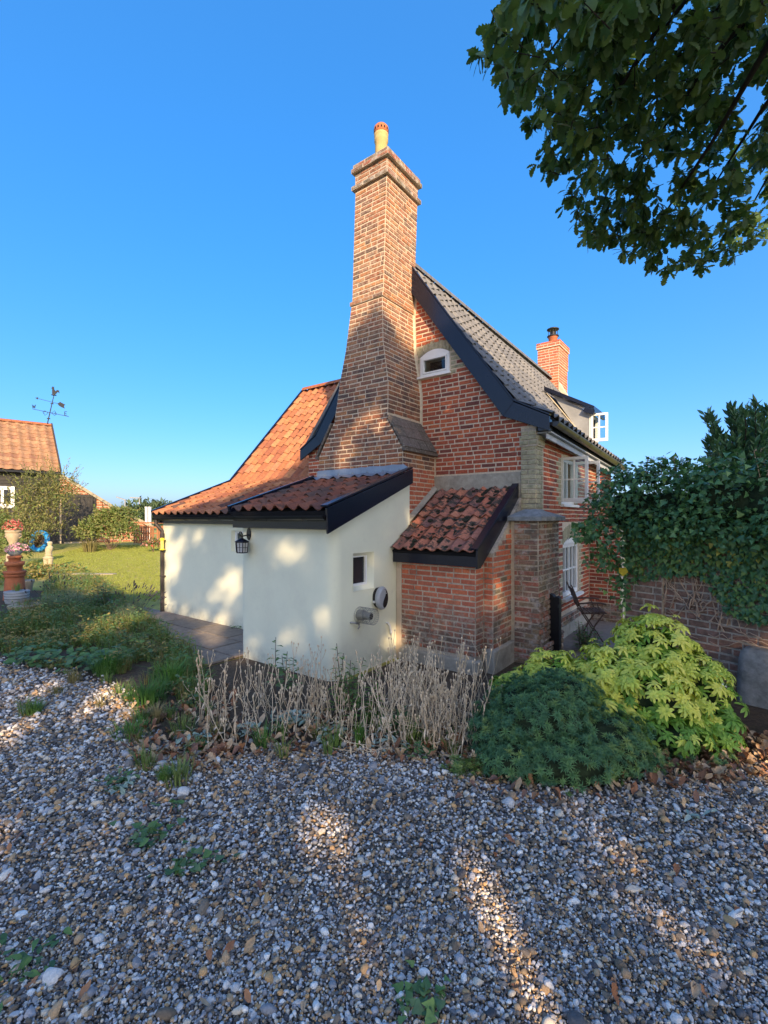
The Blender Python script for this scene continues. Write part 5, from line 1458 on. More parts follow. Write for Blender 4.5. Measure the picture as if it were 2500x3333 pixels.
def grid_stones(y0, y1, half, sp_, s0, s1, jitter=.5, keep=1.0):
    ny = int((y1 - y0) / sp_); 
    for j in range(ny):
        y = y0 + (j + .5) * sp_
        hw = half(y); nx = int(2 * hw / sp_)
        x = -hw + (np.arange(nx) + .5) * sp_ + nr.uniform(-jitter, jitter, nx) * sp_
        yy = y + nr.uniform(-jitter, jitter, nx) * sp_
        k = nr.random(nx) < keep
        pts_.append(np.stack([x[k], yy[k]], 1)); scs.append(nr.uniform(s0, s1, k.sum()) * np.exp(nr.normal(0, .22, k.sum())))
hw = lambda y: min(6.5, .88 * y + .75)
grid_stones(1.2, 2.6, hw, .0150, .0060, .0100)
grid_stones(2.6, 3.9, hw, .0185, .0080, .0120)
grid_stones(3.9, 6.4, hw, .030, .012, .018)
nbig0 = len(pts_)
grid_stones(1.2, 3.0, hw, .05, .012, .022, keep=.6)
grid_stones(1.2, 3.4, hw, .19, .018, .025, keep=.5)
grid_stones(1.25, 2.3, hw, .0118, .0032, .0056)
grid_stones(3.0, 6.4, hw, .075, .016, .028, keep=.7)
P2 = np.concatenate(pts_); s = np.concatenate(scs)
ey = np.array([edge_y(x) for x in P2[:, 0]])
edgew = nr.normal(0, .10, len(P2))
k = P2[:, 1] < ey + edgew
P2, s = P2[k], s[k]
z = .008 + s * .15 + .018 * np.array([mnoise.noise(Vector((x * 1.3, y * 1.3, 0))) for x, y in P2[:, :2]]) * .6 + .006 + nr.uniform(0, .010, len(s))
P3 = np.column_stack([P2, z])
rot = nr.uniform(-.6, .6, (len(s), 3)); rot[:, 2] = nr.uniform(0, 6.28, len(s))
scl = s[:, None] * nr.uniform(.8, 1.25, (len(s), 3))
scatter('gravel', P3, rot, scl, nr.integers(0, 12, len(s)), SM, 'loose grey, white and tan gravel stones')
print('gravel', len(s))
# ------------------------------------------------------------------ helper to place a leafy thing
def leafy(name, label, cat, base, lumps, variants, n, size, seed, group=None, inset=.35, core=True, foliage='foliage', indiv=0, stems=5, droop=.2, extra=None):
    r = random.Random(seed)
    t = thing(name, label, cat, base, 0, group)
    B = Vector(base)
    items = leaf_cloud(lumps, variants, n, size, r, inset=inset, seed=seed, droop=droop)
    if extra: items += extra
    if indiv:
        pieces([(a, b, c, t) for a, b, c in items], Matrix.Identity(4), None, variants[0].me.name, foliage, t, indiv, off=B)
    else:
        join(foliage, items, t, off=B, kind=None)
    if stems:
        m = M(B)
        for k in range(stems):
            c, rad = lumps[k % len(lumps)]
            p = B + Vector((r.uniform(-.06, .06), r.uniform(-.06, .06), -.02)); q = Vector(c) + Vector((r.uniform(-.5, .5) * rad[0], r.uniform(-.5, .5) * rad[1], r.uniform(-.2, .5) * rad[2]))
            mid = p.lerp(q, .5) + rvec(r) * .06 * (q - p).length
            m.tube([p, mid, q], [.012 + .012 * rad[2], .01 + .006 * rad[2], .004], 5)
        m.build('stem', m_twig, t)
    return t

def inner(lumps, t, base, k=.72, mt=None):  # dark lumps inside a shrub, standing in for the shade between its leaves
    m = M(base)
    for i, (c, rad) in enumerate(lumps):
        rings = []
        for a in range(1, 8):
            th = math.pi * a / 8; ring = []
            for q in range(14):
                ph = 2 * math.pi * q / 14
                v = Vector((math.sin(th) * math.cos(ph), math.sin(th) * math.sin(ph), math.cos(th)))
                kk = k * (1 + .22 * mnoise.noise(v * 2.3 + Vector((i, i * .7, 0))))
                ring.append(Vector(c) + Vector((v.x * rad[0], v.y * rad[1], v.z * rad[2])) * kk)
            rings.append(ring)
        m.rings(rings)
    return m.build('dark_shade_core', mt or m_inner, t)

# ------------------------------------------------------------------ golden choisya
def choisya():
    r = random.Random(31)
    base = gpt(2060, 2420)
    t = thing('golden_choisya', 'golden yellow choisya shrub with leaf whorls in front of the garden wall', 'shrub', base)
    L = [(pt(2130, 2140, 4.35), (.44, .45, .50)), (pt(2260, 2260, 4.15), (.42, .40, .45)), (pt(1980, 2230, 4.2), (.42, .42, .42)), (pt(2110, 2280, 3.95), (.45, .36, .40)),
         (pt(1800, 2215, 4.35), (.38, .42, .32)), (pt(1670, 2262, 4.35), (.28, .32, .25)), (pt(2330, 2370, 3.95), (.25, .30, .24)), (pt(1960, 2350, 3.85), (.40, .30, .25)), (pt(2190, 2390, 3.75), (.35, .28, .2)), (pt(1850, 2290, 4.0), (.3, .3, .26))]
    L = [(Vector((c.x * .965 + base.x * .035, c.y, c.z * .93)), tuple(q * .88 for q in rad)) for c, rad in L]
    items = []
    tot = sum(l[1][0] * l[1][2] for l in L)
    for c, rad in L:
        for _ in range(int(1250 * rad[0] * rad[2] / tot)):
            p, nn = lump(c, rad, r, 31 + c.x)
            if p.z < .05: continue
            dep = r.random() ** 2 * .3 - (.16 * r.random() if r.random() < .22 else 0)
            p = c + (p - c) * (1 - dep)
            d = (nn + Vector((0, 0, .55)) + rvec(r) * .35).normalized()
            x = d.cross(Vector((r.uniform(-1, 1), r.uniform(-1, 1), .2))).normalized(); y = d.cross(x)
            s = r.uniform(.050, .100)
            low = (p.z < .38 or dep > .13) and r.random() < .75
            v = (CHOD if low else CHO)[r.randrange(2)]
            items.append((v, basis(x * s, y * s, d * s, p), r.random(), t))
    pieces(items, Matrix.Identity(4), None, 'leaf_whorl', 'foliage', t, 300, off=base)
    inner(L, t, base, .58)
    m = M(base)
    for k in range(14):
        c, rad = L[k % len(L)]
        q = c + Vector((r.uniform(-.2, .2), r.uniform(-.2, .2), r.uniform(-.1, .2)))
        m.tube([base + Vector((r.uniform(-.1, .1), r.uniform(-.1, .1), 0)), base.lerp(q, .5) + rvec(r) * .06, q], [.014, .01, .005], 5)
    m.build('stem', m_twig, t)
    m = M(base)
    for px, py in ((2352, 2225), (2362, 2232), (2345, 2236)):
        c = pt(px, py, 3.82)
        for k in range(5):
            an = 2 * math.pi * k / 5; d = Vector((math.cos(an) * .8, -.5, math.sin(an) * .8))
            m.add([c, c + d * .012 + Vector((.004, 0, 0)), c + d * .016, c + d * .012 - Vector((.004, 0, 0))], [(0, 1, 2, 3)])
    m.build('blossom', m_whitefl, t)
choisya()

def spurge():
    r = random.Random(41)
    base = gpt(1800, 2500)
    t = thing('dark_green_spurge', 'rounded blue green shrub of fine narrow sprigs at the edge of the gravel', 'shrub', base)
    L = [(pt(1760, 2330, 3.75), (.46, .40, .36)), (pt(1960, 2420, 3.6), (.36, .33, .30)), (pt(1640, 2390, 3.72), (.26, .28, .28)), (pt(1830, 2250, 3.85), (.30, .28, .22)), (pt(1850, 2470, 3.42), (.40, .25, .22)), (pt(1690, 2470, 3.5), (.30, .24, .20)), (pt(2060, 2480, 3.6), (.22, .22, .16))]
    L = [(Vector((c.x, c.y, c.z * .90)), (q[0], q[1], q[2] * .9)) for c, q in L]
    items = []
    tot = sum(l[1][0] * l[1][2] for l in L)
    for c, rad in L:
        for _ in range(int(2600 * rad[0] * rad[2] / tot)):
            p, nn = lump(c, rad, r, 77 + c.x)
            if p.z < .03: continue
            p = c + (p - c) * (1 - r.random() ** 2 * .22 + (.15 * r.random() if r.random() < .2 else 0))
            d = (nn + Vector((0, 0, .35)) + rvec(r) * .4).normalized()
            x = d.cross(rvec(r)).normalized(); y = d.cross(x); s = r.uniform(.034, .056)
            lt_ = r.random() < (.28 if (p.x > pt(1900, 0, 3.6).x and p.z < .5) else .04)
            items.append(((SPUL if lt_ else SPU)[r.randrange(2)], basis(x * s, y * s, d * s, p), r.random(), t))
    pieces(items, Matrix.Identity(4), None, 'sprig', 'foliage', t, 300, off=base)
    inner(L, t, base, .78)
    m = M(base)
    for k in range(16):
        c, rad = L[k % len(L)]; q = c + Vector((r.uniform(-.2, .2), r.uniform(-.2, .2), r.uniform(-.1, .15)))
        m.tube([base + Vector((r.uniform(-.1, .1), r.uniform(-.1, .1), 0)), base.lerp(q, .5), q], [.008, .006, .003], 5)
    m.build('stem', m_twig, t)
spurge()
# low sprawling green beside it, on the dead leaves to the right
r = random.Random(43)
L = [(gpt(x, y) + Vector((0, 0, .04)), (.20, .16, .10)) for x, y in ((2150, 2490), (2230, 2470), (2300, 2480), (2190, 2450))]
items = []
for c, rad in L:
    for _ in range(90):
        p, nn = lump(c, rad, r, 5); d = (nn + Vector((0, 0, .4)) + rvec(r) * .5).normalized(); x = d.cross(rvec(r)).normalized(); s = r.uniform(.02, .035)
        if p.z > .01: items.append(((SPUL + SPU)[r.randrange(5)], basis(x * s, d.cross(x) * s, d * s, p), r.random()))
t = thing('sprawling_herb', 'low sprawling green herb on the leaf litter below the yellow choisya', 'plant', L[0][0] * 1)
t.location.z = 0
join('foliage', items, t, off=Vector(t.location), kind=None)

# ------------------------------------------------------------------ ivy over the garden wall
def ivy():
    r = random.Random(51)
    base = GW0 + GWD * 1.2
    t = thing('ivy', 'dark green ivy heaped over the top of the brown garden wall', 'ivy', base)
    items = []
    def wallp(u, w, z): return GW0 + GWD * u + GWN * w + Vector((0, 0, z))
    # the heap on top: lumps
    L = []
    for k in range(26):
        u = -.10 + 3.3 * k / 25 + r.uniform(-.08, .08)
        L.append((wallp(u, r.uniform(-.15, .25), 2.05 + r.uniform(-.08, .16) - (.12 if u < 0 else 0)), (r.uniform(.32, .46), r.uniform(.3, .42), r.uniform(.30, .42))))
        L.append((wallp(u, r.uniform(.1, .3), 1.68 + r.uniform(-.1, .1) + (.1 if u < -.2 else 0)), (r.uniform(.28, .40), r.uniform(.26, .34), r.uniform(.26, .36))))
    for px, py, Y in ((1985, 1570, 6.0), (1965, 1650, 5.95), (1950, 1740, 5.9), (1990, 1800, 5.95), (2035, 1840, 5.95), (2020, 1560, 6.2)):
        L.append((pt(px, py, Y), (.19, .20, .21)))
    items += leaf_cloud(L, IVYV, 8500, .064, r, inset=.32, up=.3, droop=.5, seed=9)
    # hanging curtain and patches over the brick face
    for _ in range(6500):
        u = r.uniform(.02, 2.2); z = r.uniform(.40, 1.85)
        dens = mnoise.noise(Vector((u * 1.7, z * 1.7, 3.3))) + (z - (1.28 - .42 * u)) * 1.5
        if dens < .14: continue
        w = r.uniform(.02, .10) + max(0, z - 1.3) * .3 * r.random()
        d = (Vector((0, 0, -1)) + GWN * .35 + rvec(r) * .6).normalized()
        v = IVYY if r.random() < .32 else IVYV
        items.append((v[r.randrange(2)], frame(d, GWN + Vector((0, 0, .4)) + rvec(r) * .4, r.uniform(.032, .066), wallp(u, w, z)), r.random()))
    # strands hanging off the free end
    for px, py0, py1, Y in ((1950, 1780, 1860, 5.95), (2010, 1800, 1930, 6.0), (2035, 1850, 1985, 6.02), (1905, 1700, 1760, 5.9), (2070, 1800, 1900, 5.95)):
        for _ in range(60):
            p = pt(px + r.gauss(0, 22), r.uniform(py0, py1), Y + r.uniform(-.1, .1))
            items.append((IVYV[r.randrange(3)], frame((rvec(r) * .7 + Vector((0, -.2, -.8))).normalized(), Vector((0, -1, .4)) + rvec(r) * .5, r.uniform(.045, .075), p), r.random()))
    # upright flowering shoots on the skyline
    stems = M(base)
    for k in range(34):
        u = r.uniform(-.2, 1.8)
        p0 = wallp(u, r.uniform(-.2, .2), 2.3); h = r.uniform(.12, .34)
        p1 = p0 + Vector((r.uniform(-.08, .08), r.uniform(-.08, .08), h))
        stems.tube([p0, p1], [.005, .003], 4)
        for q in range(16):
            f = r.random(); p = p0.lerp(p1, f)
            an = r.uniform(0, 6.28); d = Vector((math.cos(an), math.sin(an), r.uniform(-.3, .4)))
            items.append((IVYV[r.randrange(3)], frame(d, Vector((0, 0, 1)) + rvec(r) * .3, r.uniform(.045, .07), p), r.random()))
        for q in range(5):
            c = p1 + rvec(r) * .02; stems.lathe([(.001, -.006), (.007, 0), (.001, .006)], c, 5)
    pieces([(a, b, c, t) for a, b, c in items], Matrix.Identity(4), None, 'leaf', 'foliage', t, 300, off=base)
    # woody stems creeping over the bricks
    for k in range(60):
        u = r.uniform(.1, 1.9); z = r.uniform(.62, 1.05); pts = []
        du = r.uniform(-.5, .5)
        for q in range(9):
            pts.append(wallp(u, .018 + .02 * r.random(), z)); u += du * .09 + r.uniform(-.05, .05); z += r.uniform(.03, .13)
        stems.tube(pts, [.009 * r.uniform(.4, 1.1) * (1 - .07 * q) for q in range(9)], 5)
    for k in range(16):
        u = r.uniform(.1, 1.4); z = r.uniform(.5, 1.25); pts = []
        for q in range(8):
            pts.append(wallp(u, .02 + .03 * r.random(), z)); u += r.uniform(.04, .13); z += r.uniform(-.05, .05)
        stems.tube(pts, [.007 * r.uniform(.5, 1) for q in range(8)], 5)
    stems.build('stem', m_ivystem, t)
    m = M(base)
    for k in range(14):      # dark opaque core, painting in the shade behind the leaves
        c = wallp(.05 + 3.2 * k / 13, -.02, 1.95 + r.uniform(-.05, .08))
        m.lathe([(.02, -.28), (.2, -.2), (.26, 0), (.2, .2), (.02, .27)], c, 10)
    m.build('dark_shade_core', m_inner, t)
    m = M(base); c = pt(2028, 1862, 5.86)
    m.add([c + Vector(v) for v in ((-.05, 0, .05), (.04, 0, .055), (.065, 0, 0), (.02, .01, -.04), (.0, .0, -.06), (-.045, .01, -.005))], [(0, 1, 2, 3, 4, 5)])
    m.build('leaf', mat('yellow_dead_leaf', [(0.62, 0.48, 0.05)], rough=.6, nstr=.15, transl=.2), t)['label'] = 'single large yellow leaf'
ivy()

# ------------------------------------------------------------------ bay tree behind the wall
def bay():
    r = random.Random(61)
    base = pt(2440, 1682, 7.6); base.z = 0
    t = thing('bay_tree', 'dark upright bay tree rising behind the ivy at the right edge', 'tree', base)
    items = []; tw = M(base)
    tw.tube([base, base + Vector((.05, 0, 1.5)), base + Vector((0, 0, 2.6))], [.07, .05, .03], 8)
    def shoot(p0, p1, n):
        tw.tube([p0, p0.lerp(p1, .5) + rvec(r) * .05, p1], [.014, .010, .004], 4)
        for q in range(n):
            f = r.random() ** .8; p = p0.lerp(p1, f); an = r.uniform(0, 6.28)
            d = ((p1 - p0).normalized() * 1.0 + Vector((math.cos(an), math.sin(an), .1)) * .8).normalized()
            items.append((BAYV[r.randrange(3)], frame(d, rvec(r), r.uniform(.10, .16), p), r.random()))
    tops = [(2316, 1345), (2330, 1420), (2305, 1500), (2380, 1318), (2345, 1400), (2400, 1330), (2440, 1310), (2475, 1305), (2500, 1330), (2530, 1350), (2460, 1400), (2420, 1420), (2560, 1380), (2600, 1420), (2350, 1470), (2480, 1450)]
    for px, py in tops:
        for k in range(5):
            Y = 7.6 + r.uniform(-.6, .6)
            p1 = pt(px + r.gauss(0, 14), py + abs(r.gauss(0, 1)) * 30 * (k > 0) + 3, Y)
            p0 = Vector((base.x + (p1.x - base.x) * .55 + r.uniform(-.1, .1), base.y + (p1.y - base.y) * .5, p1.z - r.uniform(.7, 1.1)))
            shoot(p0, p1, 46)
    L = [(pt(x, y, 7.6), (.42, .5, .5)) for x, y in ((2380, 1560), (2470, 1540), (2440, 1650), (2560, 1560), (2350, 1650), (2540, 1660))]
    items += leaf_cloud(L, BAYV, 2600, .13, r, inset=.5, up=.2, droop=-.6, seed=3)
    pieces([(a, b, c, t) for a, b, c in items], Matrix.Identity(4), None, 'leaf', 'crown', t, 300, off=base)
    tw.build('trunk', m_bark, t)
bay()

# ------------------------------------------------------------------ dried flower stems along the border
def dry_clump(px, py, n, h, spread, seed, label, group):
    r = random.Random(seed)
    base = gpt(px, py)
    t = thing('dried_plant', label, 'plant', base, 0, group)
    m = M(base); lf = []
    for k in range(int(n * (1.05 if label is DL else 1.2))):
        p = base + Vector((r.gauss(0, spread), r.gauss(0, spread * .8), 0))
        hh = h * r.uniform(.35, 1.05); lean = Vector((r.gauss(0, .22), r.gauss(0, .22), 1)).normalized()
        if r.random() < .06: lean = Vector((r.uniform(-1, 1), r.uniform(-1, 1), .25)).normalized()
        pts = [p]
        for q in range(4):
            p = p + lean * hh / 5 + Vector((r.gauss(0, .012), r.gauss(0, .012), 0)); pts.append(p)
            if r.random() < .85:
                d = (Vector((r.gauss(0, 1), r.gauss(0, 1), -.2))).normalized()
                lf.append((DRYV[r.randrange(2)], frame(d, Vector((0, 0, 1)), r.uniform(.025, .06) * (1.3 - q * .2), p), r.random()))
        m.tube(pts, [.0033, .0030, .0028, .0025, .0022], 4, cap=False)
        for q in range(r.choice((1, 2, 2, 3))):      # forked tips with seed heads
            d = (lean + Vector((r.gauss(0, .28), r.gauss(0, .28), 0))).normalized()
            e1 = p + d * hh * r.uniform(.06, .14); e2 = e1 + (d + Vector((0, 0, .5))).normalized() * hh * r.uniform(.08, .2)
            m.tube([p, e1, e2], [.003, .0026, .0022], 4, cap=False)
            m.lathe([(.001, 0), (.0065, .008), (.0075, .016), (.005, .024), (.0015, .027)], e2, 5)
            if r.random() < .5:
                e3 = e1 + (lean + Vector((r.gauss(0, .5), r.gauss(0, .5), 0))).normalized() * hh * .1
                m.tube([e1, e3], [.0022, .002], 4, cap=False); m.lathe([(.001, 0), (.006, .008), (.005, .018), (.001, .022)], e3, 5)
    m.build('stem', m_straw, t)['kind'] = 'stuff'
    join('withered_leaf', lf, t, off=base)
DRYV = [leaf_var('withered_leaf', m_straw, LAN, fold=.7, curl=c, seed=k, wave=.1) for k, c in enumerate((.9, -.4))]
DG = 'dried flower plants along the gravel edge'
DL = 'clump of dried straw coloured flower stems in the border before the cream lean-to'
DL2 = 'dense clump of dried straw coloured stems in the border before the brick lean-to'
specs = [(690, 2330, 12, .62, .14, DL), (760, 2385, 14, .58, .16, DL), (850, 2320, 15, .62, .15, DL), (900, 2400, 14, .6, .14, DL), (980, 2330, 16, .66, .15, DL), (1040, 2400, 14, .56, .14, DL), (1110, 2350, 14, .62, .14, DL), (1170, 2420, 10, .52, .12, DL),
         (1240, 2400, 22, .70, .12, DL2), (1310, 2350, 24, .72, .13, DL2), (1330, 2430, 22, .66, .12, DL2), (1400, 2370, 28, .70, .13, DL2), (1430, 2440, 24, .66, .12, DL2), (1480, 2380, 28, .72, .12, DL2), (1500, 2440, 20, .60, .10, DL2), (1215, 2445, 8, .62, .08, DL2)]
for i, (px, py, n, h, s, lab) in enumerate(specs):
    dry_clump(px, py, n, h, s, 200 + i, lab, DG)
dry_clump(1570, 2300, 4, .80, .07, 290, 'few tall dried stems with seed heads by the corner of the brick lean-to', DG)
dry_clump(735, 2440, 7, .66, .10, 291, 'sparse dried stems at the left end of the border', DG)

# ------------------------------------------------------------------ grasses and herbs
def blade_tuft(m, c, n, h, spread, r, bend=.5, w=.004):
    for k in range(n):
        an = r.uniform(0, 6.28); d = Vector((math.cos(an), math.sin(an), 0)); p = c + d * r.random() * spread
        hh = h * r.uniform(.5, 1.1); b = bend * r.uniform(.3, 1.2); s = Vector((-d.y, d.x, 0)) * w * r.uniform(.7, 1.3)
        q = p + Vector((0, 0, hh * .55)) + d * b * hh * .25; e = p + Vector((0, 0, hh * (1 - .35 * b))) + d * b * hh * .8
        m.add([p - s, p + s, q + s * .8, q - s * .8, e], [(0, 1, 2, 3), (3, 2, 4)])

def tuft(px, py, n, h, spread, label, seed, mt=m_grass, name='grass_tuft', bend=.6, w=.004, group=None):
    r = random.Random(seed); base = gpt(px, py); m = M(base); blade_tuft(m, base, n, h, spread, r, bend, w)
    o = m.build(name, mt); o.location = base; return tag(o, label, 'grass tuft', group)
tuft(535, 2545, 150, .13, .05, 'bright green grass tuft growing alone in the gravel', 1, w=.003)
tuft(85, 2330, 70, .24, .06, 'thin grass tuft in the gravel at the left edge', 2, w=.003)
tuft(1170, 2440, 34, .30, .04, 'upright green grass blades among the dead leaves at the gravel edge', 3, bend=.35, w=.006)
tuft(705, 2410, 60, .22, .05, 'olive grass tuft at the left end of the dried stems', 4, mt=m_grass_dry)

def herb_patch(px, py, n, size, rx, ry, h, label, seed, vs_=None, name='weed', cat='weed', group=None):
    r = random.Random(seed); base = gpt(px, py); items = []
    for k in range(n):
        p = base + Vector((r.gauss(0, rx), r.gauss(0, ry), r.uniform(.01, h)))
        an = r.uniform(0, 6.28); d = Vector((math.cos(an), math.sin(an), r.uniform(-.1, .7))).normalized()
        items.append(((vs_ or HERBV)[r.randrange(2)], frame(d, Vector((0, 0, 1)) + rvec(r) * .5, size * r.uniform(.6, 1.2), p), r.random()))
    t = thing(name, label, cat, base, 0, group)
    join('foliage', items, t, off=base, kind=None); 
    m = M(base)
    for k in range(5): m.tube([base, base + Vector((r.gauss(0, rx), r.gauss(0, ry), h * .6))], [.003, .002], 4)
    m.build('stem', m_twig, t)
    return t
herb_patch(485, 2735, 46, .055, .055, .06, .07, 'small lobed green weed in the middle of the gravel', 11, vs_=IVYV[:0] or [leaf_var('leaf', m_herb, IVY_ST, fold=.2, curl=.2, seed=1), leaf_var('leaf', m_herb, IVY_ST, fold=.3, curl=.4, seed=2)])
herb_patch(640, 2835, 40, .05, .09, .06, .06, 'lobed green weed in the gravel below the first one', 12, vs_=[leaf_var('leaf', m_herb, IVY_ST, fold=.2, curl=.2, seed=3), leaf_var('leaf', m_herb, IVY_ST, fold=.3, curl=.4, seed=4)])
herb_patch(555, 2640, 16, .05, .05, .03, .05, 'tiny green seedling in the gravel near the grass tuft', 13)
herb_patch(390, 2560, 60, .055, .06, .05, .08, 'dark green leafy weed beside a silver rosette in the gravel', 14)
herb_patch(60, 3190, 50, .05, .09, .08, .06, 'dark weed in the gravel at the lower left edge', 15)
herb_patch(1350, 3290, 40, .045, .06, .06, .05, 'pale green weed at the bottom edge of the gravel', 16, vs_=[leaf_var('leaf', m_spurge_l, IVY_ST, fold=.2, curl=.2, seed=3), leaf_var('leaf', m_herb, IVY_ST, fold=.3, curl=.4, seed=4)])
herb_patch(2260, 2680, 14, .06, .05, .03, .05, 'silvery weed rosette in the gravel on the right', 17, vs_=SILV)
herb_patch(400, 2580, 22, .07, .03, .03, .08, 'silver felted rosette in the gravel on the left', 18, vs_=SILV)
herb_patch(1370, 2465, 70, .05, .07, .05, .09, 'low green weed at the foot of the dried stems', 19)
herb_patch(1290, 2390, 110, .06, .06, .06, .22, 'dark leafy nettle like plant at the gravel edge', 20)
herb_patch(1510, 2520, 90, .04, .08, .06, .10, 'pale green weed beside the blue green shrub', 21, vs_=[SPUL[0], SPUL[1]])

# green leafy perennials behind the dried stems
def perennial(px, py, n, h, label, seed, vs_=None, leaf=.11, group=None):
    r = random.Random(seed); base = gpt(px, py); t = thing('leafy_perennial', label, 'plant', base, 0, group); items = []; m = M(base)
    for k in range(n):
        p = base + Vector((r.gauss(0, .08), r.gauss(0, .07), 0)); hh = h * r.uniform(.6, 1.1); l = Vector((r.gauss(0, .12), r.gauss(0, .12), 1)).normalized()
        m.tube([p, p + l * hh], [.005, .003], 4)
        for q in range(16):
            f = .15 + .85 * q / 16; an = q * 2.4 + r.random(); d = Vector((math.cos(an), math.sin(an), .5)).normalized()
            items.append(((vs_ or [LANG[0], LANG[1]])[q % 2], frame(d, Vector((0, 0, 1)), leaf * (1.1 - .6 * f) * r.uniform(.8, 1.2), p + l * hh * f), r.random()))
    m.build('stem', m_twig, t)['kind'] = 'stuff'; join('foliage', items, t, off=base, kind=None)
LANG = [leaf_var('leaf', m_grass, LAN, fold=.4, curl=c, seed=k) for k, c in enumerate((.3, .6))]
perennial(1110, 2330, 9, .62, 'tall green perennial standing among the dried stems before the cream wall', 31)
perennial(1190, 2360, 9, .55, 'bushy green perennial standing between the two masses of dried stems', 32)
perennial(930, 2260, 4, .60, 'dark thin perennial against the cream wall behind the dried stems', 33, vs_=HERBV)
for i, (px, py) in enumerate(((930, 2350), (990, 2360), (1090, 2400), (820, 2390), (640, 2420), (1240, 2440))):
    herb_patch(px, py, 40, .075, .07, .05, .10, 'low silver felted leaf rosette at the foot of the dried stems', 40 + i, vs_=SILV, name='silver_rosette', cat='plant', group='silver rosettes under the dried stems')

# left border: one grassy mass (stuff) plus the plants that stand out
def stuff_herbs(name, label, n, region, variants, size, h, seed, up=.6):
    r = random.Random(seed); items = []
    while len(items) < n:
        p, hh = region(r)
        if p is None: continue
        an = r.uniform(0, 6.28); d = Vector((math.cos(an), math.sin(an), r.uniform(-.1, up))).normalized()
        p = p + Vector((0, 0, r.uniform(.02, 1) * h * hh))
        items.append((variants[r.randrange(len(variants))], frame(d, Vector((0, 0, 1)) + rvec(r) * .6, size * r.uniform(.5, 1.3), p), r.random()))
    o = join(name, items); tag(o, label)
    return o
def poly_in(poly, x, y):
    c = False; n = len(poly)
    for i in range(n):
        x0, y0 = poly[i]; x1, y1 = poly[(i + 1) % n]
        if (y0 > y) != (y1 > y) and x < (x1 - x0) * (y - y0) / (y1 - y0) + x0: c = not c
    return c
def px_poly(L): return [tuple(gpt(x, y).xy) for x, y in L]
BEDL = px_poly([(-300, 2100), (-300, 2030), (0, 2022), (135, 2005), (150, 1900), (300, 1880), (420, 1960), (500, 2040), (560, 2090), (640, 2150), (690, 2230), (690, 2330), (640, 2400), (520, 2400), (450, 2340), (400, 2240), (250, 2205), (120, 2180), (0, 2140)])
bx = [p[0] for p in BEDL]; by_ = [p[1] for p in BEDL]
def bed_reg(r, nz=True):
    x, y = r.uniform(min(bx), max(bx)), r.uniform(min(by_), max(by_))
    if r.random() > (5.5 / y) ** 1.0 or not poly_in(BEDL, x, y): return None, 0
    if y < 5.6 and x > -3.4 and mnoise.noise(Vector((x * 2.2, y * 2.2, 11))) < .02: return None, 0
    h = max(.18, .55 + .75 * mnoise.noise(Vector((x * 1.3, y * 1.3, 2))) + .4 * mnoise.noise(Vector((x * 3.1, y * 3.1, 5))))
    dd = max(0, y - edge_y(x))
    if dd < 1.1 and mnoise.noise(Vector((x * 2.6, y * 2.6, 21))) < .25 - dd * .45: return None, 0
    return Vector((x, y, 0)), h * min(1, .22 + dd * .55)
stuff_herbs('mixed_border_foliage', 'tangled green foliage of the left border', 17000, bed_reg, HERBV + [LANG[0], LANG[1]] + HERBY[:1], .058, .42, 71)
def bed_y(r):
    p, h = bed_reg(r)
    if p is None or mnoise.noise(Vector((p.x * .8, p.y * .8, 9))) < .12: return None, 0
    return p, h + .15
stuff_herbs('ochre_border_foliage', 'yellowing foliage in the left border', 4200, bed_y, HERBY, .05, .46, 72)
gm = M(); r = random.Random(73); k = 0
while k < 1700:
    p, h = bed_reg(r)
    if p is None: continue
    k += 1; blade_tuft(gm, p, 9, .34 * (h + .2), .04, r, .8, .0045)
tag(gm.build('border_grass', m_grass), 'long green grass in the left border', kind='stuff')
gm = M(); k = 0
while k < 620:
    p, h = bed_reg(r)
    if p is None: continue
    k += 1; blade_tuft(gm, p, 7, .42 * (h + .2), .04, r, .5, .0035)
tag(gm.build('border_dry_grass', m_grass_dry), 'dry grass stalks in the left border', kind='stuff')

# lavender bush at the path, and a wooly grey one further left
def lavender(px, py, rad, n, label, seed, spikes=40, lean=(.25, 0)):
    r = random.Random(seed); base = gpt(px, py); t = thing('lavender_bush', label, 'plant', base); m = M(base); fl_ = M(base)
    for k in range(n):
        an = r.uniform(0, 6.28); el = r.uniform(.25, 1.5); d = Vector((math.cos(an) * math.cos(el), math.sin(an) * math.cos(el), math.sin(el)))
        l = rad * r.uniform(.7, 1.05); p = base + Vector((d.x, d.y, 0)) * .08
        for q in range(7):
            c = p + d * l * (.3 + .7 * q / 7); s = Vector((-d.y, d.x, 0)).normalized() if abs(d.z) < .99 else Vector((1, 0, 0))
            e = c + (d + rvec(r) * .6).normalized() * .045
            m.add([c - s * .003, c + s * .003, e], [(0, 1, 2)])
    for k in range(spikes):
        an = r.uniform(0, 6.28); el = r.uniform(.6, 1.4); d = (Vector((math.cos(an) * math.cos(el), math.sin(an) * math.cos(el), math.sin(el))) + Vector((lean[0], lean[1], 0))).normalized()
        p = base + d * rad * .8; e = base + d * rad * r.uniform(1.3, 1.75); m.tube([p, e], [.002, .0016], 3, cap=False)
        dd = (d + Vector((.3, 0, -.05))).normalized(); fl_.tube([e, e + dd * .015, e + dd * .045, e + dd * .06], [.004, .009, .008, .002], 5)
    m.build('foliage', m_lav, t); fl_.build('flower_spike', m_lavfl, t)
lavender(430, 2030, .42, 420, 'grey green lavender bush with dark spent flower spikes beside the slab path', 81, 70)
lavender(235, 1990, .5, 400, 'hazy lavender bush behind the tangled border, in tree shade', 82, 20, (0, 0))
lavender(160, 2010, .45, 360, 'rounded grey lavender bush beside the buff planter', 83, 14, (0, 0))
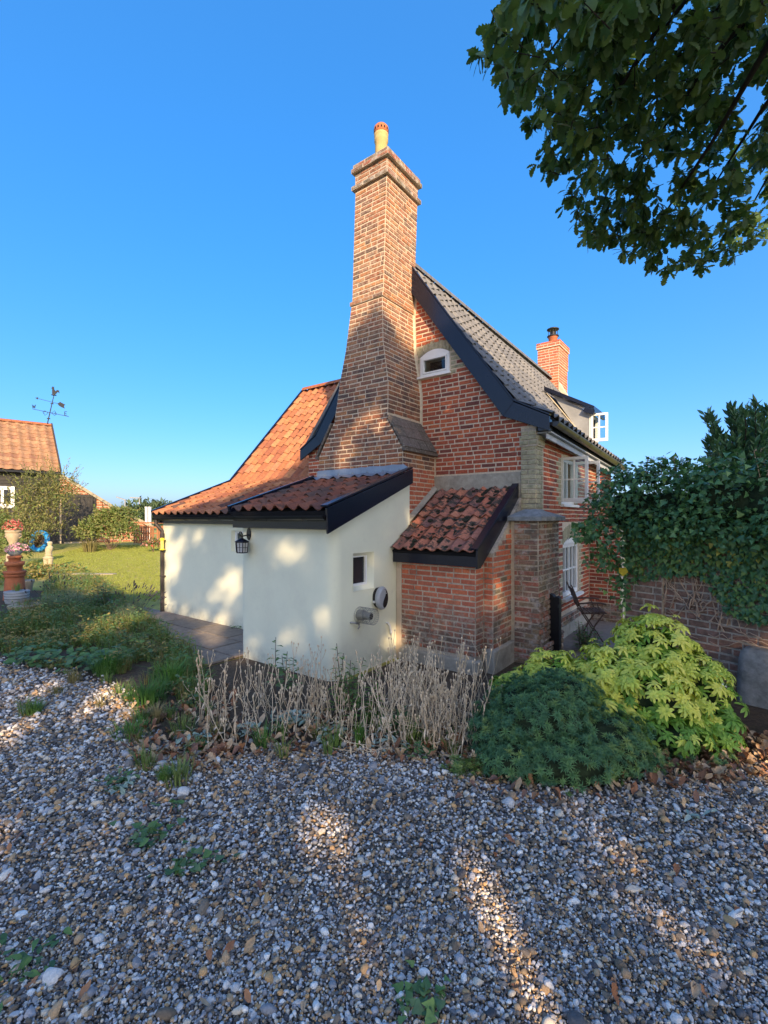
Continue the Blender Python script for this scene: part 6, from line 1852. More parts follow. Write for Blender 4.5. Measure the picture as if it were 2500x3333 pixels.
# big-leaved patch (mallow / lady's mantle) at the gravel edge
def ladys(px, py, seed, label):
    r = random.Random(seed); base = gpt(px, py); t = thing('broad_leaved_plant', label, 'plant', base); items = []
    ST = [(0, .25, .25), (.1, .46, .46), (.35, .56, .56), (.6, .52, .52), (.85, .32, .32), (1, .08, .08)]
    V = [leaf_var('leaf', m_herb, ST, fold=.2, curl=.2, seed=k, wave=.03) for k in (1, 2)]
    for k in range(110):
        p = base + Vector((r.gauss(0, .2), r.gauss(0, .2), r.uniform(.03, .2))); an = r.uniform(0, 6.28)
        items.append((V[k % 2], frame(Vector((math.cos(an), math.sin(an), r.uniform(-.3, .2))), Vector((0, -.3, 1)) + rvec(r) * .3, r.uniform(.05, .09), p), r.random(), t))
    pieces(items, Matrix.Identity(4), None, 'leaf', 'foliage', t, 300, off=base)
ladys(320, 2165, 91, 'broad rounded leaves spreading at the edge of the gravel on the left')
ladys(120, 2160, 92, 'dark broad leaved clump at the left end of the gravel edge')
perennial(330, 1990, 14, .55, 'pale leafy plant catching the sun at the top of the left border', 93, vs_=HERBV, leaf=.13)
tuft(350, 2190, 260, .34, .16, 'large tuft of arching green grass at the edge of the gravel', 94, bend=1.0, w=.005)
tuft(480, 2290, 240, .28, .20, 'sunlit bright tuft of grass beside the gravel', 95, bend=.7)
tuft(560, 2230, 220, .34, .2, 'dense grass tuft against the slab path', 96, bend=.8, w=.005)
tuft(430, 2400, 160, .16, .16, 'low grass spreading into the gravel', 97, bend=.9)
EG = 'grass tufts along the gravel edge'
r0_ = random.Random(202)
for i in range(26):
    px, py = r0_.choice([(r0_.uniform(300, 640), r0_.uniform(2200, 2470)), (r0_.uniform(380, 700), r0_.uniform(2300, 2560)), (r0_.uniform(0, 330), r0_.uniform(2190, 2330))])
    tuft(px, py, r0_.randrange(30, 110), r0_.uniform(.08, .24), r0_.uniform(.04, .12), 'small ragged green tuft of grass where the border spills onto the gravel' if i % 3 else 'small ragged straw coloured tuft of grass where the border spills onto the gravel', 400 + i, mt=m_grass if i % 3 else m_grass_dry, bend=r0_.uniform(.5, 1), w=.0035, group=EG)
for i in range(12):
    px, py = r0_.uniform(620, 1480), r0_.uniform(2390, 2470)
    tuft(px, py, 40, r0_.uniform(.12, .28), .06, 'small tuft of grass between the feet of the dried stems', 440 + i, bend=.7, w=.004, group='grass tufts under the dried stems')
# leaf litter along the edge
r = random.Random(99); items = []
while len(items) < 900:
    px = r.uniform(560, 2600); x = gpt(px, 2480).x; y = edge_y(x) + abs(r.gauss(0, .32)) * (1 if r.random() < .78 else -.5)
    d = Vector((r.uniform(-1, 1), r.uniform(-1, 1), r.uniform(-.15, .25))).normalized()
    items.append((DEADV[r.randrange(4)], frame(d, Vector((0, 0, 1)) + rvec(r) * .35, r.uniform(.04, .09), Vector((x, y, .028 + r.random() * .03))), r.random()))
for _ in range(110):
    px, py = r.uniform(0, 2500), r.uniform(2520, 3330); p = gpt(px, py)
    d = Vector((r.uniform(-1, 1), r.uniform(-1, 1), r.uniform(-.1, .2))).normalized()
    items.append((DEADV[r.randrange(4)], frame(d, Vector((0, 0, 1)) + rvec(r) * .3, r.uniform(.025, .06), p + Vector((0, 0, .035))), r.random()))
for _ in range(380):
    px, py = r.uniform(420, 760), r.uniform(2240, 2520); p = gpt(px, py)
    d = Vector((r.uniform(-1, 1), r.uniform(-1, 1), r.uniform(-.1, .2))).normalized()
    items.append((DEADV[r.randrange(4)], frame(d, Vector((0, 0, 1)) + rvec(r) * .3, r.uniform(.04, .08), p + Vector((0, 0, .03))), r.random()))
for _ in range(420):
    px, py = r.uniform(2120, 2520), r.uniform(2400, 2560); p = gpt(px, py)
    d = Vector((r.uniform(-1, 1), r.uniform(-1, 1), r.uniform(-.1, .2))).normalized()
    items.append((DEADV[r.randrange(4)], frame(d, Vector((0, 0, 1)) + rvec(r) * .3, r.uniform(.04, .09), p + Vector((0, 0, .03))), r.random()))
tag(join('fallen_leaves', items), 'dry brown fallen leaves along the border and over the gravel')
# dry little twigs on the gravel
m = M()
for _ in range(40):
    p = gpt(r.uniform(100, 2400), r.uniform(2560, 3300)) + Vector((0, 0, .035)); an = r.uniform(0, 6.28); l = r.uniform(.05, .16)
    m.tube([p, p + Vector((math.cos(an) * l * .5, math.sin(an) * l * .5, .012)), p + Vector((math.cos(an + .3) * l, math.sin(an + .3) * l, 0))], .0018, 4)
tag(m.build('twig_litter', m_twig), 'thin dry twigs scattered on the gravel', kind='stuff')
# little dark plants at the foot of the cottage wall behind the choisya
perennial(1900, 2120, 12, .42, 'dark green plant in the side yard behind the yellow choisya', 120, vs_=HERBV, leaf=.1)
herb_patch(770, 2052, 26, .05, .04, .03, .08, 'small dark weed where the slab path meets the cream lean-to', 121)
# ------------------------------------------------------------------ pots and garden ornaments on the left
def pot_thing(name, label, px, py, prof, mt, cat='pot', n=24, soil=None):
    base = gpt(px, py); base.z = gz(base.x, base.y)
    t = thing(name, label, cat, base)
    m = M(); m.lathe(prof, (0, 0, 0), n); m.build('pot_body', mt, t)
    if soil:
        m = M(); m.lathe([(soil[0], soil[1]), (soil[0] * .5, soil[1] + .02), (0, soil[1] + .025)], (0, 0, 0), 16, cap=False); m.build('compost', m_soil, t)
    return t, base
t1, cb = pot_thing('chimney_pot_planter', 'tall tapering terracotta chimney pot used as a planter stand', 48, 1950,
                   [(.22, 0), (.215, .05), (.185, .48), (.18, .52), (.205, .53), (.21, .56), (.19, .58), (.21, .59), (.22, .62), (.22, .65), (.17, .655)], m_terra)
def on_top(name, label, z, prof, mt, cat='pot', dx=0, soil=None):
    t = thing(name, label, cat, cb + Vector((dx, 0, z)))
    m = M(); m.lathe(prof, (0, 0, 0), 24); m.build('pot_body', mt, t)
    if soil:
        m = M(); m.lathe([(soil[0], soil[1]), (0, soil[1] + .02)], (0, 0, 0), 16, cap=False); m.build('compost', m_soil, t)
    return t
on_top('terracotta_pot', 'wide rimmed terracotta pot standing on the tall chimney pot', .655, [(.14, 0), (.155, .12), (.185, .125), (.19, .21), (.165, .212), (.12, .215)], m_terra2)
on_top('terracotta_ring', 'small orange terracotta pot under the pink flowers', .87, [(.115, 0), (.12, .07), (.14, .075), (.142, .13), (.11, .135)], m_terra2)
on_top('flower_bowl', 'pale stone bowl holding pink flowers at the top of the pot stack', 1.006, [(.08, 0), (.12, .03), (.145, .08), (.15, .10), (.13, .102)], m_potgrey, soil=(.128, .09))
def bedding(name, label, c, rad, n, vs_f, vs_l, seed, sz=.04):
    r = random.Random(seed); t = thing(name, label, 'flowers', c); items = []; it2 = []
    for k in range(n):
        v = rvec(r); v.z = abs(v.z); p = Vector(c) + Vector((v.x * rad[0], v.y * rad[1], v.z * rad[2]))
        it2.append((vs_l[0], frame((v + rvec(r) * .8).normalized(), v, sz * 1.4, p - v * .03), r.random()))
        for q in range(3): items.append((vs_f[0], frame((rvec(r) + v * .5).normalized(), v, sz * r.uniform(.6, 1.1), p + rvec(r) * .012), r.random()))
    join('petals', items, t, off=Vector(c), kind=None); join('foliage', it2, t, off=Vector(c), kind=None)
PETP = [leaf_var('petal', m_pink, [(0, .1, .1), (.5, .35, .35), (1, .15, .15)], seed=1)]
PETR = [leaf_var('petal', m_red, [(0, .1, .1), (.5, .35, .35), (1, .15, .15)], seed=2)]
bedding('pink_flowers', 'pink and cream bedding flowers spilling from the pale bowl', cb + Vector((.06, 0, 1.11)), (.24, .18, .17), 130, PETP, HERBV, 1)
ub = gpt(43, 1857, 0); ub = Vector((ub.x * .98, ub.y * .98, gz(ub.x, ub.y)))
t = thing('stone_urn', 'buff handled urn with red flowers behind the pot stack', 'urn', ub)
m = M(); m.lathe([(.2, 0), (.2, .5), (.12, .55), (.12, .9), (.17, 1.0), (.23, 1.2), (.21, 1.26), (.24, 1.28), (.24, 1.33), (.18, 1.34)], (0, 0, 0), 20); m.build('urn_body', m_potbuff, t)
for s in (-1, 1):
    m = M(); m.tube([(s * .2, 0, 1.22), (s * .28, 0, 1.2), (s * .29, 0, 1.12), (s * .2, 0, 1.06)], .018, 6); m.build('handle', m_potbuff, t)
bedding('red_flowers', 'red and pale pink bedding flowers in the buff urn', ub + Vector((0, 0, 1.36)), (.30, .25, .34), 170, PETR, HERBV, 2, .055)
t, _ = pot_thing('buff_pot', 'buff clay pot with a pale rim just behind the chimney pot planter', 84, 1925, [(.13, 0), (.15, .16), (.185, .25), (.185, .285), (.16, .29)], m_potbuff, soil=(.16, .27))
t, gb_ = pot_thing('grey_banded_pot', 'grey glazed pot with dark bands and a spiky plant', 55, 1962, [(.20, 0), (.22, .06), (.225, .10), (.22, .11), (.23, .16), (.225, .17), (.235, .22), (.225, .23), (.24, .26), (.21, .265)], m_potgrey, soil=(.21, .24))
for z_ in (.105, .165, .225):
    m = M(); m.lathe([(.222, z_ - .006), (.236, z_), (.222, z_ + .006)], (0, 0, 0), 24, cap=False); m.build('band', m_iron, t)
m = M(); r = random.Random(4); blade_tuft(m, Vector((0, 0, .25)), 60, .24, .08, r, .7, .006); o = m.build('spiky_plant', m_grass); o.location = gb_; tag(o, 'spiky green plant growing in the grey banded pot', 'plant')
t, wb_ = pot_thing('buff_planter', 'wide buff planter bowl nearest the border foliage', 82, 2008, [(.20, 0), (.24, .14), (.26, .17), (.275, .22), (.27, .235), (.23, .24)], m_potbuff, soil=(.235, .21))
m = M(); blade_tuft(m, Vector((0, 0, .2)), 120, .18, .2, r, .6, .004); o = m.build('wispy_plant', m_grass_dry); o.location = wb_; tag(o, 'wispy dry plant in the wide buff planter', 'plant')

# statue
sb_ = gpt(157, 1860); sb_.z = gz(sb_.x, sb_.y)
st = thing('garden_statue', 'headless cast stone statue in a tunic standing on the lawn', 'statue', sb_)
def ell(cx, cz, rx, ry, n=16, cy=0): return [Vector((cx + rx * math.cos(2 * math.pi * k / n), cy + ry * math.sin(2 * math.pi * k / n), cz)) for k in range(n)]
m = M()
for s in (-1, 1):
    m.rings([ell(s * .075, 0, .062, .075), ell(s * .075, .02, .06, .07), ell(s * .072, .12, .058, .06), ell(s * .075, .24, .078, .075), ell(s * .078, .34, .088, .085), ell(s * .06, .42, .08, .085)])
m.rings([ell(0, .33, .13, .10), ell(0, .37, .165, .115), ell(0, .41, .15, .11), ell(.01, .45, .105, .09), ell(.012, .52, .098, .085), ell(.02, .60, .11, .095), ell(.03, .68, .125, .10), ell(.045, .75, .118, .09), ell(.055, .79, .085, .075), ell(.06, .815, .058, .055), ell(.062, .85, .075, .07), ell(.062, .90, .08, .075), ell(.062, .94, .072, .066), ell(.062, .955, .04, .04)])
m.build('figure', m_statue, st)
m = M(); m.rings([ell(.0, .37, .17, .125), ell(.0, .395, .178, .132), ell(.0, .41, .168, .122)]); m.rings([ell(.02, .47, .128, .10), ell(.02, .485, .136, .108), ell(.02, .50, .13, .102)]); m.build('tunic_fold', m_statue, st)
m = M(); m.box(-.17, .17, -.14, .14, -.03, .02); m.build('plinth', m_statue, st, bevel=.01)
# stone edging by the lawn
eg = gpt(215, 1875)
t = thing('stone_edging', 'pale stone edging along the front of the lawn', 'edging', eg)
for k in range(6):
    m = M(); x = -1.1 + k * .46; m.box(x, x + .42, -.1 - .02 * k, .12 - .02 * k, -.02, .09 + rng.uniform(-.01, .01)); m.build('stone', m_copingpale, t, bevel=.02)

# blue vinyl ring leaning in the shrub
rb = gpt(138, 1780, .3); 
t = M(); c = Vector((0, 0, .45))
t.tube([c + Vector((.36 * math.cos(2 * math.pi * k / 28), .1 * math.sin(2 * math.pi * k / 28), .40 * math.sin(2 * math.pi * k / 28))) for k in range(29)], .10, 10)
o = t.build('swim_ring', m_blue); o.location = pt(128, 1682, 21.6); o.location.z = .34; tag(o, 'bright blue inflatable ring leaning in the big shrub by the barn', 'ring')

# ------------------------------------------------------------------ barn
BO = Vector((-17.9, 26.0, 0)); BD = Vector((.75, .66, 0)).normalized(); BNn = Vector((-BD.y, BD.x, 0))
bz = .40
barn = thing('barn', 'black weatherboarded barn with an old pantile roof and brick lean-to', 'barn', BO + Vector((0, 0, bz)), math.atan2(BD.y, BD.x))
def BM(): return M()
H, RH, RD = 3.94, 7.0, 3.5      # eave, ridge (above local ground), half depth
m = BM(); m.box(-16, 0, .05, 7, -.1, H - .1); bcore = m.build('barn_wall', m_wood_tar, barn)
BB = []
for k in range(23):
    z = k * .17
    x0 = -8.5
    while x0 < -.05:
        l = min(3.2, -.02 - x0)
        mm = M(); 
        if not (2.55 > z > 1.15 and False):
            mm.add([(x0, .04, z), (x0 + l - .01, .04, z), (x0 + l - .01, .0, z), (x0, .0, z), (x0, .045, z + .18), (x0 + l - .01, .045, z + .18), (x0 + l - .01, .03, z + .18), (x0, .03, z + .18)],
                   [(0, 1, 2, 3), (3, 2, 6, 7), (4, 7, 6, 5), (0, 3, 7, 4), (1, 5, 6, 2)])
            mm.build('weatherboard', m_barnboard, bcore)
        x0 += l
m = M(); m.box(-.12, .0, -.03, .1, 0, H - .1); m.build('corner_board', m_barnboard, barn)
BT = []
def bplane(o, ux, uy, w, l, t, nm, mt): return slab(o, ux, uy, w, l, t, nm, mt, barn, mk=M)
be = Vector((-8.6, -.28, H)); bu = Vector((0, RD + .28, RH - H))
br = bplane(be, (1, 0, 0), bu, 8.6, bu.length, .1, 'barn_roof', m_dark)
tile_roof(BT, br, 'barn', be, (1, 0, 0), bu, 8.6, bu.length, 13, width=.62 if False else .43, seed=15, jit=3)
bplane(Vector((0, 7.3, H)), (-1, 0, 0), Vector((0, -3.8, RH - H)), 8.6, bu.length, .1, 'barn_back_roof', m_tile_barn)
BMx = Matrix.Translation(BO + Vector((0, 0, bz))) @ Matrix.Rotation(math.atan2(BD.y, BD.x), 4, 'Z')
pieces(BT, BMx, None, 'pantile', 'tiling', barn, 300)
m = M()
for k in range(18): m.rings([[Vector((-8.6 + k * .48 + e, RD + .16 * math.cos(R(a)), RH + .03 + .13 * math.sin(R(a)))) for a in (-10, 40, 90, 140, 190)] for e in (0, .47)], closed=False, cap=False)
m.build('ridge_tiles', m_ridge, barn)
m = M(); m.bar((.03, -.32, H + .02), (.03, RD, RH + .08), .07, .25, up=(0, -.66, .75)); m.build('verge_board', m_barnboard, barn)
m = M(); m.prism([(.05, H - .2), (RD, RH - .1), (7, H - .2)], lambda u, v, w: (w, u, v), -.1, -.02); m.build('barn_gable', m_wood_tar, barn)
m = M(); m.box(-8.6, .02, -.36, -.25, H - .12, H - .02); m.build('gutter', m_gut, barn)
m = M()
wx0, wx1, wz0, wz1 = -2.95, -1.95, 1.95, 3.08
fr_ = m
fr_.box(wx0, wx0 + .16, -.06, .03, wz0, wz1); fr_.box(wx1 - .16, wx1, -.06, .03, wz0, wz1); fr_.box(wx0 + .161, wx1 - .161, -.06, .03, wz0, wz0 + .2); fr_.box(wx0 + .161, wx1 - .161, -.06, .03, wz1 - .18, wz1); fr_.box((wx0 + wx1) / 2 - .06, (wx0 + wx1) / 2 + .06, -.06, .03, wz0 + .221, wz1 - .181)
bwf = fr_.build('barn_window', m_white, barn)
M().box(wx0 + .1, wx1 - .1, -.03, -.02, wz0 + .1, wz1 - .1).build('pane', m_glass, bwf)
# brick lean-to end with sloping coping, and its door
m = M(); m.prism([(.0, -.1), (4.6, -.1), (4.6, .9), (2.6, 2.0), (.0, 3.75)], lambda u, v, w: (u, w, v), .02, .3); ble = m.build('barn_end_wall', m_mortar, barn)
NB = []
brickwork(NB, ble, 'barn', lambda u, z: Vector((u, .02, z)), (0, -1, 0), 0, 3.7, lambda z: sub([(0, 4.6 if z < .9 else (4.6 - (z - .9) / 1.1 * 2.0 if z < 2.0 else max(.05, 2.6 * (3.75 - z) / 1.75)))], [(-1, 1.72)] if z < 2.75 else []), ch=.15, L=.46, J=.03, seed=131, proud=.015)
pieces(NB, BMx, None, 'brick', 'brickwork', barn, 300)
m = M(); m.bar((-.1, .1, 3.90), (2.62, .1, 2.07), .5, .16); m.bar((2.6, .1, 2.08), (4.8, .1, .85), .5, .16); m.build('verge_coping', m_copingpale, barn)
m = M(); m.box(.1, 1.75, -.06, -.01, 2.62, 2.76); m.box(.1, .2, -.05, -.0, 0, 2.62); m.box(1.64, 1.75, -.05, 0, 0, 2.62); dfr = m.build('barn_door', m_barnboard, barn)
for k in range(9):
    x = .21 + k * .158; M().box(x, x + .15, -.035 - rng.uniform(0, .008), -.005, .12, 2.61).build('door_plank', m_barnboard, dfr)
# weathervane
wp = BO + BD * -.2 + BNn * 3.4; wvb = Vector((wp.x, wp.y, bz + RH - .6))
wv = thing('weathervane', 'black iron weathervane with letters and a cockerel at the barn gable', 'weathervane', wvb)
m = M(); m.tube([(-.25, 0, -.9), (.05, 0, .9), (.42, 0, 2.5)], [.03, .03, .02], 6); m.lathe([(.09, 1.0), (.09, 1.04)], (.08, 0, 0), 8); m.lathe([(.08, 1.9), (.08, 1.94)], (.29, 0, 0), 8); m.lathe([(.14, 2.42), (.14, 2.45)], (.40, 0, 0), 8); m.build('pole', m_iron, wv)
m = M(); m.bar((-.95, .1, 1.62), (1.35, -.1, 1.12), .03, .03)
for s in (-1, 1):
    for q in (0, 1): m.tube([(.15 + s * .1, 0, 1.35), (.15 + s * .3, 0, 1.5 - .3 * q), (.15 + s * .42, 0, 1.35 - s * .07), (.15 + s * .3, 0, 1.42 - .14 * q)], .012, 4)
m.build('compass_arm', m_iron, wv)
def letter(pts, o, nm):
    m = M()
    for p, q in pts: m.bar(Vector(o) + Vector((p[0], 0, p[1])), Vector(o) + Vector((q[0], 0, q[1])), .03, .025)
    m.build(nm, m_iron, wv)
letter([((0, .22), (.05, 0)), ((.05, 0), (.10, .18)), ((.10, .18), (.15, 0)), ((.15, 0), (.2, .22))], (-.98, .1, 1.66), 'letter_w')
letter([((0, 0), (0, .22)), ((0, 0), (.13, 0)), ((0, .11), (.1, .11)), ((0, .22), (.13, .22))], (1.12, -.1, 1.2), 'letter_e')
m = M(); m.bar((-.65, 0, 2.25), (.9, 0, 1.85), .025, .025)
m.prism([(.62, 1.92), (.78, 2.02), (1.08, 1.86), (1.0, 1.78), (1.05, 1.62), (.86, 1.70), (.70, 1.80)], lambda u, v, w: (u, w, v), -.012, .012); m.prism([(-.72, 2.27), (-.55, 2.30), (-.58, 2.16)], lambda u, v, w: (u, w, v), -.012, .012); m.build('wind_arrow', m_iron, wv)
m = M(); m.prism([(.30, 2.5), (.42, 2.46), (.52, 2.5), (.62, 2.62), (.74, 2.55), (.70, 2.72), (.60, 2.74), (.50, 2.66), (.42, 2.78), (.40, 2.93), (.33, 2.96), (.28, 2.88), (.24, 2.84), (.30, 2.80), (.30, 2.68)], lambda u, v, w: (u, w, v), -.015, .015); m.prism([(.41, 2.44), (.45, 2.44), (.47, 2.56), (.43, 2.56)], lambda u, v, w: (u, w, v), -.01, .01); m.build('cockerel', m_iron, wv)

# ------------------------------------------------------------------ shrubs near the barn
def gbase(px, Y): 
    p = pt(px, 1682, Y); p.z = gz(p.x, p.y); return p
def L_(spec): return [(pt(px, py, Y), rad) for px, py, Y, rad in spec]
def spiky(lumps, variants, n, seed, ln=(.5, 1.1), size=.16):
    r = random.Random(seed); out = []
    for k in range(n):
        c, rad = lumps[k % len(lumps)]; v = rvec(r); v.z = abs(v.z) * .9 + .2
        p0 = Vector(c) + Vector((v.x * rad[0], v.y * rad[1], v.z * rad[2])) * .7; d = (v + Vector((0, 0, .8))).normalized(); l = r.uniform(*ln)
        for q in range(12):
            out.append((variants[q % 2], frame((d + rvec(r) * .7).normalized(), rvec(r), size * r.uniform(.6, 1.1), p0 + d * l * q / 12), r.random()))
    return out
LL = L_([(85, 1665, 22.5, (1.0, 1.0, 1.0)), (115, 1600, 22.5, (1.0, 1.0, 1.0)), (150, 1660, 22.3, (1.3, 1.0, 1.2)), (190, 1590, 23, (.9, .8, .9)), (200, 1640, 22.6, (.7, .8, 1.1)), (70, 1720, 22, (1.4, 1.0, .9)), (150, 1730, 22, (1.0, .8, .7)), (20, 1735, 22, (1.0, 1, .7)), (100, 1758, 20.6, (.35, .4, .45))])
leafy('buddleia_bush', 'big olive green bush growing against the barn window and door', 'shrub', gbase(110, 22.6), LL, SHRV + SHRV + SHR2V[:1], 5200, .14, 301, inset=.75, stems=26, extra=spiky(LL, SHRV, 190, 5, size=.13))
LL = L_([(330, 1728, 22.5, (.95, .9, .75)), (375, 1712, 22.8, (.95, .9, .8)), (290, 1740, 22, (.6, .7, .5)), (405, 1738, 22.3, (.6, .8, .6)), (355, 1690, 23, (.7, .8, .5)), (400, 1685, 23, (.6, .8, .5))])
leafy('mixed_garden_shrub', 'dense green and twiggy shrub in front of the barn coping and fence', 'shrub', gbase(360, 22.4), LL, SHR2V + SHRV + SHR2V, 5200, .14, 302, inset=.5, stems=12, extra=spiky(LL, SHR2V, 80, 6, (.2, .5), .12))
m = M(); r = random.Random(8); b = gbase(295, 21.5); blade_tuft(m, Vector((0, 0, 0)), 160, .85, .3, r, .9, .012); o = m.build('straw_grass_clump', m_grass_dry); o.location = b; tag(o, 'straw coloured grass clump under the green shrub', 'grass tuft')
LL = L_([(-10, 1760, 20, (1.2, .8, .8)), (20, 1800, 17, (.8, .6, .5)), (-60, 1740, 20, (1.4, 1, 1.2))])
leafy('left_edge_shrub', 'sunlit green shrub at the left edge behind the urn', 'shrub', gbase(-10, 20), LL, SHR2V, 2600, .13, 303, stems=6)
LL = [(gpt(70, 1880) + Vector((0, 0, .15)), (.8, .5, .3)), (gpt(200, 1872) + Vector((0, 0, .1)), (.8, .4, .25)), (gpt(10, 1900) + Vector((0, 0, .2)), (.6, .5, .4)), (gpt(120, 1885) + Vector((0, 0, .12)), (.6, .4, .3))]
leafy('ochre_border_plant', 'yellow green perennials in the sun in front of the statue', 'plant', gpt(120, 1885), LL, HERBY + HERBV[:1], 1900, .10, 304, stems=0)
m = M(); r = random.Random(9)
for k in range(7):
    p = gpt(113 + r.uniform(-8, 6), 1885); m.tube([p, p + Vector((r.uniform(-.1, .15), 0, r.uniform(.5, .95)))], [.008, .004], 4)
tag(m.build('tall_grass_stalks', m_grass_dry), 'few tall yellow stalks beside the statue', 'plant')

# fence, posts, lamps, far trees
fb = gbase(435, 25.5)
fe = thing('picket_fence', 'orange brown picket fence beyond the lawn', 'fence', fb)
r = random.Random(17)
for k in range(26):
    x = k * .125 + (0 if k < 14 else .02); hh = 1.02 + r.uniform(-.03, .03)
    if k in (9, 15): continue
    m = M(); m.prism([(x, .05), (x + .095, .05), (x + .095, hh - .05), (x + .05, hh), (x, hh - .05)], lambda u, v, w: (u, w, v), -.012, .012); m.build('picket', m_fence, fe)
for z in (.18, .55, .88): M().box(-.1, 3.3, .013, .06, z, z + .08).build('rail', m_fence, fe)
M().box(-.2, 3.4, .5, .55, 1.12, 1.2).build('top_rail', m_fence, fe)
for i, px in enumerate((477, 488)):
    b = gbase(px, 29); t = M(); t.box(-.06, .06, -.06, .06, 0, 2.05); t.box(-.075, .075, -.075, .075, 2.05, 2.09)
    o = t.build('white_post', m_white); o.location = b; tag(o, ('white post behind the fence, further from the cottage' if i == 0 else 'white post behind the fence, nearest the cottage corner'), 'post', 'white posts behind the fence')
for px, py, Y, d, lab in ((407, 1626, 60, -1, 'street lamp with a tilted arm above the shrub tops'), (454, 1621, 55, -1, 'street lamp with a flat head above the picket fence')):
    b = gbase(px, Y); h = pt(px, py, Y).z - b.z
    t = thing('street_lamp', lab, 'street lamp', b, 0, 'street lamps beyond the garden')
    m = M(); m.tube([(0, 0, 0), (0, 0, h)], [.10, .07], 8); m.build('column', m_lamp, t)
    m = M(); m.obox((d * .45, 0, h + (.12 if px < 420 else .02)), Vector((.62, 0, -.22 if px < 420 else -.03)), (0, .16, 0), (0, 0, .07)); m.build('lamp_head', m_lamp, t, bevel=.03)
L = []
r = random.Random(23)
for k in range(60):
    x = -75 + k * 2.3; Y = r.uniform(70, 95)
    L.append((Vector((x * 1.0, Y, r.uniform(.5, 1.6))), (r.uniform(2.5, 4), 2.5, r.uniform(1.6, 3.0))))
tag(join('distant_trees', leaf_cloud(L, FARV, 9000, 1.1, r, inset=.3, seed=4)), 'line of green trees on the horizon beyond the garden', kind='stuff')
LL = L_([(480, 1675, 52, (2.2, 1.5, 1.2)), (525, 1672, 53, (2.4, 1.5, 1.3)), (445, 1682, 52, (1.6, 1.3, 1.0))])
leafy('hedge_tree', 'rounded green trees behind the white posts', 'tree', gbase(495, 52), LL, FARV, 1500, .5, 305, stems=4)
LL = L_([(492, 1772, 21.5, (.3, .4, .18)), (508, 1768, 21.8, (.25, .4, .2))])
leafy('red_flowering_shrub', 'low green and red plants below the picket fence', 'plant', gbase(500, 21.5), LL, [SHR2V[0], SHR2V[1], SHRV[0], SHRV[1], PETR[0]], 520, .10, 306, stems=3)

# short grass over the near lawn
r = random.Random(88); gm = M(); k = 0
LAWN = px_poly([(-60, 1900), (60, 1850), (300, 1800), (520, 1800), (520, 1960), (440, 1950), (330, 1930), (250, 1890), (150, 1880)])
lx = [p[0] for p in LAWN]; ly = [p[1] for p in LAWN]
while k < 14000:
    x, y = r.uniform(min(lx), max(lx)), r.uniform(min(ly), max(ly))
    if not poly_in(LAWN, x, y): continue
    k += 1; blade_tuft(gm, Vector((x, y, gz(x, y))), 4, .06, .03, r, .8, .006)
o = gm.build('lawn_blades', m_lawnblade); tag(o, 'short grass of the lawn', kind='stuff')
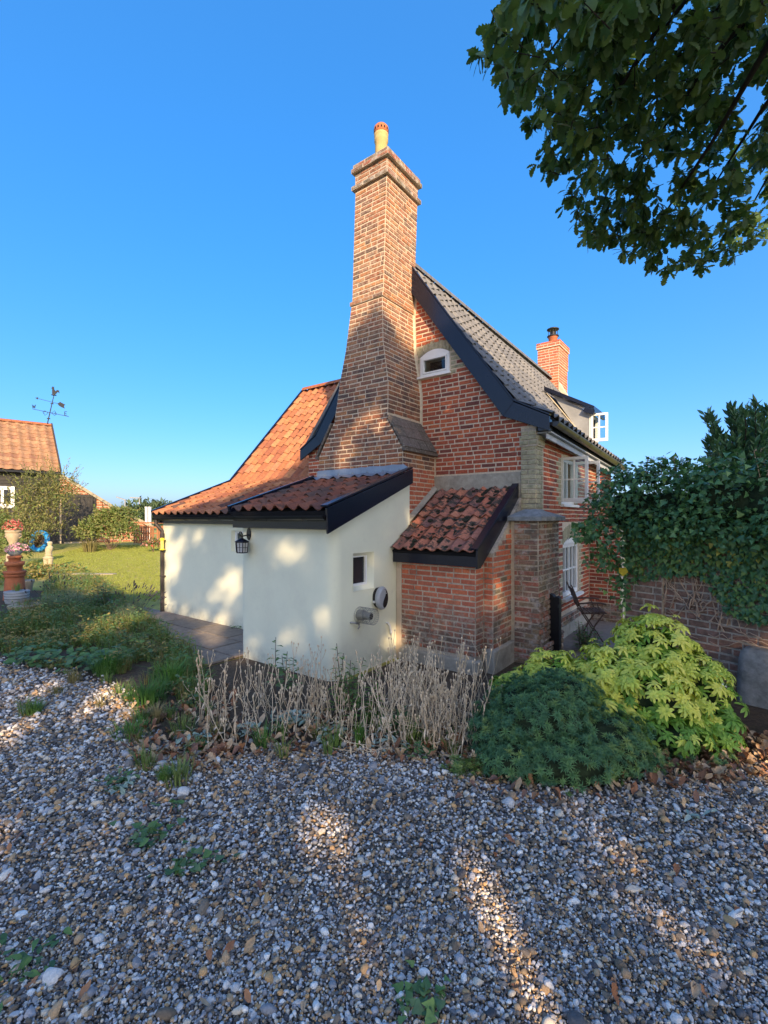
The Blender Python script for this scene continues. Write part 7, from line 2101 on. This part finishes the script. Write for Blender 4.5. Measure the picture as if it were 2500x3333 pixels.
# ------------------------------------------------------------------ the oak that shades the drive and hangs into the picture
def oak():
    r = random.Random(71)
    base = Vector((3.0, -10.5, 0))
    t = thing('oak_tree', 'large oak whose leafy branch hangs into the top right of the view', 'tree', base)
    # --- limbs
    b = M(base)
    b.tube([base + Vector((0, 0, -.1)), base + Vector((.05, .1, .6)), base + Vector((-.05, .0, 2.4)), base + Vector((.1, -.3, 5.2)), base + Vector((.4, -1.0, 9.5)), base + Vector((.6, -1.4, 12.6))], [.55, .40, .34, .28, .16, .05], 14)
    for tip, z0 in (((-5.5, -1.4, 8.4), 4.0), ((-3, -1.0, 9.5), 4.6), ((4.2, -1.2, 9.2), 4.4), ((-1, -1.8, 11), 5.6), ((5.4, -1.0, 7.2), 3.8), ((-7.8, -1.2, 7.6), 3.9), ((2, -1.0, 10.6), 5.6)):
        p0 = base + Vector((0, .05, z0)); p3 = base + Vector(tip)
        b.tube([p0, p0.lerp(p3, .35) + rvec(r) * .25 + Vector((0, 0, .3)), p0.lerp(p3, .7) + rvec(r) * .25, p3], [.16, .11, .07, .025], 8)
    # --- big shading crown: leaves under a chosen outline, with gaps where the sun comes through
    TX = [(-12, 8.8), (-9, 8.8), (-5.7, 8.2), (-4.9, 7.9), (-3.5, 7.0), (-3, 6.8), (-1.8, 7.4), (-1.2, 7.8), (0, 8.4), (1.5, 9.4), (2.5, 10.15), (3.0, 9.9), (3.5, 10.05), (5, 10.0), (5.6, 8.9), (6.4, 8.3), (7.3, 8.6), (8.2, 9.6), (11, 9.8), (14, 9)]
    def tau(p): return (p, None)
    def proj(P):          # slide along the sun ray to the plane y = -5
        k = (-5 - P[:, 1]) / S.y
        return P[:, 0] + S.x * k, P[:, 2] + S.z * k
    gaps = []
    def onplane(px, py, b0):            # pixel -> point on the wall plane b = b0
        d = Vector(((px - 1250) / F, 1, (HOR - py) / F)); o = Vector((0, 0, EYE)); nn = Vector((SA, CA, 0))
        return o + d * (b0 / d.dot(nn))
    def onside(px, py, a0):
        d = Vector(((px - 1250) / F, 1, (HOR - py) / F)); o = Vector((0, 0, EYE)); nn = Vector((CA, -SA, 0))
        return o + d * (a0 / d.dot(nn))
    for px, py, rr in ((585, 1765, .13), (630, 1750, .11), (667, 1775, .09), (530, 1720, .22), (535, 1790, .2), (545, 1855, .24), (575, 1840, .16), (530, 1935, .16), (735, 1890, .14), (760, 1868, .13), (780, 1862, .12), (770, 1905, .12), (745, 1925, .12), (600, 1975, .13), (640, 1965, .11), (715, 2005, .12), (535, 1985, .12), (672, 1925, .08), (700, 1945, .09)):
        gaps.append((onplane(px, py, 4.88), rr))
    for px, py, rr in ((950, 1800, .13), (975, 1785, .10), (800, 1725, .11), (940, 2078, .14), (808, 2125, .15), (1010, 2010, .10), (870, 1865, .07), (845, 1840, .06), (1060, 1990, .09), (905, 1770, .06)):
        gaps.append((onplane(px, py, 3.956), rr))
    for px, py, rr in ((1105, 2018, .10), (1085, 2070, .10), (1110, 2030, .08), (1128, 2085, .10), (1245, 1720, .05)):
        gaps.append((onside(px, py, -3.69), rr))
    for px, py, rr in ((1400, 1925, .12), (1300, 2070, .12), (1340, 2180, .15), (1430, 1990, .06)):
        gaps.append((onplane(px, py, 5.2), rr))
    for px, py, rr in ((1618, 1930, .12), (1625, 1890, .09), (1645, 2000, .09), (1640, 2110, .11)):
        gaps.append((onside(px, py, -2.39), rr))
    for px, py, rr in ((1325, 1690, .12), (1345, 1715, .08)):
        gaps.append((onside(px, py, -3.794), rr))
    for px, py, rr in ((1235, 1362, .16), (1190, 1370, .14), (1090, 1520, .12), (1280, 1375, .12)):
        gaps.append((onplane(px, py, 5.52), rr))
    for px, py, rr in ((1440, 1355, .16), (1400, 1330, .12)):
        gaps.append((onplane(px, py, 6.4), rr))
    for px, py, rr in ((845, 2640, .13), (1065, 2660, .15), (1520, 2930, .19), (1590, 3050, .19), (1660, 3170, .19), (1210, 2985, .16), (1500, 2880, .10),
                       (180, 2235, .15), (330, 2290, .14), (390, 2245, .20), (450, 2300, .16), (230, 2340, .10), (60, 2375, .17), (80, 2630, .12), (20, 2740, .15), (2450, 2475, .2), (2400, 2450, .14), (2480, 2520, .16), (950, 2780, .07), (1240, 2440, .08), (1220, 2400, .07), (1830, 2560, .07), (1900, 2660, .085), (2000, 2780, .08), (2470, 2700, .11), (700, 2470, .06), (2300, 2600, .07)):
        gaps.append((gpt(px, py), -rr * (1.3 if rr >= .15 else 1.15)))
    CY = -12.0
    N = 142000
    X = nr.uniform(-10.5, 12.5, N); Zp = nr.uniform(1.6, 10.4, N); Y = CY + np.clip(nr.normal(0, 1.2, N), -2.6, 2.4)
    k = (-5 - Y) / S.y
    P = np.column_stack([X - S.x * k, Y, Zp - S.z * k])
    Tz = np.interp(X, [a for a, _ in TX], [b_ for _, b_ in TX])
    nz = np.array([mnoise.noise(Vector((x * .9, z * .9, 1.5))) + .5 * mnoise.noise(Vector((x * 2.6, z * 2.6, 7))) for x, z in zip(X, Zp)])
    keep = (Zp < Tz + nz * .22) & (P[:, 2] > 2.2)
    keep &= ~((nz < -.62) & (Zp < Tz - .6))
    s_ = np.array(S)
    for g, rr in gaps:
        d = P - np.array(g); tt = d @ s_; off = d - tt[:, None] * s_
        if rr < 0:      # a flat gap: its patch of sun on the ground stays short
            keep &= np.hypot(off[:, 0], np.linalg.norm(off[:, 1:], axis=1) / .62) > -rr * 1.1
            continue
        rn = rr * (1 + .35 * np.sin(3 * np.arctan2(off[:, 2], off[:, 0]) + g.x * 5))
        keep &= np.linalg.norm(off, axis=1) > rn * 1.2
    P = P[keep]
    print('oak shade leaves', len(P))
    items = []
    for p in P:
        v = OAKS[r.randrange(2)]
        d = Vector((r.gauss(0, 1), r.gauss(0, 1), r.gauss(-.3, .6))).normalized()
        items.append((v, frame(d, Vector((r.gauss(0, .8), -.5 + r.gauss(0, .8), .7)), r.uniform(.13, .22), p), r.random()))
    # --- the near branch, leaf by leaf
    near = []
    PX = [(1650, -60), (1650, 30), (1600, 80), (1565, 100), (1545, 180), (1535, 215), (1600, 250), (1655, 290), (1660, 345), (1695, 360), (1730, 445), (1745, 520), (1760, 560), (1810, 600), (1815, 650), (1860, 740), (1900, 800), (1920, 850), (1950, 800), (2010, 820), (2060, 830), (2110, 870), (2150, 905), (2190, 880), (2260, 860), (2330, 850), (2420, 850), (2455, 820), (2440, 790), (2500, 740), (2700, 700), (2700, -60)]
    def depth(px, py): return 2.7 + 2.2 * min(1, max(0, py / 880)) ** .9 + .25 * (px - 2000) / 500
    limbs = []
    root = Vector((2.1, .6, 4.7))
    b.tube([base + Vector((.05, .0, 3.4)), base + Vector((.2, 3.0, 5.0)), base + Vector((-.2, 7.0, 5.3)), root], [.24, .18, .12, .07], 8)
    ends = [(2480, 560), (2300, 640), (2120, 760), (2000, 300), (1900, 480), (2480, 300), (2250, 330), (1780, 180), (2430, 700), (2060, 560)]
    for px, py in ends:
        e = pt(px, py, depth(px, py) + r.uniform(-.1, .25)); mid = root.lerp(e, .5) + Vector((0, 0, .12)) + rvec(r) * .08
        b.tube([root, root.lerp(mid, .5) + rvec(r) * .04, mid, mid.lerp(e, .5) + rvec(r) * .05, e], [.05, .036, .026, .016, .006], 6)
        limbs.append((mid, e))
    n = 0
    while n < 640:
        px, py = r.uniform(1520, 2620), r.uniform(-60, 910)
        if not poly_in(PX, px, py): continue
        # holes of sky deeper in the branch
        h_ = mnoise.noise(Vector((px / 95, py / 95, 4.2)))
        if h_ < -.34: continue
        Y = depth(px, py) + r.gauss(0, .28)
        c = pt(px, py, Y)
        n += 1
        td = (Vector((-.35, .35, -.25)) + rvec(r) * .8).normalized()
        b.tube([c - td * .16, c], [.004, .0025], 4)
        for q in range(r.randrange(9, 15)):
            f = r.uniform(-.14, .02); an = q * 2.4
            x = td.cross(Vector((0, 0, 1))).normalized(); y = td.cross(x)
            d = (td * r.uniform(.1, .9) + (x * math.cos(an) + y * math.sin(an)) * .9 + Vector((0, 0, -.35))).normalized()
            near.append((OAKV[r.randrange(4)], frame(d, Vector((0, -.25, 1)) + rvec(r) * .6, r.uniform(.070, .110), c + td * f), r.random(), t))
    pieces(near, Matrix.Identity(4), None, 'leaf', 'branch_foliage', t, 300, off=base)
    join('crown', items, t, off=base)
    b.build('trunk', m_bark, t)
oak()
